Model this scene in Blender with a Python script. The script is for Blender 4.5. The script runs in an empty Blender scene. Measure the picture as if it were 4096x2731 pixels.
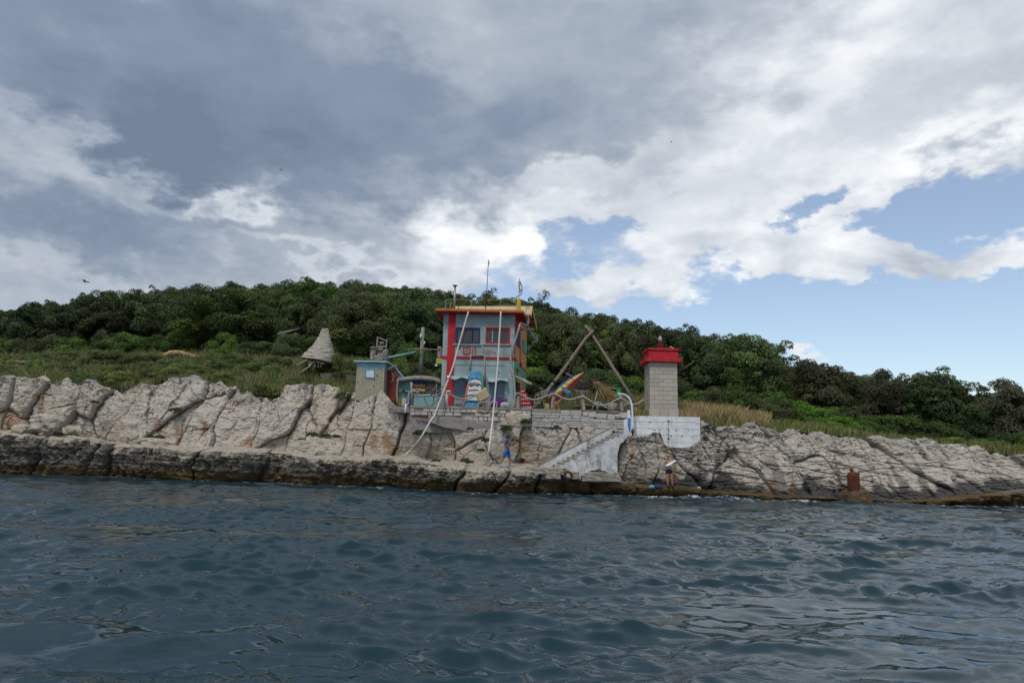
import bpy, bmesh, math, random
import numpy as np
from mathutils import Vector, Matrix
random.seed(7); RNG = np.random.default_rng(11)
scene = bpy.context.scene
COL = scene.collection

# ------------------------------------------------------------------ camera
CAM_H, FPX = 2.2, 2731.0                      # eye height over the sea, focal length in photo pixels (4096 wide)
PITCH, ROLL = math.atan(435 / FPX), 0.022
_c, _s = math.cos(PITCH), math.sin(PITCH)
FWD = np.array([0, _c, _s]); _u0 = np.array([0, -_s, _c]); _r0 = np.array([1.0, 0, 0])
UPV = math.cos(ROLL) * _u0 - math.sin(ROLL) * _r0
RGT = math.cos(ROLL) * _r0 + math.sin(ROLL) * _u0
cam_d = bpy.data.cameras.new('camera'); cam = bpy.data.objects.new('camera', cam_d); COL.objects.link(cam)
cam_d.lens, cam_d.sensor_width = 24.0, 36.0
cam_d.clip_start, cam_d.clip_end = 0.1, 6000
cam.matrix_world = Matrix(((RGT[0], UPV[0], -FWD[0], 0), (RGT[1], UPV[1], -FWD[1], 0), (RGT[2], UPV[2], -FWD[2], CAM_H), (0, 0, 0, 1)))
scene.camera = cam
scene.render.resolution_x, scene.render.resolution_y = 1024, 682

def ray(x, y):
    """direction (not normalised) of photo pixel x,y (4096 x 2731)"""
    x = np.asarray(x, float); y = np.asarray(y, float)
    return ((x - 2048)[..., None] * RGT + (1365.5 - y)[..., None] * UPV + FPX * FWD)
def at(x, y, D):
    """world point where the line of sight of a photo pixel reaches the distance Y = D"""
    d = ray(x, y); t = np.asarray(D, float) / d[..., 1]
    return d * t[..., None] + np.array([0, 0, CAM_H])
def at_z(x, y, z=0.0):
    d = ray(x, y); t = (z - CAM_H) / d[..., 2]
    return d * t[..., None] + np.array([0, 0, CAM_H])
CROP = {1: (1650, 1020, 2.45), 2: (2050, 1050, 2.4125), 3: (1150, 1250, 3.36), 4: (1550, 1600, 3.36), 5: (2100, 1580, 2.94), 6: (0, 1380, 2.138),
        7: (2700, 1500, 1.685), 8: (900, 1400, 2.614), 9: (2000, 1400, 4.2), 10: (1560, 1450, 3.92), 11: (1820, 1480, 9.8), 12: (1480, 1340, 14.25),
        13: (2040, 1220, 5.6), 14: (1970, 1720, 9.225), 15: (2600, 1780, 7.84), 16: (3280, 1840, 8.4)}
def C(c, x, y, D):
    ox, oy, s = CROP[c]
    return at(ox + x / s, oy + y / s, D)

# ------------------------------------------------------------------ render settings, exposure
scene.render.engine = 'CYCLES'
scene.cycles.use_denoising = True
try: scene.cycles.denoiser = 'OPENIMAGEDENOISE'
except Exception: pass
scene.cycles.max_bounces = 6; scene.cycles.transparent_max_bounces = 6
scene.cycles.sample_clamp_indirect = 6
vs = scene.view_settings
vs.view_transform = 'Standard'; vs.look = 'None'; vs.gamma = 1.0; vs.use_curve_mapping = False
vs.exposure = 0.25

# ------------------------------------------------------------------ node helpers
class NT:
    """tiny expression layer over a node tree"""
    def __init__(s, tree): s.t = tree; s.n = tree.nodes; s.l = tree.links
    def new(s, t, **kw):
        n = s.n.new(t)
        for k, v in kw.items(): setattr(n, k, v)
        return n
    def put(s, sock, v):
        if isinstance(v, bpy.types.NodeSocket): s.l.new(v, sock)
        elif v is not None:
            if isinstance(v, (tuple, list)) and len(v) == 3 and sock.type == 'RGBA': v = (*v, 1)
            sock.default_value = v
    def math(s, op, a, b=None, c=None, clamp=False):
        n = s.new('ShaderNodeMath', operation=op, use_clamp=clamp)
        for i, v in enumerate((a, b, c)):
            if v is not None: s.put(n.inputs[i], v)
        return n.outputs[0]
    def add(s, a, b): return s.math('ADD', a, b)
    def sub(s, a, b): return s.math('SUBTRACT', a, b)
    def mul(s, a, b): return s.math('MULTIPLY', a, b)
    def sstep(s, v, lo, hi, a=0.0, b=1.0):
        n = s.new('ShaderNodeMapRange', interpolation_type='SMOOTHSTEP')
        for k, x in zip((0, 1, 2, 3, 4), (v, lo, hi, a, b)): s.put(n.inputs[k], x)
        return n.outputs[0]
    def noise(s, vec=None, scale=5, detail=4, rough=0.55, dist=0.0, dim='3D', col=False, w=None):
        n = s.new('ShaderNodeTexNoise', noise_dimensions=dim)
        if vec is not None: s.put(n.inputs['Vector'], vec)
        n.inputs['Scale'].default_value = scale; n.inputs['Detail'].default_value = detail
        n.inputs['Roughness'].default_value = rough; n.inputs['Distortion'].default_value = dist
        return n.outputs['Color' if col else 'Fac']
    def vor(s, vec, scale, feat='F1', out='Distance'):
        n = s.new('ShaderNodeTexVoronoi', feature=feat)
        if vec is not None: s.put(n.inputs['Vector'], vec)
        n.inputs['Scale'].default_value = scale
        return n.outputs[out]
    def mix(s, f, a, b, blend='MIX'):
        n = s.new('ShaderNodeMix', data_type='RGBA', blend_type=blend)
        s.put(n.inputs[0], f); s.put(n.inputs[6], a); s.put(n.inputs[7], b)
        return n.outputs[2]
    def ramp(s, f, stops):
        n = s.new('ShaderNodeValToRGB'); s.put(n.inputs[0], f); e = n.color_ramp.elements
        while len(e) < len(stops): e.new(0.5)
        for i, (p, c) in enumerate(stops): e[i].position = p; e[i].color = (*c, 1)
        return n.outputs[0]
    def xyz(s, v):
        n = s.new('ShaderNodeSeparateXYZ'); s.put(n.inputs[0], v); return n.outputs
    def vec(s, x, y, z):
        n = s.new('ShaderNodeCombineXYZ')
        for i, v in enumerate((x, y, z)): s.put(n.inputs[i], v)
        return n.outputs[0]
    def vmul(s, v, k):
        n = s.new('ShaderNodeVectorMath', operation='MULTIPLY'); s.put(n.inputs[0], v); n.inputs[1].default_value = k; return n.outputs[0]

# ------------------------------------------------------------------ sky: blue NISHITA air with a broken deck of cloud
SUN_EL, SUN_AZ = math.radians(56), math.radians(200)   # azimuth measured from +Y clockwise: behind the camera, a little left
world = bpy.data.worlds.new('World'); scene.world = world; world.use_nodes = True
def build_sky():
    w = NT(world.node_tree)
    for n in list(w.n): w.n.remove(n)
    tc = w.new('ShaderNodeTexCoord')
    d = tc.outputs['Generated']; dx, dy, dz = w.xyz(d)
    a0 = w.math('ARCTAN2', dx, dy); e0 = w.math('ARCSINE', dz)
    # cloud-plane coordinates (perspective flattening towards the horizon)
    zz = w.math('MAXIMUM', dz, 0.0); inv = w.math('DIVIDE', 1.0, w.add(zz, 0.16))
    pl = w.vec(w.mul(dx, inv), w.mul(dy, inv), 0.0)
    wv = w.noise(w.vec(a0, w.mul(e0, 1.8), 0.0), 10.0, 8, 0.6, col=True); wr, wg, wb = w.xyz(wv)
    a = w.add(a0, w.mul(w.sub(wr, 0.5), 0.40)); e = w.add(e0, w.mul(w.sub(wg, 0.5), 0.22))
    a_s = w.add(a0, w.mul(w.sub(wr, 0.5), 0.24)); e_s = w.add(e0, w.mul(w.sub(wg, 0.5), 0.15))
    def AE(x, y):
        r = ray(x, y); r = r / np.linalg.norm(r); return math.atan2(r[0], r[1]), math.asin(r[2])
    def blob(x, y, rx, ry, ang=0.0, soft=False):
        ca, ce = AE(x, y); aa, ee = (a_s, e_s) if not soft else (a, e)
        u = w.sub(aa, ca); v = w.sub(ee, ce); t = math.radians(ang); k = FPX
        uu = w.add(w.mul(u, math.cos(t) * k / rx), w.mul(v, math.sin(t) * k / rx))
        vv = w.add(w.mul(u, -math.sin(t) * k / ry), w.mul(v, math.cos(t) * k / ry))
        return w.math('POWER', 2.718, w.mul(w.add(w.mul(uu, uu), w.mul(vv, vv)), -1.0))
    def total(items, start, soft=False):
        acc = start
        for (x, y, rx, ry, ang, k) in items: acc = w.math('MULTIPLY_ADD', blob(x, y, rx, ry, ang, soft), k, acc)
        return acc
    # coverage: cloud everywhere but under the diagonal edge on the right
    (ax, ay), (bx, by) = AE(1650, 930), AE(4500, 520)
    L = math.hypot(bx - ax, by - ay); nx, ny = (by - ay) / L, -(bx - ax) / L
    sd = w.add(w.mul(w.sub(a_s, ax), nx), w.mul(w.sub(e_s, ay), ny))
    hole = w.sstep(sd, -0.045, 0.075)
    farl = w.sstep(a_s, AE(1720, 1100)[0], AE(2080, 1100)[0])
    hole = w.mul(hole, farl)
    n1 = w.noise(w.vec(a0, w.mul(e0, 2.6), 1.0), 3.0, 6, 0.5, 0.4); n2 = w.noise(w.vec(a0, w.mul(e0, 1.9), 3.0), 8.0, 9, 0.55, 0.35)
    cov = w.add(w.mul(hole, -1.55), 1.30)
    cov = w.add(cov, w.mul(w.mul(w.sub(n2, 0.5), 2.6), w.math('MULTIPLY_ADD', hole, 0.8, 0.2)))
    patches = [(2200, 1140, 170, 75, 0, 1.05), (2430, 1115, 260, 70, 8, 1.3), (2670, 1070, 90, 75, 40, 1.2), (2320, 1180, 320, 40, 0, .5), (1960, 985, 150, 110, 0, .9),
               (2720, 870, 170, 60, 6, .45), (2950, 950, 300, 85, 0, 1.0), (3250, 1015, 320, 85, -6, 1.1), (3560, 1045, 280, 75, -8, 1.1), (3880, 1100, 260, 60, -14, 1.0), (3400, 850, 200, 38, 34, .75), (3560, 760, 120, 50, 45, .6), (4080, 1000, 140, 60, 0, .75), (3000, 770, 330, 90, 14, .75), (3900, 560, 300, 70, 14, .35), (2130, 960, 40, 110, 20, .4),
               (2400, 920, 260, 45, 4, -.75), (3200, 870, 190, 50, 8, -.85), (3340, 660, 70, 110, -30, -.6), (3850, 800, 330, 110, 12, -.5),
               (3140, 1382, 95, 32, 0, 1.25), (3500, 1120, 260, 10, 4, .28), (3700, 1130, 200, 9, 6, .3), (3400, 1300, 1500, 130, 0, -.45), (2300, 1300, 300, 90, 0, -.3)]
    cov = total(patches, cov)
    mask = w.sstep(cov, 0.18, 0.86)
    # light and dark of the cloud
    sh = w.add(0.475, w.mul(w.sub(n1, 0.5), 0.46)); sh = w.add(sh, w.mul(w.sub(n2, 0.5), 0.25))
    lights = [(500, 380, 1000, 420, -8, -.30), (1750, 420, 1000, 340, -6, -.20), (620, 640, 260, 150, -30, -.26), (1250, 620, 500, 120, 5, -.14), (2700, 60, 700, 120, -6, -.14), (1500, 820, 500, 90, 10, -.10),
              (130, 900, 420, 90, -6, -.20), (900, 990, 900, 70, -4, -.10),
              (130, 560, 300, 130, -20, .20), (430, 660, 150, 70, -30, .12), (900, 815, 170, 55, 5, .42), (700, 800, 420, 60, -5, .16), (1700, 180, 240, 90, -20, .10), (200, 1040, 600, 40, -8, .08), (1300, 1050, 520, 45, -3, .30), (520, 1120, 600, 60, 0, .10), (120, 1080, 260, 70, 0, -.14),
              (1800, 950, 260, 150, 0, .40), (2050, 960, 200, 90, 0, .22), (2250, 700, 260, 60, 15, .26), (2250, 830, 300, 60, 10, .22), (2900, 560, 620, 130, 18, .26), (3050, 780, 700, 110, 8, .20), (3500, 330, 700, 300, 10, .20), (3300, 120, 500, 180, 0, .10), (3950, 520, 420, 90, 12, .26), (3980, 620, 300, 60, 14, -.16), (2700, 650, 300, 60, 20, -.10)]
    sh = total(lights, sh, True)
    sh = w.add(sh, w.mul(hole, 0.24)); sh = w.add(sh, w.mul(w.math('MULTIPLY', hole, w.sub(n2, 0.5)), 1.0))
    cloud = w.ramp(sh, [(0.0, (0.150, 0.192, 0.270)), (0.22, (0.208, 0.262, 0.345)), (0.48, (0.385, 0.43, 0.495)), (0.72, (0.60, 0.64, 0.69)), (1.0, (0.92, 0.93, 0.945))])
    sky = w.new('ShaderNodeTexSky', sky_type='NISHITA', sun_disc=False, sun_elevation=SUN_EL, sun_rotation=SUN_AZ, altitude=0, air_density=1.0, dust_density=0.7, ozone_density=1.6)
    blue = w.new('ShaderNodeVectorMath', operation='SCALE'); w.l.new(sky.outputs[0], blue.inputs[0]); blue.inputs['Scale'].default_value = 1.0
    bg1 = w.new('ShaderNodeBackground'); w.l.new(w.mix(0.16, blue.outputs[0], (5.6, 5.9, 6.0)), bg1.inputs[0]); bg1.inputs[1].default_value = 0.12
    bg2 = w.new('ShaderNodeBackground'); w.l.new(cloud, bg2.inputs[0]); bg2.inputs[1].default_value = 1.0
    mx = w.new('ShaderNodeMixShader'); w.l.new(mask, mx.inputs[0]); w.l.new(bg1.outputs[0], mx.inputs[1]); w.l.new(bg2.outputs[0], mx.inputs[2])
    out = w.new('ShaderNodeOutputWorld'); w.l.new(mx.outputs[0], out.inputs[0])
    world.cycles.sampling_method = 'MANUAL'; world.cycles.sample_map_resolution = 512
build_sky()

# ------------------------------------------------------------------ sun, softened by cloud
sl = bpy.data.lights.new('sun', 'SUN'); so = bpy.data.objects.new('sun', sl); COL.objects.link(so)
sl.energy, sl.angle, sl.color = 1.5, math.radians(14), (1.0, 0.955, 0.89)
sd_ = Vector((math.sin(SUN_AZ) * math.cos(SUN_EL), math.cos(SUN_AZ) * math.cos(SUN_EL), math.sin(SUN_EL)))
so.rotation_euler = sd_.to_track_quat('Z', 'Y').to_euler(); so.location = (0, -20, 60)

# ------------------------------------------------------------------ mesh helpers
class MB:
    def __init__(s): s.v = []; s.f = []; s.m = []; s.cur = 0
    def add(s, vs, fs):
        o = len(s.v); s.v += [tuple(map(float, p)) for p in vs]; s.f += [tuple(i + o for i in f) for f in fs]; s.m += [s.cur] * len(fs); return s
    def box(s, c, size, rz=0.0, rx=0.0, ry=0.0, taper=0.0, jit=0.0):
        hx, hy, hz = (k / 2 for k in size); R = Matrix.Rotation(rz, 3, 'Z') @ Matrix.Rotation(ry, 3, 'Y') @ Matrix.Rotation(rx, 3, 'X'); vs = []
        for z in (-1, 1):
            for x, y in ((-1, -1), (1, -1), (1, 1), (-1, 1)):
                k = 1 - taper * (z > 0)
                p = R @ Vector((x * hx * k + random.uniform(-jit, jit), y * hy * k + random.uniform(-jit, jit), z * hz + random.uniform(-jit, jit)))
                vs.append((p.x + c[0], p.y + c[1], p.z + c[2]))
        return s.add(vs, [(3, 2, 1, 0), (4, 5, 6, 7), (0, 1, 5, 4), (1, 2, 6, 5), (2, 3, 7, 6), (3, 0, 4, 7)])
    def span(s, a, b):
        a = np.minimum(a, b); b2 = np.maximum(a, b); b = np.maximum(np.array(b, float), a)
        return s.box((np.array(a) + b) / 2, np.array(b) - np.array(a))
    def tube(s, pts, r, n=8, cap=True, smooth_pts=0, flat=1.0):
        P = [Vector(p) for p in pts]
        if smooth_pts and len(P) > 2:
            Q = []; rr = []; R0 = r if isinstance(r, (list, tuple)) else [r] * len(P)
            for i in range(len(P) - 1):
                p0, p1, p2, p3 = P[max(i - 1, 0)], P[i], P[i + 1], P[min(i + 2, len(P) - 1)]
                for k in range(smooth_pts):
                    t = k / smooth_pts
                    Q.append(0.5 * ((2 * p1) + (p2 - p0) * t + (2 * p0 - 5 * p1 + 4 * p2 - p3) * t * t + (3 * p1 - p0 - 3 * p2 + p3) * t ** 3)); rr.append(R0[i] * (1 - t) + R0[i + 1] * t)
            Q.append(P[-1]); rr.append(R0[-1]); P, r = Q, rr
        R = list(r) if isinstance(r, (list, tuple)) else [r] * len(P)
        vs = []; up = None
        for i, p in enumerate(P):
            t = (P[min(i + 1, len(P) - 1)] - P[max(i - 1, 0)])
            if t.length < 1e-9: t = Vector((0, 0, 1))
            t.normalize()
            if up is None: up = Vector((0, 0, 1)) if abs(t.z) < 0.9 else Vector((0, 1, 0))
            x = t.cross(up)
            if x.length < 1e-4: x = t.cross(Vector((1, 0, 0)))
            x.normalize(); y = x.cross(t).normalized(); up = y
            for k in range(n):
                a = 2 * math.pi * k / n; q = p + x * (R[i] * math.cos(a)) + y * (R[i] * flat * math.sin(a)); vs.append((q.x, q.y, q.z))
        fs = []
        for i in range(len(P) - 1):
            for k in range(n): fs.append((i * n + k, i * n + (k + 1) % n, (i + 1) * n + (k + 1) % n, (i + 1) * n + k))
        if cap: fs.append(tuple(range(n - 1, -1, -1))); fs.append(tuple((len(P) - 1) * n + k for k in range(n)))
        return s.add(vs, fs)
    def lathe(s, c, prof, n=16, axis='Z'):
        vs = []; fs = []
        for r, z in prof:
            for k in range(n):
                a = 2 * math.pi * k / n; p = (r * math.cos(a), r * math.sin(a), z)
                if axis == 'Y': p = (p[0], p[2], p[1])
                vs.append((c[0] + p[0], c[1] + p[1], c[2] + p[2]))
        for i in range(len(prof) - 1):
            for k in range(n): fs.append((i * n + k, i * n + (k + 1) % n, (i + 1) * n + (k + 1) % n, (i + 1) * n + k))
        fs.append(tuple(range(n - 1, -1, -1))); fs.append(tuple((len(prof) - 1) * n + k for k in range(n)))
        return s.add(vs, fs)
    def prism(s, poly, off):
        """closed polygon of 3-D points swept along the vector off"""
        n = len(poly); vs = [tuple(p) for p in poly] + [tuple(np.array(p) + np.array(off)) for p in poly]
        fs = [tuple(range(n)), tuple(range(2 * n - 1, n - 1, -1))]
        for i in range(n): j = (i + 1) % n; fs.append((j, i, i + n, j + n))
        return s.add(vs, fs)
    def sheet(s, grid):
        """grid[r][c] of points -> quads"""
        R, Cc = len(grid), len(grid[0]); vs = [p for row in grid for p in row]; fs = []
        for i in range(R - 1):
            for j in range(Cc - 1): fs.append((i * Cc + j, i * Cc + j + 1, (i + 1) * Cc + j + 1, (i + 1) * Cc + j))
        return s.add(vs, fs)
    def build(s, name, mat, parent=None, smooth=False, bevel=0.0, solid=0.0, seg=1):
        loc = Vector(parent['_o']) if parent is not None else Vector((0, 0, 0))
        me = bpy.data.meshes.new(name); me.from_pydata([(p[0] - loc.x, p[1] - loc.y, p[2] - loc.z) for p in s.v], [], s.f)
        mats = mat if isinstance(mat, (list, tuple)) else [mat]
        for m in mats: me.materials.append(m)
        if len(mats) > 1:
            for p, i in zip(me.polygons, s.m): p.material_index = i
        bm = bmesh.new(); bm.from_mesh(me); bmesh.ops.recalc_face_normals(bm, faces=bm.faces)
        if bevel: bmesh.ops.bevel(bm, geom=list(bm.edges), offset=bevel, segments=seg, affect='EDGES', profile=0.5)
        bm.to_mesh(me); bm.free()
        if smooth:
            for p in me.polygons: p.use_smooth = True
        o = bpy.data.objects.new(name, me); COL.objects.link(o)
        if solid:
            md = o.modifiers.new('Solidify', 'SOLIDIFY'); md.thickness = solid; md.offset = 0
        if parent is not None: o.parent = parent; o['_o'] = tuple(loc)
        else: o['_o'] = (0.0, 0.0, 0.0)
        return o
def tag(o, label, cat=None, group=None, kind=None):
    if label: o['label'] = label
    if cat: o['category'] = cat
    if group: o['group'] = group
    if kind or label: o['kind'] = kind or 'thing'
    return o
def thing(name, label, cat, loc, group=None):
    o = bpy.data.objects.new(name, None); COL.objects.link(o); o.location = tuple(map(float, loc)); o.empty_display_size = 0.2
    o['_o'] = tuple(map(float, loc)); tag(o, label, cat, group, 'thing'); return o
def np_mesh(name, V, F, mat, smooth=True, parent=None):
    me = bpy.data.meshes.new(name); V = np.asarray(V, np.float32); F = np.asarray(F, np.int32)
    me.vertices.add(len(V)); me.vertices.foreach_set('co', V.ravel())
    k = F.shape[1]; me.loops.add(F.size); me.loops.foreach_set('vertex_index', F.ravel())
    me.polygons.add(len(F)); me.polygons.foreach_set('loop_start', np.arange(0, F.size, k, dtype=np.int32)); me.polygons.foreach_set('loop_total', np.full(len(F), k, np.int32))
    me.polygons.foreach_set('use_smooth', np.full(len(F), smooth, bool))
    me.update(calc_edges=True); me.validate()
    if mat: me.materials.append(mat)
    o = bpy.data.objects.new(name, me); COL.objects.link(o); o['_o'] = (0.0, 0.0, 0.0)
    if parent is not None: o.parent = parent
    return o
def grid_faces(R, Cn):
    i = np.arange(R - 1)[:, None] * Cn + np.arange(Cn - 1)[None, :]
    return np.stack([i, i + 1, i + Cn + 1, i + Cn], -1).reshape(-1, 4)
def vattr(o, name, data):
    a = o.data.attributes.new(name, 'FLOAT', 'POINT'); a.data.foreach_set('value', np.asarray(data, np.float32).ravel())
def cattr(o, name, data):
    a = o.data.attributes.new(name, 'FLOAT_COLOR', 'POINT'); d = np.asarray(data, np.float32)
    d = np.concatenate([d, np.ones((*d.shape[:-1], 1), np.float32)], -1); a.data.foreach_set('color', d.ravel())

# ------------------------------------------------------------------ numpy noise
def _hash(ix, iy, seed):
    h = (ix.astype(np.int64) * 374761393 + iy.astype(np.int64) * 668265263 + seed * 1274126177) & 0xffffffff
    h = ((h ^ (h >> 13)) * 1274126177) & 0xffffffff; h = h ^ (h >> 16)
    return (h & 0xffffff) / float(0xffffff)
def vnoise(x, y, seed=0):
    ix, iy = np.floor(x), np.floor(y); fx, fy = x - ix, y - iy; fx = fx * fx * fx * (fx * (fx * 6 - 15) + 10); fy = fy * fy * fy * (fy * (fy * 6 - 15) + 10)
    a, b, c, d = (_hash(ix + i, iy + j, seed) for j in (0, 1) for i in (0, 1))
    return (a * (1 - fx) + b * fx) * (1 - fy) + (c * (1 - fx) + d * fx) * fy
def fbm(x, y, seed=0, oct=5, gain=0.5, lac=2.03):
    s = 0; a = 1.0; t = 0
    for i in range(oct): s = s + a * (vnoise(x, y, seed + i * 17) - 0.5); t += a; a *= gain; x = x * lac + 5.2; y = y * lac + 1.3
    return s / t * 2
def worley(x, y, seed=0, jit=0.9):
    """F1, F2, random value of the nearest cell, offset to its centre"""
    ix, iy = np.floor(x), np.floor(y); f1 = np.full(x.shape, 9.0); f2 = np.full(x.shape, 9.0); cid = np.zeros(x.shape); ox = np.zeros(x.shape); oy = np.zeros(x.shape)
    for j in (-1, 0, 1):
        for i in (-1, 0, 1):
            cx, cy = ix + i, iy + j; px = cx + 0.5 + jit * (_hash(cx, cy, seed) - 0.5); py = cy + 0.5 + jit * (_hash(cx, cy, seed + 91) - 0.5)
            d = np.hypot(px - x, py - y); m = d < f1
            f2 = np.where(m, f1, np.minimum(f2, d)); cid = np.where(m, _hash(cx, cy, seed + 7), cid); ox = np.where(m, x - px, ox); oy = np.where(m, y - py, oy); f1 = np.where(m, d, f1)
    return f1, f2, cid, ox, oy
def sst(v, lo, hi): t = np.clip((v - lo) / (hi - lo), 0, 1); return t * t * (3 - 2 * t)
def tab(t, k, x): return np.interp(x, [r[0] for r in t], [r[k] for r in t])

# ------------------------------------------------------------------ materials
MATS = {}
def mat(name, col, rough=0.8, var=0.12, scale=6.0, spec=0.3, bump=0.0, bscale=30.0, metal=0.0, stain=None, stain_amt=0.5, detail=5, objrand=0.0, stretch=None):
    """painted / plain surface: base colour with mottling, optional stains and fine relief"""
    if name in MATS: return MATS[name]
    m = bpy.data.materials.new(name); m.use_nodes = True; t = NT(m.node_tree); b = t.n['Principled BSDF']
    tc = t.new('ShaderNodeTexCoord').outputs['Object']
    v = t.vmul(tc, stretch) if stretch else tc
    n = t.noise(v, scale, detail, 0.6)
    dk = tuple(c * (1 - 2.2 * var) for c in col); lt = tuple(min(1, c * (1 + 1.8 * var)) for c in col)
    c = t.ramp(n, [(0.25, dk), (0.5, col), (0.75, lt)])
    if stain is not None:
        k = t.sstep(t.noise(t.vmul(tc, (1, 1, 0.45)), scale * 0.6, 6, 0.65, 0.4), 0.52, 0.68); c = t.mix(t.mul(k, stain_amt), c, stain)
    if objrand:
        r = t.new('ShaderNodeObjectInfo').outputs['Random']; k = t.math('MULTIPLY_ADD', r, 2 * objrand, 1 - objrand)
        c = t.mix(1.0, c, t.vec(k, k, k), 'MULTIPLY')
    t.put(b.inputs['Base Color'], c)
    b.inputs['Roughness'].default_value = rough; b.inputs['Specular IOR Level'].default_value = spec; b.inputs['Metallic'].default_value = metal
    if bump:
        bn = t.new('ShaderNodeBump'); bn.inputs['Strength'].default_value = bump; bn.inputs['Distance'].default_value = 0.02
        t.l.new(t.noise(v, bscale, 4, 0.6), bn.inputs['Height']); t.l.new(bn.outputs[0], b.inputs['Normal'])
    MATS[name] = m; return m

# ================================================================== THE SETTING
# ------------------------------------------------------------------ tables read off the shore (photo column, photo row / metres)
WATER = [(-900, 1880), (0, 1893), (468, 1908), (795, 1924), (1100, 1929), (1244, 1940), (1700, 1958), (1907, 1973), (2250, 1974), (2508, 1983), (2900, 1990), (3115, 2003), (3353, 2003), (3590, 2015), (3828, 2024), (4096, 2029), (4900, 2060)]
LEDGE = [(-900, 1690), (0, 1726), (230, 1748), (468, 1771), (608, 1783), (900, 1799), (1100, 1803), (1244, 1815), (1550, 1828), (1758, 1853), (1860, 1868), (1905, 1876), (2100, 1878), (2190, 1888), (2300, 1905), (2440, 1922), (2505, 1932), (2530, 1944), (2700, 1950), (2830, 1963), (2900, 1968), (3110, 1981), (3290, 1984), (3350, 1991), (3590, 1998), (3760, 1996), (3830, 1985), (4096, 1960), (4900, 1990)]
DEPTH = [(-900, 3.0), (0, 3.0), (1100, 2.7), (1550, 2.6), (1750, 2.9), (2000, 3.0), (2200, 2.6), (2350, 2.0), (2480, 1.6), (2560, 1.5), (2700, 1.2), (3000, .65), (3400, .55), (3700, .5), (4096, .7), (4900, .8)]
TOP = [(-900, 1530, 49), (-100, 1522, 48.4), (0, 1520, 48.2), (150, 1513, 48), (262, 1520, 48), (285, 1543, 47.6), (370, 1537, 47.4), (425, 1563, 47.2), (470, 1566, 47.2), (520, 1545, 47.2), (640, 1522, 47), (740, 1515, 46.9), (850, 1528, 46.7), (905, 1552, 46.4), (940, 1557, 46.2), (1045, 1582, 45.7), (1075, 1606, 45.4), (1125, 1598, 45.2), (1145, 1552, 45.4), (1180, 1542, 45.4), (1320, 1547, 44.9), (1345, 1568, 44.4), (1362, 1596, 43.9), (1385, 1572, 43.4), (1440, 1566, 42.8), (1535, 1575, 42.2), (1556, 1622, 41.4),
       (1600, 1642, 40.6), (1655, 1668, 39.8), (1700, 1702, 39.2), (1800, 1716, 38.95), (1930, 1714, 38.9), (1990, 1694, 38.9), (2060, 1668, 38.85), (2100, 1690, 38.9), (2200, 1704, 38.9), (2330, 1708, 38.9), (2440, 1716, 38.8), (2462, 1750, 37.6), (2490, 1744, 37.1), (2515, 1742, 37.0), (2548, 1746, 37.1), (2585, 1743, 37.2), (2610, 1728, 37.3), (2640, 1730, 37.3), (2662, 1782, 37.3), (2700, 1790, 37.35), (2755, 1788, 37.4), (2790, 1764, 37.6), (2806, 1706, 37.5), (2870, 1706, 37.7), (2950, 1722, 37.7), (3000, 1708, 37.7), (3060, 1727, 37.7), (3190, 1725, 37.7), (3240, 1740, 37.7), (3480, 1754, 37.5), (3650, 1768, 37.3), (3780, 1783, 37.0), (3940, 1798, 36.5), (4096, 1822, 36.0), (4500, 1850, 35.6), (4900, 1880, 35.2)]
NCOL = 1500
xs4 = np.linspace(-500, 4560, NCOL)
wpt = at_z(xs4, tab(WATER, 1, xs4)); Dw = wpt[:, 1]
lipD = Dw + 0.25
lipZ = at(xs4, tab(LEDGE, 1, xs4), lipD)[:, 2]
footD = Dw + tab(DEPTH, 1, xs4)
lipZ = lipZ + (0.16 * fbm(wpt[:, 0] * 0.33, wpt[:, 0] * 0 + 2.0, 811, 4) + 0.07 * fbm(wpt[:, 0] * 1.6, wpt[:, 0] * 0 + 5.0, 813, 3)) * sst(-xs4, -2350, -1500) 
topD = tab(TOP, 2, xs4); topY4 = tab(TOP, 1, xs4)
topP = at(xs4, topY4, topD)
_t0 = ray(xs4, np.full(NCOL, 1800.0)); TANX = _t0[:, 0] / _t0[:, 1]           # bearing of each column
def shore_D(X, Y):                                                          # water-line distance on a bearing
    return np.interp(X / Y, TANX, Dw)

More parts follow.
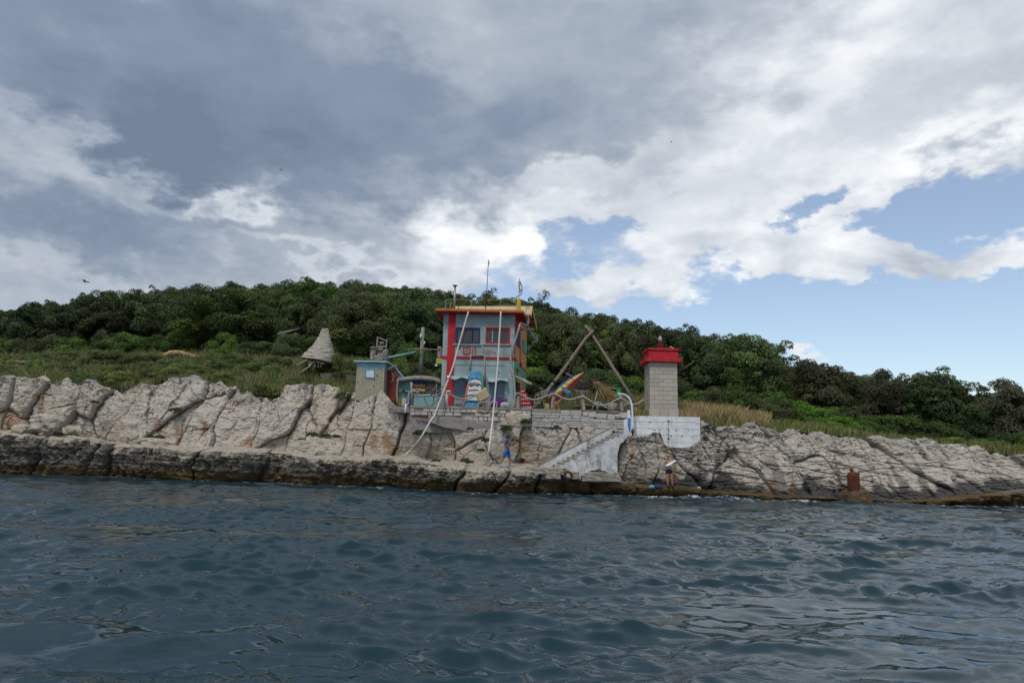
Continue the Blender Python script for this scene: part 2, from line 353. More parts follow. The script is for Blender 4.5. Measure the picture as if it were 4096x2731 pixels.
# ------------------------------------------------------------------ rock
def rock_material(name, dark=False):
    m = bpy.data.materials.new(name); m.use_nodes = True; t = NT(m.node_tree); b = t.n['Principled BSDF']
    at_ = t.new('ShaderNodeAttribute', attribute_name='tint').outputs['Color']
    pos = t.new('ShaderNodeTexCoord').outputs['Object']
    n1 = t.noise(pos, 3.2, 7, 0.68, 0.5); n2 = t.noise(t.vmul(pos, (1, 1, 2.4)), 9.0, 6, 0.7, 0.6); n3 = t.noise(pos, 26.0, 4, 0.7)
    k = t.ramp(n1, [(0.26, (0.58, 0.58, 0.60)), (0.44, (0.95, 0.95, 0.95)), (0.7, (1.14, 1.12, 1.08))])
    c = t.mix(1.0, at_, k, 'MULTIPLY')
    k2 = t.ramp(n2, [(0.28, (0.60, 0.58, 0.57)), (0.40, (1, 1, 1)), (0.8, (1.10, 1.09, 1.07))])
    c = t.mix(0.8, c, k2, 'MULTIPLY')
    k3 = t.ramp(n3, [(0.25, (0.78, 0.78, 0.78)), (0.6, (1.05, 1.05, 1.05))]); c = t.mix(0.6, c, k3, 'MULTIPLY')
    t.put(b.inputs['Base Color'], c); b.inputs['Roughness'].default_value = 0.9; b.inputs['Specular IOR Level'].default_value = 0.2
    h = t.add(t.mul(n2, 0.6), t.mul(n3, 0.4)); bn = t.new('ShaderNodeBump'); bn.inputs['Strength'].default_value = 1.0; bn.inputs['Distance'].default_value = 0.14
    t.l.new(h, bn.inputs['Height']); t.l.new(bn.outputs[0], b.inputs['Normal'])
    return m
M_ROCK = rock_material('limestone')
M_ROCKP = mat('pale_boulder', (0.40, 0.35, 0.285), 0.95, 0.16, 2.5, bump=1.0, bscale=9, stain=(0.26, 0.25, 0.24), stain_amt=0.6)

def mixc(a, b, k): return a * (1 - k[..., None]) + np.array(b) * k[..., None]
def build_cliff():
    NF, NB = 120, 14
    v = np.linspace(0, 1, NF)[:, None]
    X4 = np.broadcast_to(xs4, (NF, NCOL))
    lipY4 = tab(LEDGE, 1, xs4)
    footP = np.stack([footD * TANX, footD, lipZ - 0.25], -1)
    # straight face from foot to top, a little convex
    P = footP[None] * (1 - v[..., None]) + topP[None] * v[..., None]
    bulge = np.sin(np.pi * v) ** 1.0 * 0.22 * np.clip((topP[:, 2] - lipZ) / 4, 0.2, 1)[None]
    P[..., 1] -= bulge
    X, Z = P[..., 0].copy(), P[..., 2].copy()
    right = sst(X4, 2500, 2850)                       # 0 = blocky left cliff, 1 = slabby right cliff
    # warp
    wx = 0.45 * fbm(X * 0.55, Z * 0.55, 3, 4); wz = 0.35 * fbm(X * 0.55 + 40, Z * 0.55, 5, 4)
    disp = np.zeros_like(X)
    # big blocks leaning to the right on the left cliff, leaning left on the right one
    lean = 0.34 * (1 - right) - 0.22 * right
    q = X - lean * Z + wx; r = Z + wz
    f1, f2, cid, ox, oy = worley(q / 2.5, r / 4.6 + 0.16 * q, 21); e = (f2 - f1)
    disp += (cid - 0.5) * (0.80 - 0.35 * right) + ox * (0.55 - 0.25 * right) * (cid - 0.4) * 1.3
    gk = _hash(np.floor(cid * 977), np.floor(cid * 331), 5); open_ = np.clip(0.75 + 1.1 * fbm(X * 0.5, Z * 0.5, 25, 3), 0, 1)
    disp -= (0.15 + 0.6 * gk) * open_ * np.exp(-(e / (0.014 + 0.016 * gk)) ** 2)
    disp += 0.20 * (1 - np.exp(-(e / 0.06) ** 2)) * (0.4 + 0.6 * open_)
    g1, g2, cid2, ox2, oy2 = worley((q + 0.6 * wz) / 1.5 + 31, (r * 1.1 + 0.35 * X) / 1.9, 33); e2 = g2 - g1
    rnd2 = _hash(np.floor(cid2 * 977), np.floor(cid2 * 331), 9); km = sst(fbm(X * 0.42, Z * 0.55, 37, 3), -0.02, 0.16)
    disp += (cid2 - 0.5) * 0.24 * (0.4 + 0.6 * km) - 0.22 * np.exp(-(e2 / 0.020) ** 2) * (rnd2 > 0.35) * km
    h1, h2, cid3, _, _ = worley(q / 0.42 + 9, r / 0.36, 55); disp += ((cid3 - 0.5) * 0.07 - 0.03 * np.exp(-((h2 - h1) / 0.05) ** 2)) * sst(fbm(X * 0.7, Z * 0.9, 57, 3) + 0.5 * (v - 0.6), 0.0, 0.25)
    # bedding planes, strong on the right cliff: long cracks dipping gently right
    bed = (Z + 0.16 * X + 0.30 * fbm(X * 0.35, Z * 0.5, 71, 3)) / 0.62; fb = bed - np.floor(bed); rb = _hash(np.floor(bed), np.floor(X / 3.5 + 0.3 * fb), 13)
    disp += (0.04 + 0.10 * right) * (rb - 0.5); disp -= (0.05 + 0.09 * right) * np.exp(-((fb - 0.5) / 0.05) ** 2) * (rb > 0.4)
    disp += 0.18 * fbm(X * 0.7, Z * 0.7, 101, 4) + 0.10 * fbm(X * 2.4, Z * 3.2, 103, 5) + 0.045 * fbm(X * 7, Z * 9, 107, 3)
    pit = np.clip(fbm(X * 4.2 + 1.5 * Z, Z * 2.6, 109, 4) - 0.12, 0, 1); disp -= (0.20 + 0.25 * right) * pit * (0.3 + 0.7 * sst(v, 0.2, 0.8))
    b2 = (Z - 0.10 * X + 0.15 * fbm(X * 0.8, Z, 73, 3)) / 0.23; f2b = b2 - np.floor(b2); r2b = _hash(np.floor(b2), np.floor(X / 1.3), 15); disp += 0.05 * (r2b - .5) * (0.3 + right); disp -= 0.06 * np.exp(-((f2b - 0.5) / 0.10) ** 2) * (r2b > 0.55) * (0.4 + right)
    rg = np.abs(fbm(X * 1.5 - 0.9 * Z, Z * 1.2 + 0.4 * X, 115, 5)); disp -= 0.09 * np.clip(0.10 - rg, 0, 1) / 0.10 * sst(fbm(X * 0.6, Z * 0.6, 117, 3), -0.05, 0.15)
    st_ = fbm(X * 1.1 + 0.5 * Z, Z * 1.4, 119, 4) * 6; disp += 0.05 * (np.floor(st_) + sst(st_ - np.floor(st_), 0.75, 1.0) - st_ * 0.6) * 0.6
    c1_, c2_, _, _, _ = worley((X + 0.8 * Z) / 0.75 + 3, (Z - 0.4 * X) / 0.9, 121); disp -= 0.06 * np.exp(-((c2_ - c1_) / 0.03) ** 2) * sst(fbm(X * 0.5 + 9, Z * 0.6, 123, 3), 0.0, 0.12)
    # karst fluting near the crest
    crest = sst(v, 0.62, 0.95) * np.ones_like(X)
    fl = np.abs(fbm(X * 3.3 + 0.5 * Z, Z * 1.3, 131, 4)); disp -= 0.30 * crest * np.clip(0.22 - fl, 0, 1) * 2.2
    amp = np.clip((topP[:, 2] - lipZ) / 2.6, 0.25, 1.0)[None]
    calm = 1 - 0.40 * np.exp(-((X4 - 1940) / 330) ** 2) - 0.35 * np.exp(-((X4 - 2400) / 120) ** 2) - 0.35 * np.exp(-((X4 - 2630) / 90) ** 2) - 0.4 * np.exp(-((X4 - 1450) / 130) ** 2) * (v < 0.45)
    disp *= amp * np.clip(calm, 0.2, 1)
    # hold back right under the walls
    under = ((X4 > 1690) & (X4 < 2800)); disp = np.where(under, np.minimum(disp, 0.25 + 0.5 * (1 - v)), disp)
    P[..., 1] -= disp; P[..., 0] += 0.25 * disp * 0.3
    P[..., 2] += 0.16 * fbm(X * 1.6, Z * 0 + 3, 141, 4) * crest * (1 - under) * 2.0 + 0.22 * (cid - 0.5) * crest * (1 - under)
    # back of the crest: runs in under the soil
    back = []
    for k in range(1, NB + 1):
        t_ = k / NB; Q = P[-1].copy(); Q[:, 1] += t_ * 3.2; Q[:, 2] += 0.25 * np.sin(t_ * 2.6) * (~under[0]) - 1.15 * t_ ** 1.5 + 0.30 * fbm(P[-1][:, 0] * 1.4, Q[:, 1] * 1.4, 151, 4) * (1 - t_) * (~under[0]); back.append(Q)
    A = np.concatenate([P, np.stack(back)], 0)
    V = A.reshape(-1, 3); F = grid_faces(*A.shape[:2])
    o = np_mesh('cliff', V, F, M_ROCK, smooth=False); tag(o, None, kind='structure')
    # ---- colour of the stone
    x, z = A[..., 0], A[..., 2]; vv = np.concatenate([np.broadcast_to(v, (NF, NCOL)), np.ones((NB, NCOL))], 0); R2 = np.concatenate([right, np.broadcast_to(right[-1], (NB, NCOL))], 0)
    x4 = np.broadcast_to(xs4, vv.shape)
    col = np.ones((*x.shape, 3)) * np.array((0.575, 0.525, 0.458))
    tan = sst(fbm(x * 0.45, z * 0.6, 201, 5) + 0.25 * (0.35 - vv) + 0.12 * np.exp(-((x4 - 1750) / 500) ** 2) * (1 - R2) - 0.45 * R2, 0.0, 0.45); col = mixc(col, (0.52, 0.445, 0.36), tan * 0.65)
    grey = sst(fbm(x * 0.7, z * 0.8, 211, 5) + 1.5 * (vv - 0.78) + 0.22 * R2 - 0.1, 0.0, 0.5); col = mixc(col, (0.34, 0.325, 0.30), grey * 0.62)
    blk = sst(fbm(x * 1.7 + 0.4 * z, z * 0.5, 223, 5) + 0.9 * (vv - 0.9), 0.22, 0.5); col = mixc(col, (0.13, 0.13, 0.14), blk * 0.65)
    # wet-black zone low on the right-hand cliff
    lz = lipZ[None]; hgt = z - lz
    wl = sst(0.78 + 0.75 * fbm(x * 0.5, z * 0.3, 231, 5) + 0.35 * fbm(x * 2.2, z * 1.2, 233, 4) - hgt, 0.0, 0.35) * sst(x4, 2440, 2640); col = mixc(col, (0.070, 0.068, 0.070), wl * 0.92)
    drip = sst(fbm(x * 2.6, z * 0.35, 241, 4), 0.12, 0.4) * sst(2.6 - hgt, 0, 1.2) * sst(x4, 2480, 2600); col = mixc(col, (0.09, 0.085, 0.082), drip * 0.6)
    # rust and ochre weeps
    for (px, y0, y1, wd) in ((710, 1690, 1760, 10), (60, 1645, 1720, 40), (160, 1580, 1680, 12), (1000, 1745, 1800, 9), (1560, 1750, 1815, 22), (1545, 1730, 1760, 14), (1500, 1740, 1790, 14), (2523, 1740, 1850, 7), (2668, 1780, 1830, 10), (2690, 1870, 1910, 18), (3085, 1905, 1950, 12), (3150, 1900, 1960, 9), (2090, 1745, 1800, 40), (640, 1680, 1730, 10), (820, 1690, 1730, 14)):
        y4 = (1800 + 0.022 * (x4 - 2048)) - (z - CAM_H) / A[..., 1] * FPX
        k = np.exp(-((x4 - px + 6 * fbm(z * 3, x * 0 + px, 251, 3)) / wd) ** 2) * sst(y4, y0 - 8, y0 + 8) * sst(-y4, -y1 - 25, -y1 + 5) * (0.55 + 0.9 * np.clip(fbm(x * 5, z * 2, 253, 3) + 0.3, 0, 1))
        col = mixc(col, (0.32, 0.16, 0.055), np.clip(k, 0, 0.62))
    cattr(o, 'tint', col.reshape(-1, 3))
    return o, P
cliff, CLIFF_P = build_cliff()

def build_ledge():
    NS, NTp = 64, 34
    X4 = np.broadcast_to(xs4, (NS + NTp, NCOL)); x4 = xs4
    zb = -0.7; H = (lipZ - zb)
    rows = []
    for i in range(NS):
        t_ = i / (NS - 1); z = zb + H * t_
        # undercut at the water, lip overhang
        y = Dw + 0.30 + 0.45 * fbm(wpt[:, 0] * 0.45, wpt[:, 0] * 0 + 8.0, 821, 4) * sst(-xs4, -2500, -2300) - 0.28 * sst(np.full(NCOL, t_), 0.35, 0.85) + 0.22 * np.exp(-((z - 0.05) / 0.3) ** 2) + 0.42 * sst(np.full(NCOL, t_), 0.93, 1.0) ** 1.5
        rows.append(np.stack([y * TANX, y, z], -1))
    lipx = rows[-1]
    for i in range(1, NTp + 1):
        t_ = i / NTp; y = lipx[:, 1] * (1 - t_) + (footD + 0.9) * t_; z = lipZ + (0.06 + 0.30 * np.exp(-((x4 - 1990) / 240) ** 2)) * t_ + 0.02
        rows.append(np.stack([y * TANX, y, z], -1))
    P = np.stack(rows, 0); X, Y, Z = P[..., 0].copy(), P[..., 1].copy(), P[..., 2].copy(); V0 = np.concatenate([np.linspace(0, 1, NS), np.ones(NTp)])[:, None]
    big = sst(-X4, -2560, -2460)
    f1, f2, cid, ox, oy = worley((X - 0.35 * Z + 0.5 * fbm(X * 0.6, Z, 301, 3)) / 3.6, Z * 0.11 + 3.5, 311, 0.95); e = f2 - f1
    d = (cid - 0.5) * 0.55 - (0.05 + 0.75 * cid ** 2) * np.exp(-(e / (0.006 + 0.02 * cid)) ** 2) + 0.15 * (1 - np.exp(-(e / 0.10) ** 2))
    j1, j2, cj, _, _ = worley((X + 0.3 * Z) / 1.1 + 7, Z * 0.9 + 0.05 * X, 313); d += (cj - 0.5) * 0.16 - 0.10 * np.exp(-((j2 - j1) / 0.03) ** 2) * (fbm(X * 0.4, Z, 315, 3) > 0.05)
    bed = (Z + 0.045 * X + 0.12 * fbm(X * 0.6, Z, 321, 3)) / 0.42; fb = bed - np.floor(bed); rb = _hash(np.floor(bed), np.floor(X / 2.7), 17)
    d += (0.18 + 0.22 * (1 - big)) * (rb - 0.5) - 0.10 * np.exp(-((fb - 0.5) / 0.07) ** 2) * (rb > 0.45)
    d += 0.24 * fbm(X * 0.9, Z * 1.3, 331, 4) + 0.16 * fbm(X * 3.2, Z * 4.2, 333, 5) + 0.06 * fbm(X * 10, Z * 10, 335, 3); d -= 0.20 * np.clip(fbm(X * 3 + Z, Z * 3.5, 337, 4) - 0.1, 0, 1)
    d *= (0.6 + 0.4 * big)
    front = np.concatenate([np.ones(NS), np.linspace(1, 0, NTp) ** 3])[:, None]
    P[..., 1] -= d * front
    topk = np.concatenate([sst(np.linspace(0, 1, NS), 0.80, 1.0), np.ones(NTp)])[:, None]
    P[..., 2] += topk * (0.10 * fbm(X * 1.2, Y * 1.2, 341, 4) + 0.05 * fbm(X * 4, Y * 4, 343, 4) + 0.12 * (cid - 0.5)) * (0.45 + 0.55 * big)
    o = np_mesh('rock_ledge', P.reshape(-1, 3), grid_faces(*P.shape[:2]), M_ROCK, smooth=False); tag(o, None, kind='structure')
    x, z = P[..., 0], P[..., 2]
    pale = np.ones((*x.shape, 3)) * np.array((0.46, 0.41, 0.335)); black = np.array((0.118, 0.106, 0.094)); brown = np.array((0.125, 0.085, 0.040))
    rel = (z - lipZ[None])                                         # 0 at the lip, negative below
    k = sst(-rel + 0.62 * fbm(x * 1.7, z * 0.8, 401, 5) + 0.20 * fbm(x * 8, z * 5, 403, 3), 0.20, 0.44) * (V0 < 1)
    k = np.maximum(k, sst(X4, 2380, 2540) * (1 - 0.2 * (V0 >= 1)))
    col = mixc(pale, black, k * 0.95)
    hl = sst(fbm(x * 3.2, z * 2.2, 411, 5), 0.05, 0.4) * k * sst(z, 0.45, 0.9); col = mixc(col, (0.30, 0.265, 0.215), hl * 0.75)
    bz = 0.60 + 0.18 * fbm(x * 0.8, z * 0, 421, 3) + 0.1 * (X4 > 2520)
    kb = sst(bz - z + 0.10 * fbm(x * 4, z * 4, 423, 3), -0.10, 0.14); col = mixc(col, brown, kb)
    ol = sst(fbm(x * 2.4, z * 3, 431, 4), 0.0, 0.4) * kb; col = mixc(col, (0.19, 0.135, 0.05), ol * 0.7)
    wet = sst(0.10 - z, -0.05, 0.1); col = mixc(col, (0.03, 0.025, 0.018), wet)
    cattr(o, 'tint', col.reshape(-1, 3))
    return o
ledge = build_ledge()

# ------------------------------------------------------------------ ground and hill
GT = [  # column: [ (D, row, metres taken off for trees) ... ]
    (-900, [(49, 1530, .1), (62, 1450, 0), (100, 1330, 6), (150, 1450, 0)]), (0, [(48.2, 1520, .1), (60, 1432, 0), (100, 1250, 6), (150, 1420, 0)]),
    (400, [(47.3, 1545, .1), (60, 1420, 0), (104, 1185, 6), (150, 1380, 0)]), (700, [(47, 1520, .1), (60, 1415, 0), (106, 1150, 6), (150, 1340, 0)]),
    (1000, [(46, 1570, .15), (58, 1425, 0), (108, 1130, 6), (150, 1340, 0)]), (1300, [(45, 1550, .3), (56, 1440, 0), (108, 1112, 6), (150, 1340, 0)]),
    (1480, [(43, 1620, .1), (46, 1540, 0), (56, 1450, 0), (108, 1130, 6), (150, 1350, 0)]), (1600, [(39.4, 1640, .05), (45.5, 1650, 0), (46.5, 1560, 0), (56, 1480, 0), (108, 1145, 6), (150, 1360, 0)]),
    (1950, [(39.4, 1632, .08), (46.5, 1655, 0), (52, 1560, 0), (108, 1175, 6), (150, 1380, 0)]), (2150, [(39.4, 1640, .08), (45, 1655, 0), (52, 1565, 0), (106, 1205, 6), (150, 1400, 0)]),
    (2350, [(39.4, 1648, .08), (43, 1640, 0), (50, 1590, 0), (104, 1255, 6), (150, 1420, 0)]), (2560, [(39.2, 1668, .1), (43, 1650, 0), (49.5, 1605, 0), (100, 1300, 6), (150, 1440, 0)]),
    (2720, [(38.6, 1675, .1), (43, 1650, 0), (49, 1625, 0), (96, 1340, 6), (150, 1460, 0)]), (2850, [(37.7, 1704, .1), (43, 1668, 0), (48.5, 1645, 0), (94, 1350, 6), (150, 1480, 0)]),
    (3200, [(37.7, 1724, .1), (47, 1700, 0), (85, 1428, 6), (150, 1540, 0)]), (3700, [(37.2, 1773, .1), (46, 1765, 0), (78, 1535, 6), (150, 1600, 0)]),
    (4096, [(36.0, 1822, .1), (45, 1805, 0), (75, 1615, 6), (150, 1650, 0)]), (4900, [(35.2, 1880, .1), (44, 1875, 0), (72, 1720, 6), (150, 1700, 0)])]
_gx = np.array([g[0] for g in GT], float); _gD = np.linspace(36, 150, 229)
_gz = np.zeros((len(GT), len(_gD)))
for i, (x4, L_) in enumerate(GT):
    Ds = [p[0] for p in L_]; Zs = [at(x4, p[1], p[0])[2] - p[2] for p in L_]
    _gz[i] = np.interp(_gD, Ds, Zs, left=Zs[0] - 0.0)
_gtan = np.array([ray(x, 1800.0)[0] / ray(x, 1800.0)[1] for x in _gx])
def ground_z(X, Y):
    X = np.asarray(X, float); Y = np.asarray(Y, float); tx = np.clip(X / Y, _gtan[0], _gtan[-1]); i = np.clip(np.searchsorted(_gtan, tx) - 1, 0, len(_gtan) - 2)
    f = (tx - _gtan[i]) / (_gtan[i + 1] - _gtan[i]); f = f * f * (3 - 2 * f)
    dd = np.clip((Y - _gD[0]) / (_gD[1] - _gD[0]), 0, len(_gD) - 1.001); j = dd.astype(int); g = dd - j
    return (_gz[i, j] * (1 - g) + _gz[i, j + 1] * g) * (1 - f) + (_gz[i + 1, j] * (1 - g) + _gz[i + 1, j + 1] * g) * f
def is_terrace(X, Y):
    tx = X / Y; a = np.interp(tx, TANX, xs4); return (a > 1560) & (a < 2530) & (Y < 46.8)
def build_ground():
    ND = 150; cols = np.linspace(-900, 4900, 420); tn = np.array([ray(x, 1800.0)[0] / ray(x, 1800.0)[1] for x in cols])
    d0 = np.interp(cols, xs4, topD) + 0.75; d0 = np.where((cols > 1690) & (cols < 2790), np.maximum(d0, 39.35), d0)
    Ds = []
    for i in range(ND):
        t_ = (i / (ND - 1)) ** 1.7; Ds.append(d0 + (150 - d0) * t_)
    Dg = np.stack(Ds); Xg = Dg * tn[None]; Zg = ground_z(Xg, Dg); soft = ~is_terrace(Xg, Dg)
    Zg = Zg + soft * (0.22 * fbm(Xg * 0.35, Dg * 0.35, 501, 4) + 0.10 * fbm(Xg * 1.4, Dg * 1.4, 503, 4)) - (~soft) * 0.05
    Zg[0] -= 0.9
    m = bpy.data.materials.new('soil_and_grass'); m.use_nodes = True; t = NT(m.node_tree); b = t.n['Principled BSDF']
    pos = t.new('ShaderNodeTexCoord').outputs['Object']; n1 = t.noise(pos, 0.6, 6, 0.6); n2 = t.noise(pos, 7, 5, 0.65)
    g = t.ramp(n2, [(0.25, (0.030, 0.035, 0.014)), (0.5, (0.062, 0.070, 0.026)), (0.8, (0.12, 0.11, 0.05))]); s_ = t.ramp(n2, [(0.3, (0.13, 0.085, 0.050)), (0.7, (0.25, 0.18, 0.115))])
    t.put(b.inputs['Base Color'], t.mix(t.sstep(n1, 0.56, 0.66), g, s_)); b.inputs['Roughness'].default_value = 0.95; b.inputs['Specular IOR Level'].default_value = 0.1
    bn = t.new('ShaderNodeBump'); bn.inputs['Strength'].default_value = 0.8; bn.inputs['Distance'].default_value = 0.12; t.l.new(n2, bn.inputs['Height']); t.l.new(bn.outputs[0], b.inputs['Normal'])
    o = np_mesh('ground', np.stack([Xg, Dg, Zg], -1).reshape(-1, 3), grid_faces(*Xg.shape), m); tag(o, None, kind='structure'); return o
ground = build_ground()

# ------------------------------------------------------------------ sea
def build_sea():
    rng = np.random.default_rng(5)
    NR, NC = 820, 640
    y = 0.8 + (58 - 0.8) * (np.linspace(0, 1, NR)) ** 1.9
    tx = np.linspace(-1.02, 1.02, NC)
    Y = np.broadcast_to(y[:, None], (NR, NC)).copy(); X = Y * tx[None] * 1.0 + tx[None] * 3.0
    Zs = np.zeros_like(X); DX = np.zeros_like(X); DY = np.zeros_like(X)
    main = math.radians(-84)                                           # swell running in on the shore
    gust = np.clip(0.9 + 1.1 * fbm(X * 0.10 + 0.05 * Y, Y * 0.22, 601, 4), 0.45, 1.4)      # glassy and ruffled patches
    fine = np.clip(0.85 + 1.6 * fbm(X * 0.22, Y * 0.5, 611, 4), 0.3, 1.5)
    for i in range(190):
        u = rng.random(); big_ = i < 70
        lam = (1.3 * (6.0 / 1.3) ** u) if big_ else (0.22 * (1.2 / 0.22) ** u); k = 2 * math.pi / lam
        th = main + rng.normal(0, 0.34 if big_ else 0.62)
        amp = (0.0052 * lam * math.exp(-(lam / 3.2) ** 2) if big_ else 0.0056 * lam) * (0.5 + rng.random())
        ph = rng.random() * 6.283; kx, ky = k * math.cos(th), k * math.sin(th)
        a = kx * X + ky * Y + ph; cell = 0.0036 * Y + 0.02; att = np.clip(1.4 - cell * 2.4 / lam, 0, 1) * (gust if big_ else fine)
        c = np.cos(a); s = np.sin(a); Zs += amp * att * c; DX -= 0.6 * amp * att * s * math.cos(th); DY -= 0.6 * amp * att * s * math.sin(th)
    near = sst(Y, 0.5, 3.0) * 0.5 + 0.5
    Zs *= near; X2 = X + DX; Y2 = Y + DY
    m = bpy.data.materials.new('sea_water'); m.use_nodes = True; t = NT(m.node_tree); b = t.n['Principled BSDF']
    pos = t.new('ShaderNodeTexCoord').outputs['Object']
    foam = t.new('ShaderNodeAttribute', attribute_name='foam').outputs['Fac']
    fk = t.mul(foam, t.sstep(t.noise(t.vmul(pos, (1, 1.6, 1)), 3.2, 8, 0.72, 0.5), 0.50, 0.60))
    c = t.mix(fk, (0.010, 0.033, 0.045), (0.55, 0.58, 0.60)); t.put(b.inputs['Base Color'], c)
    t.put(b.inputs['Roughness'], t.math('MULTIPLY_ADD', fk, 0.5, 0.015)); b.inputs['IOR'].default_value = 1.333; b.inputs['Specular IOR Level'].default_value = 0.5
    n1 = t.noise(t.vmul(pos, (0.6, 1.3, 1)), 4.5, 4, 0.5, 0.6); n2 = t.noise(t.vmul(pos, (0.6, 1.3, 1)), 15.0, 2, 0.5, 0.2)
    bn = t.new('ShaderNodeBump'); bn.inputs['Strength'].default_value = 0.25; bn.inputs['Distance'].default_value = 0.05; t.l.new(t.mul(t.add(n1, t.mul(n2, 0.22)), t.sstep(t.noise(t.vmul(pos, (0.16, 0.38, 0)), 1.0, 3, 0.5), 0.38, 0.62, 0.25, 1.5)), bn.inputs['Height']); t.l.new(bn.outputs[0], b.inputs['Normal'])
    o = np_mesh('sea', np.stack([X2, Y2, Zs], -1).reshape(-1, 3), grid_faces(NR, NC), m); tag(o, None, kind='structure')
    ds = shore_D(X2, Y2) - Y2; a4 = np.interp(X2 / Y2, TANX, xs4)
    f = np.exp(-((ds - 0.1) / 0.5) ** 2) * 0.8 + np.exp(-((ds - 0.5) / 1.1) ** 2) * sst(a4, 2520, 2620) * sst(-a4, -3400, -2700) * 0.95
    vattr(o, 'foam', np.clip(f, 0, 1) * (Y2 > 25))
    # the sea goes on beyond the wave field: one flat frame of sheets just below, butted to it
    return o
sea = build_sea()
def build_far_sea():
    mb = MB(); z = -0.25
    mb.add([(-900, -900, z), (900, -900, z), (900, 0.9, z), (-900, 0.9, z)], [(0, 1, 2, 3)])
    for s_ in (-1, 1):
        mb.add([(s_ * 3.8, 0.9, z), (s_ * 62.0, 58, z), (s_ * 900, 400, z), (s_ * 900, 0.9, z)], [(0, 1, 2, 3)])
    o = mb.build('sea_far', bpy.data.materials['sea_water']); o['kind'] = 'structure'; return o
build_far_sea()

# ------------------------------------------------------------------ trees
def leaf_material(name):
    m = bpy.data.materials.new(name); m.use_nodes = True; t = NT(m.node_tree); b = t.n['Principled BSDF']
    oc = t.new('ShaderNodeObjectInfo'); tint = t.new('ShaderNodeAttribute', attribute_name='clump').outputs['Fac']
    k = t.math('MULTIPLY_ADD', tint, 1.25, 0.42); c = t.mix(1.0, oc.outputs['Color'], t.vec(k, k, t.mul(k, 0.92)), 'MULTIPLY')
    yel = t.mix(t.sstep(tint, 0.62, 1.0), c, t.mix(1.0, c, (1.22, 1.16, 0.85), 'MULTIPLY'))  # palest leaves turn yellower: crown highlights put into the colour
    t.put(b.inputs['Base Color'], yel); b.inputs['Roughness'].default_value = 0.6; b.inputs['Specular IOR Level'].default_value = 0.25
    tr = t.new('ShaderNodeBsdfTranslucent'); t.put(tr.inputs['Color'], t.mix(1.0, yel, (1.3, 1.4, 0.6), 'MULTIPLY'))
    mx = t.new('ShaderNodeMixShader'); mx.inputs[0].default_value = 0.18; t.l.new(b.outputs[0], mx.inputs[1]); t.l.new(tr.outputs[0], mx.inputs[2])
    t.l.new(mx.outputs[0], t.n['Material Output'].inputs[0]); return m
M_LEAF = leaf_material('foliage')
M_BARK = mat('bark', (0.085, 0.072, 0.060), 0.95, 0.2, 8, bump=0.5)
def leaf_cards(C0, N0, size, rng, aspect=0.55):
    """C0 centres, N0 preferred normals -> quads (two triangles each)"""
    n = len(C0); N_ = N0 + rng.normal(0, 0.75, (n, 3)); N_ /= np.linalg.norm(N_, axis=1, keepdims=True) + 1e-9
    T = np.cross(N_, rng.normal(0, 1, (n, 3))); T /= np.linalg.norm(T, axis=1, keepdims=True) + 1e-9; B = np.cross(N_, T)
    s = (size * rng.uniform(0.6, 1.35, n))[:, None]; T = T * s; B = B * s * aspect
    V = np.stack([C0 - T, C0 - 0.1 * T + B, C0 + T, C0 - 0.1 * T - B], 1).reshape(-1, 3)
    F = np.arange(4 * n).reshape(-1, 4); return V, F
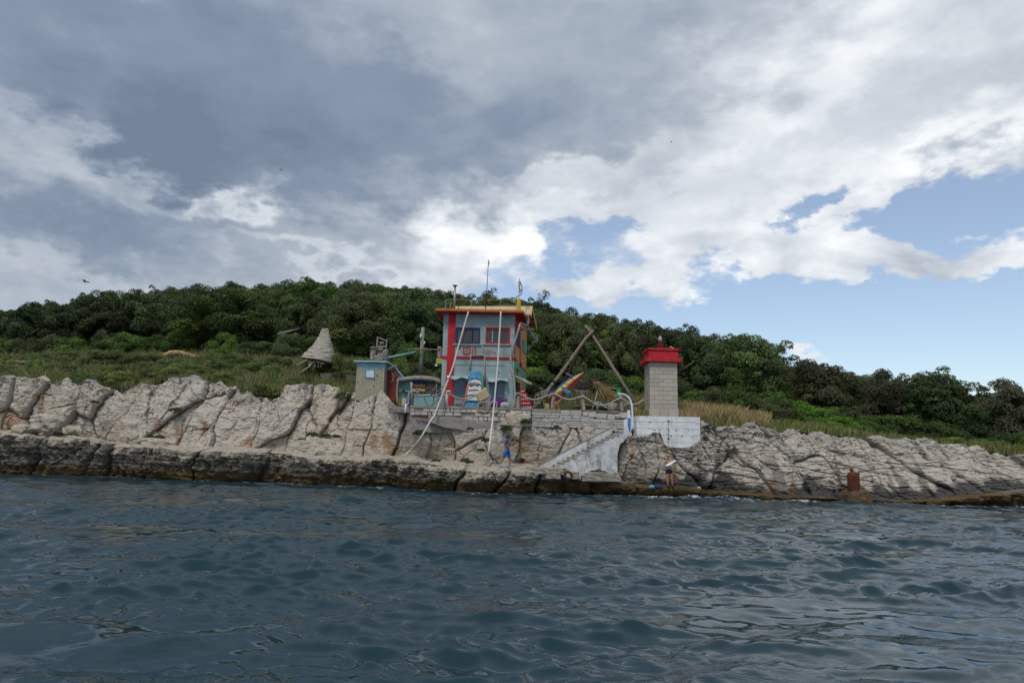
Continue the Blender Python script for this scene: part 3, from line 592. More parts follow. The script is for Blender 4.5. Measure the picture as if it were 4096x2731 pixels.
def crown_mesh(name, seed, shape='oak', nclump=80, per=400, leaf=0.082):
    rng = np.random.default_rng(seed); Cs, Ns, Ts = [], [], []
    for i in range(nclump):
        if shape == 'oak':                                      # unit crown, radius ~1, height -0.75..0.85
            if i == 0: lobes = [(np.array([rng.uniform(-.42, .42), rng.uniform(-.42, .42), (-.42, -.3, -.05, .1, .25)[q_] + rng.uniform(-.08, .08)]), rng.uniform(.52, .74)) for q_ in range(5)]
            u = rng.random(); ph = rng.random() * 6.283; cz = -0.8 + 1.62 * u ** 0.85; rr = math.sqrt(max(0.0, 1 - (cz / 0.95) ** 2)) * rng.uniform(0.62, 0.92) * (0.95 + 0.2 * math.sin(ph * 3 + seed))
            c = np.array([rr * math.cos(ph), rr * math.sin(ph), cz * 0.82]); r = rng.uniform(0.17, 0.34)
            if nclump < 100:
                lc, lr = lobes[i % 5]; dd_ = rng.normal(0, 1, 3); dd_ /= np.linalg.norm(dd_); dd_[2] = abs(dd_[2]) if rng.random() < .7 else dd_[2]; c = lc + dd_ * lr * rng.uniform(.7, 1.0); r = rng.uniform(.11, .30)
            if i % 9 == 0 and nclump < 100: c = c * rng.uniform(1.0, 1.15) + np.array([0, 0, .05]); r *= .6
        elif shape == 'pine':
            u = rng.random(); cz = -0.9 + 1.9 * u; rr = (1.05 - (cz + 0.9) / 1.95) * rng.uniform(0.3, 0.62); ph = rng.random() * 6.283
            c = np.array([rr * math.cos(ph), rr * math.sin(ph), cz]); r = rng.uniform(0.12, 0.24)
        elif shape == 'open':                                   # thin crown, sky shows through
            ph = rng.random() * 6.283; cz = rng.uniform(-0.4, 0.9); rr = rng.uniform(0.2, 0.85) * (1 - 0.5 * max(0, cz)); c = np.array([rr * math.cos(ph), rr * math.sin(ph), cz]); r = rng.uniform(0.14, 0.24)
        else:                                                   # shrub: dome on the ground
            ph = rng.random() * 6.283; cz = rng.random() ** 0.8 * 0.9; rr = math.sqrt(max(0, 1 - cz ** 2)) * rng.uniform(0.45, 0.95); c = np.array([rr * math.cos(ph), rr * math.sin(ph), cz * 0.8]); r = rng.uniform(0.2, 0.34)
        n = int(per * (r / 0.28) ** 1.6); d = rng.normal(0, 1, (n, 3)); d /= np.linalg.norm(d, axis=1, keepdims=True); d[:, 2] = np.where(d[:, 2] < -0.35, -d[:, 2], d[:, 2])
        rad = r * (0.55 + 0.5 * rng.random(n) ** 0.5)[:, None]; p = c + d * rad * np.array([1, 1, 0.8])
        out = c / (np.linalg.norm(c) + 1e-6); Cs.append(p); Ns.append(d * 0.9 + out * 0.5 + np.array([0, 0, 0.55])); Ts.append(np.clip(rng.normal(0.42, 0.2) + 0.16 * rng.normal(0, 1, n) + 0.16 * d[:, 2], 0, 1))  # tint is random, plus lighter clump tops: light from above put in the colour
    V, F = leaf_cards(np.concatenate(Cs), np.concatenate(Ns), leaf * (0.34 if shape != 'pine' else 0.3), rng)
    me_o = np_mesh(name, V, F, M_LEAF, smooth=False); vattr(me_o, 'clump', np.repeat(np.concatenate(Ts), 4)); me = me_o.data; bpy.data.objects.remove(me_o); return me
def trunk_mesh(name, seed, h=1.0):
    rnd = random.Random(seed); mb = MB(); x = y = 0; pts = [(0, 0, -0.08)]
    for i in range(1, 6): x += rnd.uniform(-.05, .05); y += rnd.uniform(-.05, .05); pts.append((x, y, i * 0.16))
    mb.tube(pts, [0.075, 0.062, 0.055, 0.048, 0.036, 0.02], 7)
    for i in range(5):
        a = rnd.random() * 6.28; k = rnd.choice((2, 3, 4)); p = Vector(pts[k]); l = rnd.uniform(.3, .5)
        mb.tube([p, p + Vector((math.cos(a) * l * .5, math.sin(a) * l * .5, l * .35)), p + Vector((math.cos(a) * l, math.sin(a) * l, l * .75))], [0.036, 0.024, 0.01], 5)
    o = mb.build(name, M_BARK, smooth=True); me = o.data; bpy.data.objects.remove(o); return me
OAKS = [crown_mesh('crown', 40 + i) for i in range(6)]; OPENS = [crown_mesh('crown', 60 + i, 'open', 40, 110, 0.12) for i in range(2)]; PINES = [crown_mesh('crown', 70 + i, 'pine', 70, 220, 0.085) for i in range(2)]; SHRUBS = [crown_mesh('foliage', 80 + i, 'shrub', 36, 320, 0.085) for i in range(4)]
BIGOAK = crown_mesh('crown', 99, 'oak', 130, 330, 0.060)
TRUNKS = [trunk_mesh('trunk', 50 + i) for i in range(3)]
def add_tree(X, Y, R, H, crown, color, label, group, rot=0.0, cz=0.6, name='oak_tree', sink=0.0, zbase=None):
    z = float(ground_z(X, Y)) - 0.1 - sink if zbase is None else zbase
    t = thing(name, label, 'tree', (X, Y, z), group)
    tr = bpy.data.objects.new('trunk', TRUNKS[int(abs(X * 7)) % 3]); COL.objects.link(tr); tr.parent = t; tr.scale = (H * 0.55, H * 0.55, H * cz * 1.2)
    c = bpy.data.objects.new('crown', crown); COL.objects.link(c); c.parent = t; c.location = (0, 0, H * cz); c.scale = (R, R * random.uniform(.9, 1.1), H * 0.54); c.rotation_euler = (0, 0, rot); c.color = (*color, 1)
    return t
def add_shrub(X, Y, R, H, color, label, group, k=0, name='shrub', z=None):
    z = float(ground_z(X, Y)) - 0.05 if z is None else z
    o = bpy.data.objects.new(name, SHRUBS[k % 4]); COL.objects.link(o); o.location = (X, Y, z); o.scale = (R, R, H); o.rotation_euler = (0, 0, random.random() * 6.28); o.color = (*color, 1)
    tag(o, label, 'shrub', group); return o
def col4(X, Y): return float(np.interp(X / Y, TANX, xs4))
GREENS = [(0.092, 0.140, 0.050), (0.080, 0.128, 0.054), (0.112, 0.155, 0.050), (0.068, 0.108, 0.042), (0.096, 0.168, 0.048), (0.104, 0.128, 0.060), (0.120, 0.142, 0.066)]
def plant_wood():
    rnd = random.Random(3); placed = []
    rows = []
    for i in range(9000):
        x4 = rnd.uniform(-250, 4350); t_ = rnd.random()
        d0 = float(np.interp(x4, [-300, 0, 700, 1000, 1300, 1480, 1600, 2100, 2560, 2900, 3300, 3700, 4400], [63, 62, 66, 62, 59, 57, 57, 53, 53, 49.5, 45.5, 44, 42.5])); d1 = float(np.interp(x4, [-300, 1300, 2300, 3000, 3600, 4400], [103, 112, 107, 96, 82, 76]))
        Y = d0 + (d1 - d0) * t_ ** 0.9; X = Y * float(np.interp(x4, xs4, TANX)); sp = 3.4 + 1.2 * t_
        if x4 > 2900 and Y > d0 + 25: sp = 5
        if any((X - a) ** 2 + (Y - b) ** 2 < sp * sp for a, b in placed): continue
        placed.append((X, Y)); rows.append((x4, t_, X, Y))
        if len(placed) > 290: break
    for j, (x4, t_, X, Y) in enumerate(rows):
        R = rnd.uniform(2.3, 3.5) * (0.85 if t_ < 0.12 else 1.0); H = rnd.uniform(5.4, 6.8)
        if x4 > 3050: H *= 0.82
        g = list(rnd.choice(GREENS)); 
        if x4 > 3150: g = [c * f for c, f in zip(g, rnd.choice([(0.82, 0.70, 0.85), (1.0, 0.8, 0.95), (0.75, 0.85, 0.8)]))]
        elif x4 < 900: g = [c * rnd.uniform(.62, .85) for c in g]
        crown = rnd.choice(OAKS)
        if t_ > 0.93 and rnd.random() < 0.07: crown = rnd.choice(OPENS); g = [c * 0.6 for c in g]; R *= .8; H *= 1.1
        mark = [w_ for lim, w_ in ((420, 'beyond the log bench'), (1050, 'beyond the straw heap'), (1400, 'beyond the rope tent'), (1700, 'beyond the painted shed'), (2130, 'behind the painted house'), (2560, 'behind the timber frame'), (2820, 'behind the stone tower'), (3450, 'above the bright mastic bushes'), (9999, 'above the rusty cylinder')) if x4 < lim][0]
        row = 'at the front edge of the wood' if t_ < .2 else 'in the middle of the wood' if t_ < .68 else 'on the skyline of the wood'
        zone = 'evergreen oak ' + row + ' ' + mark; grp = 'oaks ' + row + ' ' + mark; kk = rnd.uniform(.52, .98); g = [c * kk for c in g]; R *= rnd.uniform(.95, 1.2)
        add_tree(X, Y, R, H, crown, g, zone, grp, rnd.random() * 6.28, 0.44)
    def px(x4, y4, D): return at(x4, y4, D)
    def lone(x4, D, R, H, crown, color, label, name='oak_tree', cz=.55): p = at(x4, 1500, D); return add_tree(p[0], p[1], R, H, crown, color, label, None, 1.0, cz - .06, name)
    lone(870, 62, 4.6, 6.1, BIGOAK, (0.074, 0.108, 0.036), 'broad dark oak with a huge round crown behind the pile of dry straw')
    lone(1430, 57.5, 3.0, 6.0, BIGOAK, (0.105, 0.125, 0.056), 'round grey-green oak between the rope tent and the driftwood chair')
    lone(620, 63, 2.7, 5.8, OAKS[1], (0.068, 0.092, 0.042), 'dark oak just left of the broad big oak')
    lone(1640, 60, 3.0, 6.4, OAKS[2], (0.078, 0.125, 0.05), 'green oak behind the utility pole beside the house')
    lone(2200, 56, 2.8, 6.2, BIGOAK, (0.092, 0.120, 0.050), 'grey-green oak whose crown shows right beside the orange house wall')
    lone(2440, 58, 2.9, 6.0, OAKS[4], (0.105, 0.150, 0.048), 'light green oak framed by the leaning timber poles')
    lone(2165, 104, 2.0, 7.2, OPENS[0], (0.026, 0.036, 0.022), 'thin-crowned dark tree rising above the wood just right of the house roof', 'slender_tree', .62)
    lone(2990, 84, 2.3, 6.6, PINES[0], (0.035, 0.058, 0.030), 'dark pine rising on the skyline right of the tower', 'pine_tree', .58)
    lone(2940, 46.5, 1.75, 3.5, PINES[1], (0.080, 0.130, 0.028), 'small bright green pine beside the dry grass right of the tower', 'pine_tree', .5)
    # undergrowth at the edge of the wood
    k = 0
    for i in range(90):
        x4 = rnd.uniform(-150, 4250); d0 = float(np.interp(x4, [-300, 0, 700, 1000, 1300, 1480, 1600, 2100, 2560, 2900, 3300, 3700, 4400], [61, 60.5, 61, 58, 57, 56, 55, 51, 50.5, 47.5, 43.8, 42.3, 41])) + rnd.uniform(-.6, 2)
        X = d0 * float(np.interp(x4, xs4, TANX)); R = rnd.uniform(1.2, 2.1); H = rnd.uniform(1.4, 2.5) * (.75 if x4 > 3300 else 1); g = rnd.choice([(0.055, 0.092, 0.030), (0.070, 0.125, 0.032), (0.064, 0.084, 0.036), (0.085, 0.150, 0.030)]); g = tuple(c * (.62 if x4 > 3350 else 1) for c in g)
        mark = [w_ for lim, w_ in ((420, 'beyond the log bench'), (1050, 'beyond the straw heap'), (1400, 'beyond the rope tent'), (1700, 'beyond the painted shed'), (2130, 'behind the painted house'), (2560, 'behind the timber frame'), (2820, 'behind the stone tower'), (3450, 'above the bright mastic bushes'), (9999, 'above the rusty cylinder')) if x4 < lim][0]
        tone = 'bright green' if g[1] > .12 else 'dark green' if g[1] > .088 else 'grey-green'; lab = (tone + ' shrub at the foot of the wood ' + mark, tone + ' shrubs at the wood foot ' + mark)
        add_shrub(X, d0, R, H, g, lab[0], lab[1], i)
    for i, (x4, D, R, H) in enumerate([(3060, 45.5, 1.3, 1.1), (3130, 45, 1.7, 1.3), (3230, 45.2, 1.8, 1.2), (3340, 42.6, 1.5, 1.1), (3430, 42.2, 1.3, .9), (3520, 42, 1.1, .8), (3170, 46.2, 2.0, 1.9), (3290, 45.0, 1.8, 1.6), (3640, 41.6, 1.0, .8), (3800, 41, 1.1, .8), (3950, 40.6, 1.2, .9)]):
        p = at(x4, 1700, D); add_shrub(p[0], p[1], R, H, (0.090, 0.175, 0.024) if i < 8 else (0.07, 0.125, 0.03), 'low bright green mastic bush above the cliff right of the tower', 'bright bushes right of the tower', i)
    for i, (x4, D, R, H, g) in enumerate([(1330, 50, 1.25, 1.75, (0.075, 0.098, 0.030)), (1255, 50.5, 1.0, 1.2, (0.06, 0.08, 0.03)), (830, 53, 1.3, 1.2, (0.085, 0.10, 0.034)), (420, 55, 2.0, 1.3, (0.06, 0.075, 0.034)), (560, 54, 1.6, 1.1, (0.07, 0.08, 0.032)), (330, 49.5, .7, .7, (0.055, 0.075, 0.025)), (420, 49, .9, .8, (0.06, 0.068, 0.036)), (1400, 47.5, 1.0, .9, (0.06, 0.075, 0.03)), (1660, 49, 1.3, 1.5, (0.055, 0.07, 0.028)), (1590, 50, 1.2, 1.4, (0.06, 0.08, 0.03)), (700, 52, 1.2, .8, (0.07, 0.085, 0.03)), (980, 51, 1.1, .9, (0.065, 0.085, 0.028)), (1100, 48, .9, .7, (0.075, 0.09, 0.03)), (1050, 46.6, .8, .6, (0.06, 0.075, 0.025)), (250, 52, 1.2, .9, (0.065, 0.08, 0.03)), (1180, 47.4, .8, .7, (.06, .08, .028)), (1260, 46.9, .7, .7, (.055, .075, .03)), (1130, 47.6, .9, .6, (.085, .11, .034)), (760, 49, .9, .55, (.055, .065, .03)), (900, 48.6, 1.0, .7, (.08, .11, .03)), (640, 50, 1.2, .6, (.06, .07, .032)), (480, 51, 1.3, .9, (.085, .105, .035)), (120, 50, 1.0, .6, (.055, .07, .03)), (30, 51, 1.2, .8, (.06, .075, .032)), (950, 54, 1.5, 1.0, (.07, .09, .03)), (1120, 53, 1.4, 1.1, (.065, .085, .03)), (1430, 50, 1.1, 1.2, (.06, .085, .03)), (1500, 49, 1.0, 1.0, (.07, .09, .03))] + [(rnd.uniform(-60, 1120), rnd.uniform(48.6, 58), rnd.uniform(.6, 1.5), rnd.uniform(.5, 1.1), rnd.choice([(.075, .105, .034), (.09, .13, .036), (.06, .082, .034), (.10, .125, .04), (.055, .09, .03)])) for _ in range(42)]):
        g = tuple(c * 1.45 for c in g); H *= 1.15; p = at(x4, 1500, D); add_shrub(p[0], p[1], R, H, g, ['feathery broom bush beside the rope tent', 'small broom bush between rope tent and broom bush'][i] if i < 2 else ('yellow-green' if g[1] > .15 else 'grey-green') + (' tall' if H > .85 else ' low') + ' broom bush in the grass ' + ('beside the log bench' if x4 < 330 else 'before the straw heap' if x4 < 1000 else 'around the rope tent' if x4 < 1420 else 'behind the painted shed'), None if i < 2 else 'broom bushes ' + str(g[1] > .15) + str(H > .85) + str(int(x4 >= 330) + int(x4 >= 1000) + int(x4 >= 1420)), i, 'broom_bush')
    for i in range(46):
        x4 = rnd.uniform(-40, 1545) if i < 34 else rnd.uniform(2830, 4080); D = float(np.interp(x4, xs4, topD)) + rnd.uniform(.9, 2.6); p = at(x4, 1500, D); R = rnd.uniform(.35, .85); g = rnd.choice([(.105, .15, .045), (.08, .125, .04), (.125, .165, .05), (.085, .105, .05)])
        mk = 'above the big boulder' if x4 < 420 else 'above the red writing' if x4 < 1120 else 'beside the shed rocks' if x4 < 1600 else 'above the cliff beyond the tower'
        tn = 'pale' if g[1] > .145 else 'dull'; add_shrub(p[0], p[1], R, R * rnd.uniform(.6, 1.0), g, tn + ' green cushion shrub right at the cliff edge ' + mk, tn + ' cushion shrubs ' + mk, i, 'cushion_shrub')
    # tufts in the cracks of the rock
    for i, (x4, y4, D, r) in enumerate([(700, 1640, 45.2, .42), (600, 1745, 44.6, .3), (640, 1748, 44.5, .35), (1370, 1585, 43.3, .55), (1250, 1738, 41.6, .4), (1300, 1745, 41.3, .4), (1345, 1745, 41.2, .3), (1680, 1730, 38.6, .42), (1745, 1844, 37.9, .3), (1880, 1715, 38.2, .25), (1925, 1800, 37.2, .25), (1860, 1840, 37.3, .3), (1880, 1848, 37.2, .25), (2025, 1712, 38.3, .45), (2105, 1686, 38.5, .36), (2062, 1760, 37.6, .26), (1945, 1760, 37.6, .28), (2495, 1775, 37, .2), (2822, 1756, 37.6, .25), (1355, 1500, 46, .5), (380, 1608, 46, .3), (2225, 1706, 38.3, .2), (3715, 1838, 36.8, .16)]):
        p = at(x4, y4, D - 0.15); o = add_shrub(p[0], p[1], r, r * .8, (0.045, 0.075, 0.022), 'small green tuft growing from a crack in the pale cliff', 'tufts in the cliff cracks', i, 'rock_plant', float(p[2]) - r * .3)
plant_wood()

# ------------------------------------------------------------------ grass
def build_grass():
    rng = np.random.default_rng(9); Vs, Cs = [], []
    def field(n, x0, x1, dmin, dmax, h, cols, edge=True, wmul=1.0):
        x4 = rng.uniform(x0, x1, n); dt = np.interp(x4, xs4, topD); D = (dt + dmin) + (dmax - dmin) * rng.random(n) ** 1.2
        tx = np.interp(x4, xs4, TANX); X = D * tx; k = fbm(X * 0.5, D * 0.5, 701, 3); keep = (k > -0.35) & ~is_terrace(X, D) & ~((x4 > 1130) & (x4 < 1400) & (D > 46.5) & (D < 51.5) & (rng.random(n) < .75)); X, D, k = X[keep], D[keep], k[keep]; m = len(X)
        Z = ground_z(X, D) + 0.22 * fbm(X * 0.35, D * 0.35, 501, 4) + 0.10 * fbm(X * 1.4, D * 1.4, 503, 4)
        hh = h * rng.uniform(0.45, 1.25, m) * (0.8 + 0.7 * np.clip(k, -.4, .6)); a = rng.random(m) * 6.283; w = rng.uniform(0.012, 0.030, m) * wmul; ln = rng.normal(0, 0.28, (m, 2)) * hh[:, None]
        b0 = np.stack([X - w * np.cos(a), D - w * np.sin(a), Z - .05], -1); b1 = np.stack([X + w * np.cos(a), D + w * np.sin(a), Z - .05], -1); tp = np.stack([X + ln[:, 0], D + ln[:, 1], Z + hh], -1)
        md = (b0 + b1) / 2 * 0.45 + tp * 0.55 + np.stack([-ln[:, 0] * .15, -ln[:, 1] * .15, hh * .06], -1); wv = np.stack([w * .8 * np.cos(a), w * .8 * np.sin(a), 0 * w], -1)
        V = np.stack([b0, b1, md + wv, tp, md - wv], 1); Vs.append(V.reshape(-1, 3)); c = np.array(cols)[rng.integers(0, len(cols), m)] * rng.uniform(.7, 1.3, (m, 1)); Cs.append(np.repeat(c, 5, 0))
    G = [(0.145, 0.185, 0.052), (0.115, 0.160, 0.046), (0.18, 0.195, 0.068), (0.24, 0.225, 0.105)]; DRY = [(0.40, 0.30, 0.15), (0.33, 0.24, 0.11), (0.20, 0.17, 0.075), (0.46, 0.37, 0.21)]
    field(46000, -300, 1560, 0.3, 13, 0.62, G); field(9000, -300, 1560, 1.0, 11, 0.85, [(0.22, 0.2, 0.11), (0.17, 0.16, 0.07), (0.3, 0.26, 0.15)], wmul=.7)
    field(15000, 2790, 4400, 0.5, 7, 0.50, G + [(0.2, .18, .08)]); field(13000, 2725, 3080, 1.0, 9.5, 0.9, DRY); field(7000, 2330, 2600, 1.5, 10, 0.75, G + DRY[:2]); field(3500, 1560, 2330, 9, 14, .7, G)
    V = np.concatenate(Vs); F = np.arange(len(V)).reshape(-1, 5)
    m = bpy.data.materials.new('grass_blades'); m.use_nodes = True; t = NT(m.node_tree); b = t.n['Principled BSDF']; t.put(b.inputs['Base Color'], t.new('ShaderNodeAttribute', attribute_name='tint').outputs['Color']); b.inputs['Roughness'].default_value = 0.8; b.inputs['Specular IOR Level'].default_value = 0.15
    o = np_mesh('grass', V, F, m, smooth=False); cattr(o, 'tint', np.concatenate(Cs)); tag(o, None, kind='stuff'); return o
build_grass()

# ================================================================== BUILDINGS AND WALLS
M_BLUEGREY = mat('plaster_bluegrey', (0.295, 0.378, 0.385), 0.85, 0.10, 2.2, bump=0.35, bscale=22, stain=(0.17, 0.22, 0.225), stain_amt=0.75)
M_RED = mat('paint_red', (0.45, 0.022, 0.030), 0.75, 0.14, 3, bump=0.3, stain=(0.27, 0.035, 0.035), stain_amt=0.7)
M_ORANGE = mat('paint_orange', (0.60, 0.30, 0.125), 0.75, 0.07, 2.5, bump=0.2, stain=(0.42, 0.20, 0.09), stain_amt=0.4)
M_ORANGE2 = mat('paint_orange_edge', (0.46, 0.175, 0.065), 0.75, 0.12, 5, bump=0.2, stain=(0.25, 0.12, 0.06), stain_amt=0.5)
M_GREEN = mat('paint_green', (0.155, 0.36, 0.25), 0.8, 0.08, 3, bump=0.3, stain=(0.1, 0.24, 0.17))
M_CREAM = mat('paint_cream', (0.50, 0.39, 0.235), 0.85, 0.10, 2, stain=(0.42, 0.16, 0.08), stain_amt=0.35)
M_NAVY = mat('paint_navy', (0.022, 0.035, 0.125), 0.6, 0.12, 5)
M_WHITE = mat('paint_white', (0.70, 0.72, 0.735), 0.8, 0.08, 2.5, bump=0.4, stain=(0.33, 0.34, 0.35), stain_amt=0.5)
M_STAIRW = mat('stair_whitewash', (0.53, 0.54, 0.545), 0.9, 0.18, 3.0, bump=0.7, bscale=12, stain=(0.19, 0.185, 0.18), stain_amt=0.9)
M_STEP = mat('worn_step', (0.33, 0.315, 0.29), 0.95, 0.16, 6, bump=0.5, stain=(0.17, 0.16, 0.15), stain_amt=0.6)
M_TURQ = mat('paint_turquoise', (0.20, 0.40, 0.43), 0.8, 0.10, 4, bump=0.25, stain=(0.13, 0.24, 0.26))
M_YELLOW = mat('paint_yellow', (0.52, 0.36, 0.05), 0.75, 0.12, 5, stain=(0.35, 0.2, 0.05))
M_CONC = mat('concrete', (0.27, 0.25, 0.225), 0.95, 0.14, 5, bump=0.6, bscale=40, stain=(0.16, 0.145, 0.13), stain_amt=0.6)
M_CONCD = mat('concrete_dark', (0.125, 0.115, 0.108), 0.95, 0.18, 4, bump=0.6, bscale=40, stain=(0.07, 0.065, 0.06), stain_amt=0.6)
M_STONE = mat('wall_stone', (0.46, 0.44, 0.405), 0.9, 0.14, 7, bump=0.6, bscale=30, objrand=0.16, stain=(0.24, 0.23, 0.22), stain_amt=0.55)
M_BLOCK = mat('tower_block', (0.435, 0.395, 0.335), 0.9, 0.07, 6, bump=0.3, bscale=40, objrand=0.10, stain=(0.35, 0.31, 0.25), stain_amt=0.3)
M_WOOD = mat('driftwood', (0.29, 0.265, 0.235), 0.9, 0.2, 9, bump=0.5, bscale=26, stain=(0.13, 0.115, 0.10), stain_amt=0.6, stretch=(1, 1, 0.35))
M_POLE = mat('timber_pole', (0.215, 0.175, 0.130), 0.9, 0.18, 6, bump=0.4, stain=(0.10, 0.085, 0.07), stain_amt=0.6)
M_DWOOD = mat('dark_wood', (0.075, 0.055, 0.042), 0.9, 0.2, 8, bump=0.4)
M_DOOR = mat('door_redbrown', (0.20, 0.045, 0.025), 0.75, 0.18, 6, bump=0.3, stain=(0.10, 0.03, 0.02))
M_ROPE_W = mat('rope_white', (0.60, 0.58, 0.55), 0.9, 0.08, 20, bump=0.5, bscale=60)
M_ROPE = mat('rope_tan', (0.36, 0.295, 0.215), 0.95, 0.15, 18, bump=0.6, bscale=60)
M_ROPE_G = mat('rope_grey', (0.36, 0.345, 0.32), 0.95, 0.15, 18, bump=0.6, bscale=60)
M_DARK = mat('dark_interior', (0.012, 0.012, 0.013), 0.9, 0.1)  # near-black colour holds the shade of openings; also used for a mullion
M_RUST = mat('rust', (0.100, 0.032, 0.016), 0.9, 0.25, 7, bump=0.5, stain=(0.05, 0.022, 0.014), stain_amt=0.7)
M_RUST_O = mat('rust_orange', (0.30, 0.12, 0.035), 0.95, 0.25, 9)
M_BRICK = mat('brick_red', (0.30, 0.105, 0.06), 0.9, 0.2, 12, bump=0.4, objrand=.2)
M_BRICKP = mat('brick_pale', (0.30, 0.225, 0.19), 0.95, 0.22, 9, bump=0.5, stain=(0.36, 0.34, 0.33), stain_amt=.5)
M_METAL = mat('grey_metal', (0.30, 0.31, 0.31), 0.45, 0.1, 8, metal=0.6, stain=(0.14, 0.07, 0.035), stain_amt=0.5)
M_BLACK = mat('black_rubber', (0.015, 0.015, 0.017), 0.6, 0.1)
M_SKYBLUE = mat('paint_skyblue', (0.085, 0.33, 0.56), 0.7, 0.13, 5, stain=(0.05, 0.19, 0.36), stain_amt=.6)
M_PURPLE = mat('cloth_purple', (0.105, 0.025, 0.175), 0.9, 0.15, 5)
M_BEIGE = mat('cushion_beige', (0.43, 0.36, 0.235), 0.95, 0.06, 5)
M_TEAL = mat('cloth_teal', (0.03, 0.26, 0.36), 0.85, 0.3, 4, stain=(0.02, 0.05, 0.22), stain_amt=.9)
M_LIME = mat('paint_lime', (0.42, 0.42, 0.10), 0.8, 0.1)
M_PGREEN = mat('plastic_green', (0.03, 0.30, 0.08), 0.6, 0.12, 4)
M_STRAW = mat('straw', (0.40, 0.29, 0.15), 0.95, 0.25, 14, bump=0.5)
M_BRUSH = mat('brushwood', (0.105, 0.085, 0.068), 0.95, 0.3, 12)
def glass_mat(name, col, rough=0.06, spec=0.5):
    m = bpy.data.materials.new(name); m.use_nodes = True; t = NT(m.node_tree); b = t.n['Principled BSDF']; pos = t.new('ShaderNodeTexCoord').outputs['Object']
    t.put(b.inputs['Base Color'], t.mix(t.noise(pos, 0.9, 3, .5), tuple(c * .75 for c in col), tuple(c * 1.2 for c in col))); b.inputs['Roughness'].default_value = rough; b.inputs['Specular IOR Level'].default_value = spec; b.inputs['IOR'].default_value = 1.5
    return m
M_GLASS = glass_mat('window_glass', (0.060, 0.062, 0.070)); M_GLASSB = glass_mat('door_glass', (0.075, 0.125, 0.215), 0.10, .6); M_LAMPGLASS = glass_mat('lamp_glass', (0.30, 0.31, 0.31))  # door glass base is blue: reflected sky and sea put into the colour

def plane_hit(c, x, y, p0, nrm):
    """point where the line of sight of a crop pixel meets a wall plane"""
    ox, oy, s = CROP[c]; d = ray(ox + x / s, oy + y / s); o = np.array([0, 0, CAM_H]); t = np.dot(np.array(p0) - o, nrm) / np.dot(d, nrm); return o + d * t
def poly_on(mb, c, pts, p0, nrm, th, lift=0.0):
    nrm = np.array(nrm, float); nrm /= np.linalg.norm(nrm); P = [plane_hit(c, x, y, p0, nrm) + nrm * lift for x, y in pts]; mb.prism(P, nrm * th); return P
def PL(c, pts, D):
    return [C(c, x, y, (D if not isinstance(D, (list, tuple)) else D[i])) for i, (x, y) in enumerate(pts)]

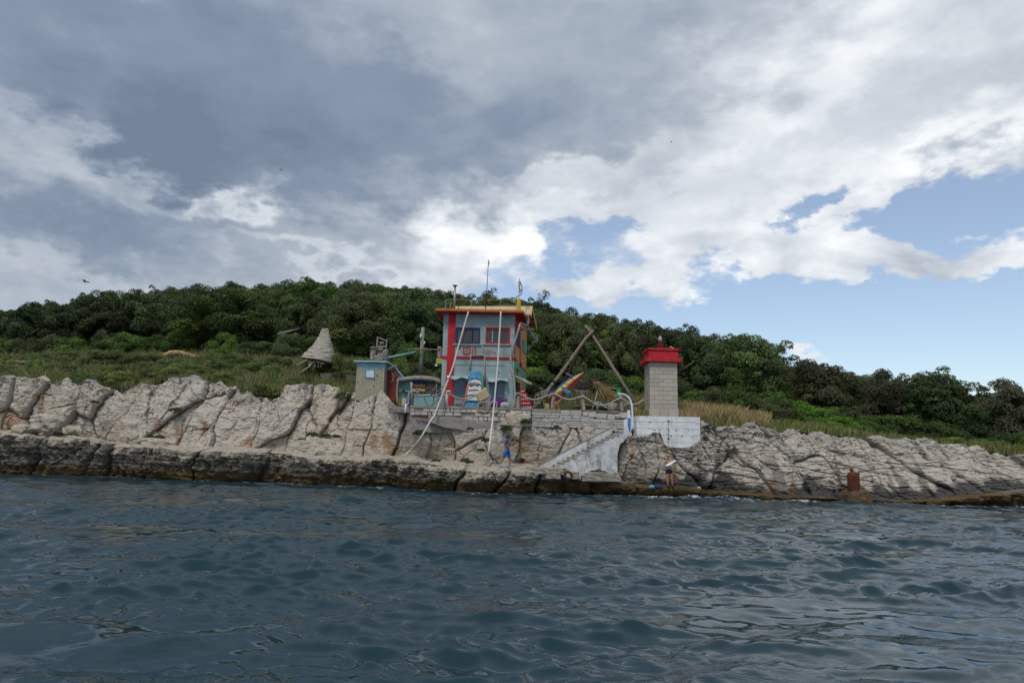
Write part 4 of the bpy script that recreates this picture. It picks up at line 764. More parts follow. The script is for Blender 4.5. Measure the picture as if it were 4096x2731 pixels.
# ------------------------------------------------------------------ house
def build_house():
    D = 40.0; F = lambda x, y: C(1, x, y, D)
    X0 = (F(306, 620)[0] + F(280, 1290)[0]) / 2; X1 = (F(1006, 620)[0] + F(988, 1300)[0]) / 2
    z0 = F(650, 1484)[2] - 0.05; z1 = F(650, 572)[2]
    H = thing('painted_house', 'two-storey blue-grey house with red pillar, orange roof edge and ropes, on the stone terrace', 'house', ((X0 + X1) / 2, D + 2, z0))
    global HX0, HX1, HZ0, HZ1
    HX0, HX1, HZ0, HZ1 = X0, X1, z0, z1
    zx = lambda x, y: (F(x, y)[0], F(x, y)[2])
    # front wall with real openings
    def rect(xa, ya, xb, yb):
        a = F((xa + xb) / 2, ya); b = F((xa + xb) / 2, yb); l = F(xa, (ya + yb) / 2); r = F(xb, (ya + yb) / 2); return (l[0], r[0], b[2], a[2])
    W1, W2 = rect(430, 716, 657, 862), rect(722, 716, 950, 862); D1, D2 = rect(398, 1240, 536, 1484), rect(772, 1244, 930, 1484); D1 = (D1[0], D1[1], z0, D1[3]); D2 = (D2[0], D2[1], z0, D2[3])
    holes = [W1, W2, D1, D2]
    xs = sorted({X0, X1} | {h[0] for h in holes} | {h[1] for h in holes}); zs = sorted({z0, z1} | {h[2] for h in holes} | {h[3] for h in holes})
    mb = MB(); TH = 0.22
    for i in range(len(xs) - 1):
        for j in range(len(zs) - 1):
            cx, cz = (xs[i] + xs[i + 1]) / 2, (zs[j] + zs[j + 1]) / 2
            if any(h[0] < cx < h[1] and h[2] < cz < h[3] for h in holes): continue
            mb.add([(xs[i], D, zs[j]), (xs[i + 1], D, zs[j]), (xs[i + 1], D, zs[j + 1]), (xs[i], D, zs[j + 1])], [(0, 1, 2, 3)])
    for (a, b, c, d) in holes:
        for q in (((a, c), (a, d)), ((a, d), (b, d)), ((b, d), (b, c)), ((b, c), (a, c))): mb.add([(q[0][0], D, q[0][1]), (q[1][0], D, q[1][1]), (q[1][0], D + TH, q[1][1]), (q[0][0], D + TH, q[0][1])], [(0, 1, 2, 3)])
    wf = mb.build('front_wall', M_BLUEGREY, H)
    # the right wall opens outwards: a house that is not square
    sd = np.array([0.85, 5.94, 0.0]); P0 = np.array([X1, D, z0]); P1 = P0 + sd; n_s = np.array([sd[1], -sd[0], 0]) / np.linalg.norm(sd)
    S = lambda s, z: P0 * [1, 1, 0] + sd * s + np.array([0, 0, z])
    zm = F(650, 1000)[2] - 0.03
    Q = lambda c, x, y: plane_hit(c, x, y, P0, n_s)
    mb = MB(); mb.prism([S(0, z0), S(1, z0), S(1, zm), S(0, zm)], -n_s * .2); mb.build('side_wall_lower', M_GREEN, H)
    mb = MB(); mb.prism([S(0.46, zm), S(1, zm), S(1, z1 + .05), S(0.46, z1 + .05)], -n_s * .2); mb.build('side_wall_upper', M_ORANGE, H)
    zq = zm + 1.05
    mb = MB(); mb.prism([S(0, zq), S(0.46, zq), S(0.46, z1), S(0, z1)], -n_s * .2); mb.build('side_wall_red_panel', M_RED, H)
    mb = MB(); mb.prism([S(0, zm), S(0.46, zm), S(0.46, zq), S(0, zq)], -n_s * .2); mb.build('side_wall_inset', M_ORANGE, H)
    mb = MB(); mb.prism([S(0.0, zm + .1), S(0.06, zm + .1), S(0.06, zq), S(0.0, zq)], n_s * .02); mb.build('side_trim', M_RED, H); mb = MB(); mb.prism([S(0.42, zm + .1), S(0.47, zm + .1), S(0.47, zq + .1), S(0.42, zq + .1)], n_s * .02); mb.build('side_trim', M_RED, H)
    mb = MB(); mb.prism([S(-0.02, zm - .06), S(0.12, zm - .06), S(0.12, zm + .10), S(-0.02, zm + .10)], n_s * .07); mb.build('band_return', M_RED, H); mb = MB(); mb.prism([S(0.42, zm - .1), S(0.52, zm - .1), S(0.52, zm + .12), S(0.42, zm + .12)], n_s * .09); mb.build('band_return', M_RED, H)
    mb = MB(); mb.prism([S(0.52, zm - .08), S(1.02, zm - .08), S(1.02, zm + .05), S(0.52, zm + .05)], n_s * .06); mb.build('side_band', M_ORANGE, H)
    # left and back walls, floor between storeys
    mb = MB(); mb.box(((X0 + .1), D + 3, (z0 + z1) / 2), (.2, 5.95, z1 - z0 - .02)); mb.build('left_wall', M_BLUEGREY, H)
    mb = MB(); mb.box(((X0 + P1[0]) / 2, P1[1] + .1, (z0 + z1) / 2), (P1[0] - X0 - .02, .2, z1 - z0 - .04)); mb.build('back_wall', M_BLUEGREY, H)
    mb = MB(); mb.box(((X0 + X1) / 2, D + 2.6, zm), (X1 - X0 - .5, 4.4, .16)); mb.box(((X0 + X1) / 2, D + 2.4, (z0 + z1) / 2), (X1 - X0 - .5, .1, z1 - z0 - .1)); mb.build('inner_floor_shade', M_DARK, H)  # floor plus upright sheet, near-black: the rooms' shade is in the colour
    # windows
    def window(h, frm, split, name, curtain):
        a, b, c, d = h; w = MB(); t = .045; y = D + .05
        w.span((a - .03, y - .07, c - .05), (b + .03, y + .05, c + t)); w.span((a - .03, y - .07, d - t), (b + .03, y + .05, d + .05)); w.span((a - .04, y - .068, c + t), (a + t, y + .048, d - t)); w.span((b - t, y - .068, c + t), (b + .04, y + .048, d - t)); wo = w.build('window', frm, H)
        xm = a + (b - a) * split
        p = MB(); p.span((a + t, y + .01, c + t), (xm - .025, y + .02, d - t)); p.build('pane', M_GLASS, wo)
        p = MB(); p.span((xm + .025, y + .01, c + t), (b - t, y + .02, d - t)); p.build('pane', M_GLASS, wo)
        p = MB(); p.span((xm - .025, y - .01, c + t), (xm + .025, y + .03, d - t)); p.build('mullion', M_DARK if frm is M_NAVY else M_BLUEGREY, wo)
        cu = MB(); n = 14; xa, xb = curtain; cu.sheet([[(a + (b - a) * (xa + (xb - xa) * k / n), y + .13 + .03 * math.sin(k * 2.1), zz) for k in range(n + 1)] for zz in (c + .06, d - .05)]); cu.build('curtain', mat('curtain', (0.30, 0.31, 0.34), .9, .1, 4), wo, True, solid=.004)
        return wo
    wl = window(W1, M_NAVY, .70, 'l', (.30, .66)); wr = window(W2, M_RED, .27, 'r', (.34, .80))
    sh = MB(); a, b, c, d = W1; sh.prism([(a - .06, D - .012, c - .02), (a - .10, D - .012, c + .3), (a - .16, D - .012, c + .42), (a - .10, D - .012, d - .25), (a - .05, D - .012, d + .02)], (0, -.03, 0)); sh.build('shutter_edge', M_NAVY, wl)
    for (h, x_) in ((W1, 0), (W2, 0)):
        s_ = MB(); s_.span((h[0] - .18, D - .09, h[2] - .14), (h[1] + .12, D + .02, h[2] - .07)); s_.build('sill', M_BLUEGREY, H, bevel=.012)
    # ground-floor openings
    def door(h, glass, low, nm):
        a, b, c, d = h; y = D + .12; w = MB(); zb = c + low
        for (p, q) in (((a, c), (a + .06, d)), ((b - .06, c), (b, d)), ((a + .06, d - .06), (b - .06, d)), ((a + .06, zb - .05), (b - .06, zb))): w.span((p[0], y - .03, p[1]), (q[0], y + .05, q[1]))
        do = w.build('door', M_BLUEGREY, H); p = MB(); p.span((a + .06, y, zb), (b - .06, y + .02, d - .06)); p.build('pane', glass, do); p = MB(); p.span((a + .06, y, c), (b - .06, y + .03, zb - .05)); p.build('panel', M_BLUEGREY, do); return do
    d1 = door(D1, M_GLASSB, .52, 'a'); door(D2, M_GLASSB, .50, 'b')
    r_ = MB(); a, b, c, d = D1; r_.prism([(b - .10, D - .01, d - .02), (b + .02, D - .01, d - .02), (b - .16, D - .01, c + .02), (b - .24, D - .01, c + .02)], (0, -.04, 0)); r_.prism([(a - .04, D - .01, c), (a + .02, D - .01, c), (a + .02, D - .01, d - .1), (a - .04, D - .01, d - .1)], (0, -.03, 0)); r_.build('red_door_trim', M_RED, d1)
    for (xa, xb, y0, n) in ((384, 548, 1212, 10), (742, 932, 1236, 9)):
        hd = MB(); rows = []
        for k in range(n + 1):
            t = k / n; p = F(xa + (xb - xa) * t, y0 + 10 * math.sin(t * 7)); up = F(xa + (xb - xa) * t, y0 - 30); rows.append(((p[0], D - .02, up[2]), (p[0], D - .22, (p[2] + up[2]) / 2 + .03), (p[0], D - .42, p[2]), (p[0], D - .44, p[2] - .05), (p[0], D - .02, p[2] - .02)))
        hd.sheet([[r[k] for r in rows] for k in range(5)]); hd.build('door_hood', M_BLUEGREY, H, True)
    v = MB()
    for i in range(10):
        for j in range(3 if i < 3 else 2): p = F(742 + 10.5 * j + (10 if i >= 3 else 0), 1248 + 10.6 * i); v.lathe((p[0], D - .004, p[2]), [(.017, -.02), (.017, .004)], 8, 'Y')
    v.build('vent_hole_shade', M_DARK, H)  # solid near-black discs; the shade inside the vents is painted
    v = MB(); p = F(740, 1244); q = F(770, 1352); v.span((p[0], D - .012, q[2]), (q[0], D - .002, p[2])); v.build('vent_block', M_BLUEGREY, H)
    v = MB()
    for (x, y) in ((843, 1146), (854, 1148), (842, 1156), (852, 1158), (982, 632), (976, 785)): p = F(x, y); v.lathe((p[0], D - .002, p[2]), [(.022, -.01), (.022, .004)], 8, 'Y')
    v.build('wall_hole_shade', M_DARK, H)  # small black discs on the wall, painted shade instead of real depth
    # red pillar and bands
    r_ = MB(); a = F(352, 580); b = F(424, 580); xl = (a[0] + F(322, 1470)[0]) / 2; xr = (b[0] + F(386, 1470)[0]) / 2
    r_.prism([(xl - .06, D - .002, z0), (xr - .02, D - .002, z0), (xr + .02, D - .002, z0 + 2), (xr + .03, D - .002, z1), (xl + .02, D - .002, z1), (xl, D - .002, z0 + 2.2)], (0, -.07, 0)); r_.build('red_pillar', M_RED, H)
    zb0, zb1 = F(700, 1018)[2], F(700, 996)[2]; r_ = MB(); r_.span((X0 - .12, D - .06, zb0), (X1 + .06, D - .004, zb1)); r_.build('red_band', M_RED, H, bevel=.01)
    r_ = MB(); r_.span((F(418, 0)[0], D - .03, F(600, 1078)[2]), (F(930, 0)[0] - .05, D - .003, F(600, 1066)[2])); r_.span((F(935, 0)[0], D - .03, z0), (X1 - .01, D - .003, F(600, 1066)[2])); r_.build('plaster_relief', M_BLUEGREY, H, bevel=.01)
    # bare patches of old masonry outlined in red
    def patch(pts, outline):
        P = [np.array(F(x, y)) for x, y in pts]; m = MB(); m.prism([(p[0], D - .002, p[2]) for p in P], (0, -.012, 0)); o = m.build('bare_patch', M_BRICKP, H)
        if outline:
            m = MB(); m.tube([(p[0], D - .012, p[2]) for p in P + P[:1]], .028, 6, smooth_pts=4); m.build('red_outline', M_RED, o)
    patch([(500, 900), (530, 908), (562, 902), (565, 940), (556, 968), (515, 970), (494, 958), (497, 920)], True); patch([(602, 912), (618, 915), (616, 975), (600, 980), (582, 962), (590, 930)], True); patch([(447, 892), (460, 905), (470, 890), (466, 910), (456, 920), (447, 908)], True)
    patch([(684, 925), (720, 930), (742, 922), (770, 932), (790, 922), (792, 935), (825, 950), (795, 972), (788, 962), (720, 966), (684, 962)], False)
    # roof slab with overhang
    zt = z1 + .02; e = .13
    A = F(233, 556); B = C(1, 1085, 577, 39.45)
    pts = [(A[0], 39.45), (B[0], 39.45), (B[0] + .36, 42.3), (B[0] + .36, 42.6), (A[0], 42.6)]
    m = MB(); m.prism([(x, y, zt) for x, y in pts], (0, 0, e)); m.build('roof_slab', M_ORANGE2, H)
    m = MB(); m.prism([(x + (.03 if x < 0 else -.03), y + .03, zt - .055) for x, y in pts], (0, 0, .053)); m.build('soffit', M_RED, H)
    zs_ = zt + e
    # pitched roof behind
    rl, rr = C(1, 405, 512, 43.0), C(1, 1170, 511, 43.0); fl = np.array([rl[0] - .05, 41.0, zs_ + .01]); fr = np.array([rr[0] - .10, 41.0, zs_ + .01]); bk = C(1, 1213, 706, 46.6); bl = np.array([rl[0], 46.6, bk[2]])
    m = MB(); m.prism([fl, fr, rr, rl], (0, 0, .07)); rf = m.build('roof', M_CREAM, H); m = MB(); m.prism([rl, rr, bk, bl], (0, 0, .07)); m.build('rear_slope', M_ORANGE, rf)
    m = MB(); m.prism([rr + [0, 0, -.18], bk + [0, 0, -.18], bk + [0, 0, .09], rr + [0, 0, .09]], (.04, 0, 0)); m.prism([fr + [0, 0, -.1], rr + [0, 0, -.16], rr + [0, 0, .09], fr + [0, 0, .09]], (.04, 0, 0)); m.build('fascia', M_ORANGE, rf)
    m = MB(); gx = lambda s: S(s, 0)[0]; m.prism([S(.42, z1), S(1, z1), S(1, bk[2] + .02), (S(.5, 0)[0] + .02, 43.0, rr[2] - .02)], -n_s * .15); m.build('gable', M_ORANGE, H)
    for k in (.25, .55, .85):
        m = MB(); p = rr * (1 - k) + bk * k; m.box((p[0] - .28, p[1], p[2] - .1), (.55, .09, .11)); m.build('rafter', M_ORANGE2, rf)
    m = MB()
    for (x, y) in ((1135, 530), (1150, 520), (1125, 545)): p = C(1, x, y, 42.2); m.tube([p, p + [0, 0, .25]], .012, 5)
    m.build('roof_bars', M_RUST, rf)
    # roof furniture
    ro = lambda x, y: C(1, x, y, 39.75)
    for (x, yt, mm) in ((325, 435, M_TURQ), (372, 470, M_YELLOW), (457, 375, M_RUST), (577, 437, M_YELLOW), (860, 440, M_YELLOW), (1008, 437, M_YELLOW), (1120, 415, M_RUST)):
        p = ro(x, yt); m = MB(); m.tube([(p[0], 39.75 if x < 1100 else 41.2, zs_ - .02), (p[0], 39.75 if x < 1100 else 41.2, p[2])], .015 if x != 457 else .025, 6); m.build('railing_post', mm, H)
    m = MB(); m.tube([ro(325, 436), ro(580, 437), ro(860, 440), ro(1008, 438)], .010, 5); m.build('railing_rail', M_YELLOW, H)
    m = MB(); p = ro(400, 550); q = ro(402, 285); m.tube([(p[0], 40.2, zs_ - .03), (p[0] + .01, 40.2, q[2])], [.075, .062], 10); ch = m.build('chimney_pipe', M_METAL, H, True); m = MB(); m.box((p[0] + .01, 40.2, q[2] + .02), (.28, .24, .035)); m.build('chimney_cap', M_RUST, ch)
    m = MB(); p = ro(716, 555); q = ro(744, 42); m.tube([(p[0], 39.75, zs_ - .02), (p[0] + .05, 39.75, (p[2] + q[2]) / 2), (q[0], 39.75, q[2])], [.035, .022, .012], 7); fp = m.build('flagpole', M_DWOOD, H, True)
    m = MB(); a, b, c = ro(746, 48), ro(757, 72), ro(743, 118); m.sheet([[a, b], [a * .5 + c * .5, b * .45 + c * .55 + np.array([0, .03, 0])], [c, c + np.array([.02, .03, .02])]]); m.build('flag', mat('flag_cloth', (0.25, 0.42, 0.44), .9, .1), fp, solid=.006)
    m = MB(); p = ro(1036, 560); q = ro(1040, 420); m.box((p[0] + .02, 40.0, (zs_ + q[2]) / 2), (.27, .24, q[2] - zs_), taper=.16); yp = m.build('yellow_post', M_YELLOW, H, bevel=.015)
    m = MB(); t = ro(1048, 212); m.tube([(p[0] + .03, 40, q[2] - .03), (t[0], 40, t[2])], .014, 5); m.build('rod', M_DWOOD, yp)
    m = MB(); m.tube([C(1, x, y, 39.9) for x, y in ((1046, 255), (1042, 300), (1052, 330), (1044, 365), (1058, 350), (1046, 310), (1058, 275), (1048, 255), (1070, 300), (1072, 350), (1060, 385), (1030, 405), (1005, 430), (998, 460))], .035, 6, smooth_pts=4); m.build('rope_coil', M_ROPE_G, yp, True)
    # right wall fittings
    def sidepart(name, c, pts, mm, th=.03, lift=.0, parent=H):
        m = MB(); poly_on(m, c, pts, P0, n_s, th, lift); return m.build(name, mm, parent)
    sidepart('blue_panel', 13, [(140, 560), (185, 600), (215, 640), (210, 955), (175, 935), (130, 870)], M_NAVY)
    s1 = sidepart('shutter', 13, [(278, 785), (312, 800), (310, 1055), (276, 1028)], M_GREEN, .05); s2 = sidepart('shutter', 13, [(324, 806), (364, 826), (356, 1102), (322, 1068)], M_GREEN, .05)
    sidepart('window_divider', 13, [(314, 800), (322, 804), (320, 1066), (312, 1058)], M_CREAM, .06)
    tw = sidepart('triangle_window', 13, [(108, 1385), (192, 1440), (162, 1565)], M_YELLOW, .05); sidepart('pane', 13, [(124, 1410), (180, 1446), (160, 1535)], M_GLASS, .06, 0, tw)
    sidepart('side_door_frame', 9, [(280, 515), (355, 520), (350, 985), (262, 985)], M_YELLOW, .07); sidepart('side_door', 9, [(258, 550), (318, 545), (312, 770), (255, 780)], M_DWOOD, .09)
    m = MB(); m.tube(PL(13, [(362, 300), (385, 380), (380, 450), (430, 560), (540, 745)], [41.5, 41.8, 42.0, 42.4, 43.0]), .085, 8, smooth_pts=3); m.build('drain_pipe', M_TURQ, H, True)
    m = MB(); m.tube(PL(13, [(262, 540), (520, 545)], [41.6, 42.4]), .07, 6); m.build('bracket_beam', M_WOOD, H); m = MB(); m.tube(PL(13, [(395, 775), (600, 770)], [44.5, 43.4]), .09, 6); m.build('bracket_beam', M_POLE, H)
    m = MB(); m.tube(PL(13, [(570, 745), (605, 735), (610, 790), (585, 835), (565, 800), (545, 800), (480, 900), (415, 1000), (420, 900)], 43.3), .04, 6, smooth_pts=3); m.build('bracket_rope', M_ROPE_G, H)
    m = MB(); m.tube(PL(13, [(340, 215), (390, 240), (415, 330), (405, 420), (360, 460), (300, 440), (240, 400), (215, 440), (195, 540), (165, 620), (130, 750), (90, 860), (30, 990), (10, 1130), (20, 1300), (35, 1450)], [40.8, 40.9, 41, 41, 41, 40.6, 40.1, 39.85, 39.8, 39.8, 39.8, 39.8, 39.8, 39.8, 39.8, 39.8]) + PL(1, [(975, 1140), (995, 1210), (1002, 1350), (1003, 1400), (1000, 1490)], 39.8), .060, 7, smooth_pts=3); m.build('hanging_rope', M_ROPE_G, H, True)
    m = MB(); m.tube(PL(9, [(248, 425), (380, 490), (530, 575)], [40.4, 40.6, 40.0]), .05, 6); m.build('awning_pole', M_WOOD, H)
    m = MB(); g = [[C(9, 250, 425, 40.6), C(9, 400, 480, 41.4), C(9, 535, 560, 41.6)], [C(9, 252, 440, 40.0), C(9, 390, 510, 40.2), C(9, 525, 590, 40.1)]]; m.sheet(g); m.build('awning', M_CREAM, H, solid=.02)
    # ropes of the swing on the front wall
    for pts in ([(572, 990), (570, 1060), (562, 1140)], [(706, 992), (708, 1120), (712, 1290)]): m = MB(); m.tube([np.array(F(x, y)) + [0, -.1, 0] for x, y in pts], .036, 6); m.build('swing_rope', M_ROPE, H, True)
    m = MB(); m.tube([np.array(F(x, y)) + [0, -.11, 0] for x, y in ((572, 994), (640, 986), (706, 992))], .045, 6); m.build('swing_bar', M_WOOD, H, True)
    # lamp on the left flank
    m = MB(); p = C(1, 268, 1042, 41); m.box(p, (.40, .3, .3)); lb = m.build('lamp_box', M_LIME, H); m = MB(); q = C(1, 236, 1080, 41); m.lathe(q, [(.13, -.05), (.10, .0), (.03, .1), (.03, .18)], 12); m.build('lamp_shade', M_WHITE, lb, True)
    m = MB(); p = C(1, 262, 965, 41); m.box((p[0], 41, p[2]), (.2, .25, .85)); m.tube([C(1, x, y, 40.8) for x, y in ((250, 915), (290, 920), (275, 950), (295, 970), (270, 990))], .05, 6, smooth_pts=3); m.build('side_box', M_WOOD, lb)
    return H
house = build_house()

# ------------------------------------------------------------------ terrace and stone walls
ZT = float(at(1990, 1630, 39.2)[2])
def build_terrace():
    a, b = at(1585, 1640, 39.5)[0], at(2520, 1660, 39.5)[0]
    m = MB(); m.prism([(a, 39.45, ZT - .02), (b, 39.45, ZT - .02), (b + .6, 45.8, ZT - .02), (a - .8, 45.8, ZT - .02)], (0, 0, -.35)); o = m.build('terrace', M_CONC); tag(o, None, kind='structure')
build_terrace()
def stone_mesh(seed, jit=.10, bev=.10):
    rnd = random.Random(seed); bm = bmesh.new(); bmesh.ops.create_cube(bm, size=1.0)
    for v in bm.verts: v.co += Vector((rnd.uniform(-jit, jit), rnd.uniform(-jit, jit) * .6, rnd.uniform(-jit, jit))) * .6
    bmesh.ops.bevel(bm, geom=list(bm.edges), offset=bev, segments=1, affect='EDGES', profile=.6)
    me = bpy.data.meshes.new('stone'); bm.to_mesh(me); bm.free(); return me
SLABS = [stone_mesh(40 + i, .16, .07) for i in range(1)]
M_SLAB = mat('ledge_slab', (0.30, 0.265, 0.22), 0.95, 0.2, 4, bump=0.8, bscale=14, stain=(0.075, 0.07, 0.066), stain_amt=0.85)
for s_ in SLABS: s_.materials.append(M_SLAB)
STONES = [stone_mesh(i) for i in range(7)]; BLOCKS = [stone_mesh(20 + i, .008, .018) for i in range(3)]
for s_ in STONES: s_.materials.append(M_STONE)
for s_ in BLOCKS: s_.materials.append(M_BLOCK)
def piece(me, name, parent, c, size, rz=0.0):
    o = bpy.data.objects.new(name, me); COL.objects.link(o); o.parent = parent; L = parent['_o']; o.location = (c[0] - L[0], c[1] - L[1], c[2] - L[2]); o.scale = size; o.rotation_euler = (0, random.uniform(-.02, .02) if rz is None else 0, rz or 0); return o
def build_wall_mortared():
    xa, xb = at(1640, 1640, 39.05)[0], at(2126, 1650, 39.05)[0]
    W = thing('mortared_stone_wall', 'mortared wall of pale squared stones holding the terrace under the house', 'wall', ((xa + xb) / 2, 39.2, 3.2))
    m = MB(); m.span((xa, 39.05, 3.1), (xb, 39.5, ZT - .10)); m.build('mortar', M_CONC, W)
    m = MB(); n = 24; rows = []
    for k in range(n + 1):
        x = xa + (xb - xa) * k / n; dz = random.uniform(-.015, .015); rows.append(((x, 39.5, ZT + .005), (x, 38.99 + random.uniform(-.02, .02), ZT + dz), (x, 39.0 + random.uniform(-.02, .02), ZT - .12 + dz)))
    m.sheet([[r[k] for r in rows] for k in range(3)]); m.build('coping', M_CONC, W, solid=.05)
    rnd = random.Random(4); z = ZT - .15
    while z > 3.35:
        h = rnd.uniform(.17, .27); x = xa + .03
        while x < xb - .15:
            w = rnd.uniform(.2, .5); w = min(w, xb - x - .02)
            zc = z - h / 2
            # the wall stops on the rising concrete apron and on the rock
            low = float(np.interp(x, [xa, at(1750, 1650, 39)[0], at(2035, 1650, 39)[0], xb], [ZT - .62, ZT - .68, ZT - 1.05, ZT - .95]))
            if zc - h / 2 > low and rnd.random() > .06: piece(rnd.choice(STONES), 'stone', W, (x + w / 2, 39.03, zc + rnd.uniform(-.01, .01)), (w - rnd.uniform(.03, .06), .14 + rnd.uniform(0, .04), h - rnd.uniform(.025, .05)), None)
            x += w
        z -= h
    m = MB(); m.prism(PL(4, [(560, 215), (900, 232), (1400, 300), (1640, 318), (1640, 420), (1400, 410), (1140, 440), (985, 405), (780, 375), (560, 300)], 38.98), (0, -.35, 0)); m.build('concrete_apron', M_CONC, W, bevel=.03)
    return W
wall_m = build_wall_mortared()
def build_wall_dry():
    xa, xb = at(2128, 1650, 39.0)[0], at(2530, 1660, 39.0)[0]
    W = thing('dry_stone_wall', 'dry wall of thin flat stones with big squared blocks on top, above the white stair', 'wall', ((xa + xb) / 2, 39.2, 3.2))
    m = MB(); m.span((xa, 39.1, 2.9), (xb, 39.5, ZT - .12)); m.build('backing', M_CONCD, W)
    m = MB(); a = at(2128, 1636, 39)[2]; m.span((xa, 38.98, a - .26), (at(2240, 1650, 39)[0], 39.5, a + .02)); m.build('coping', M_CONC, W, bevel=.02)
    big = [(1018, 1020, 1182, 1100), (1190, 1025, 1365, 1112), (1390, 1040, 1480, 1105), (1490, 1045, 1617, 1130), (1625, 1068, 1793, 1150), (1803, 1082, 1932, 1170), (2015, 1055, 2140, 1140)]; occ = []
    for i, (x0, y0, x1, y1) in enumerate(big):
        p, q = C(9, x0, (y0 + y1) / 2, 38.98), C(9, x1, (y0 + y1) / 2, 38.98); zt, zb = C(9, (x0 + x1) / 2, y0, 38.98)[2], C(9, (x0 + x1) / 2, y1, 38.98)[2]; occ.append((p[0], q[0], zb, zt)); piece(STONES[i % 7], 'stone', W, ((p[0] + q[0]) / 2, 39.06, (zb + zt) / 2), (q[0] - p[0], .26, zt - zb), 0)
    for k in range(4): p = C(9, 1975, 1085 + 17 * k, 38.98); piece(STONES[k], 'stone', W, (p[0], 39.06, p[2]), (.26 - .03 * (k % 2), .2, .05), 0)
    rnd = random.Random(8); z = ZT - .28
    while z > 3.15:
        h = rnd.uniform(.085, .16); x = xa + .01
        while x < xb - .06:
            w = min(rnd.uniform(.25, .85), xb - x); zc = z - h / 2; low = float(np.interp(x, [xa, at(2240, 1650, 39)[0], xb], [ZT - 1.05, ZT - 1.05, ZT - 1.3]))
            hit = any(o[0] - .02 < x + w / 2 < o[1] + .02 and zc > o[2] - .03 for o in occ)
            if zc > low and not hit: piece(rnd.choice(STONES), 'stone', W, (x + w / 2, 39.06 + rnd.uniform(-.03, .03), zc), (w - .012, .22, h - .012), None)
            x += w
        z -= h
    return W
build_wall_dry()

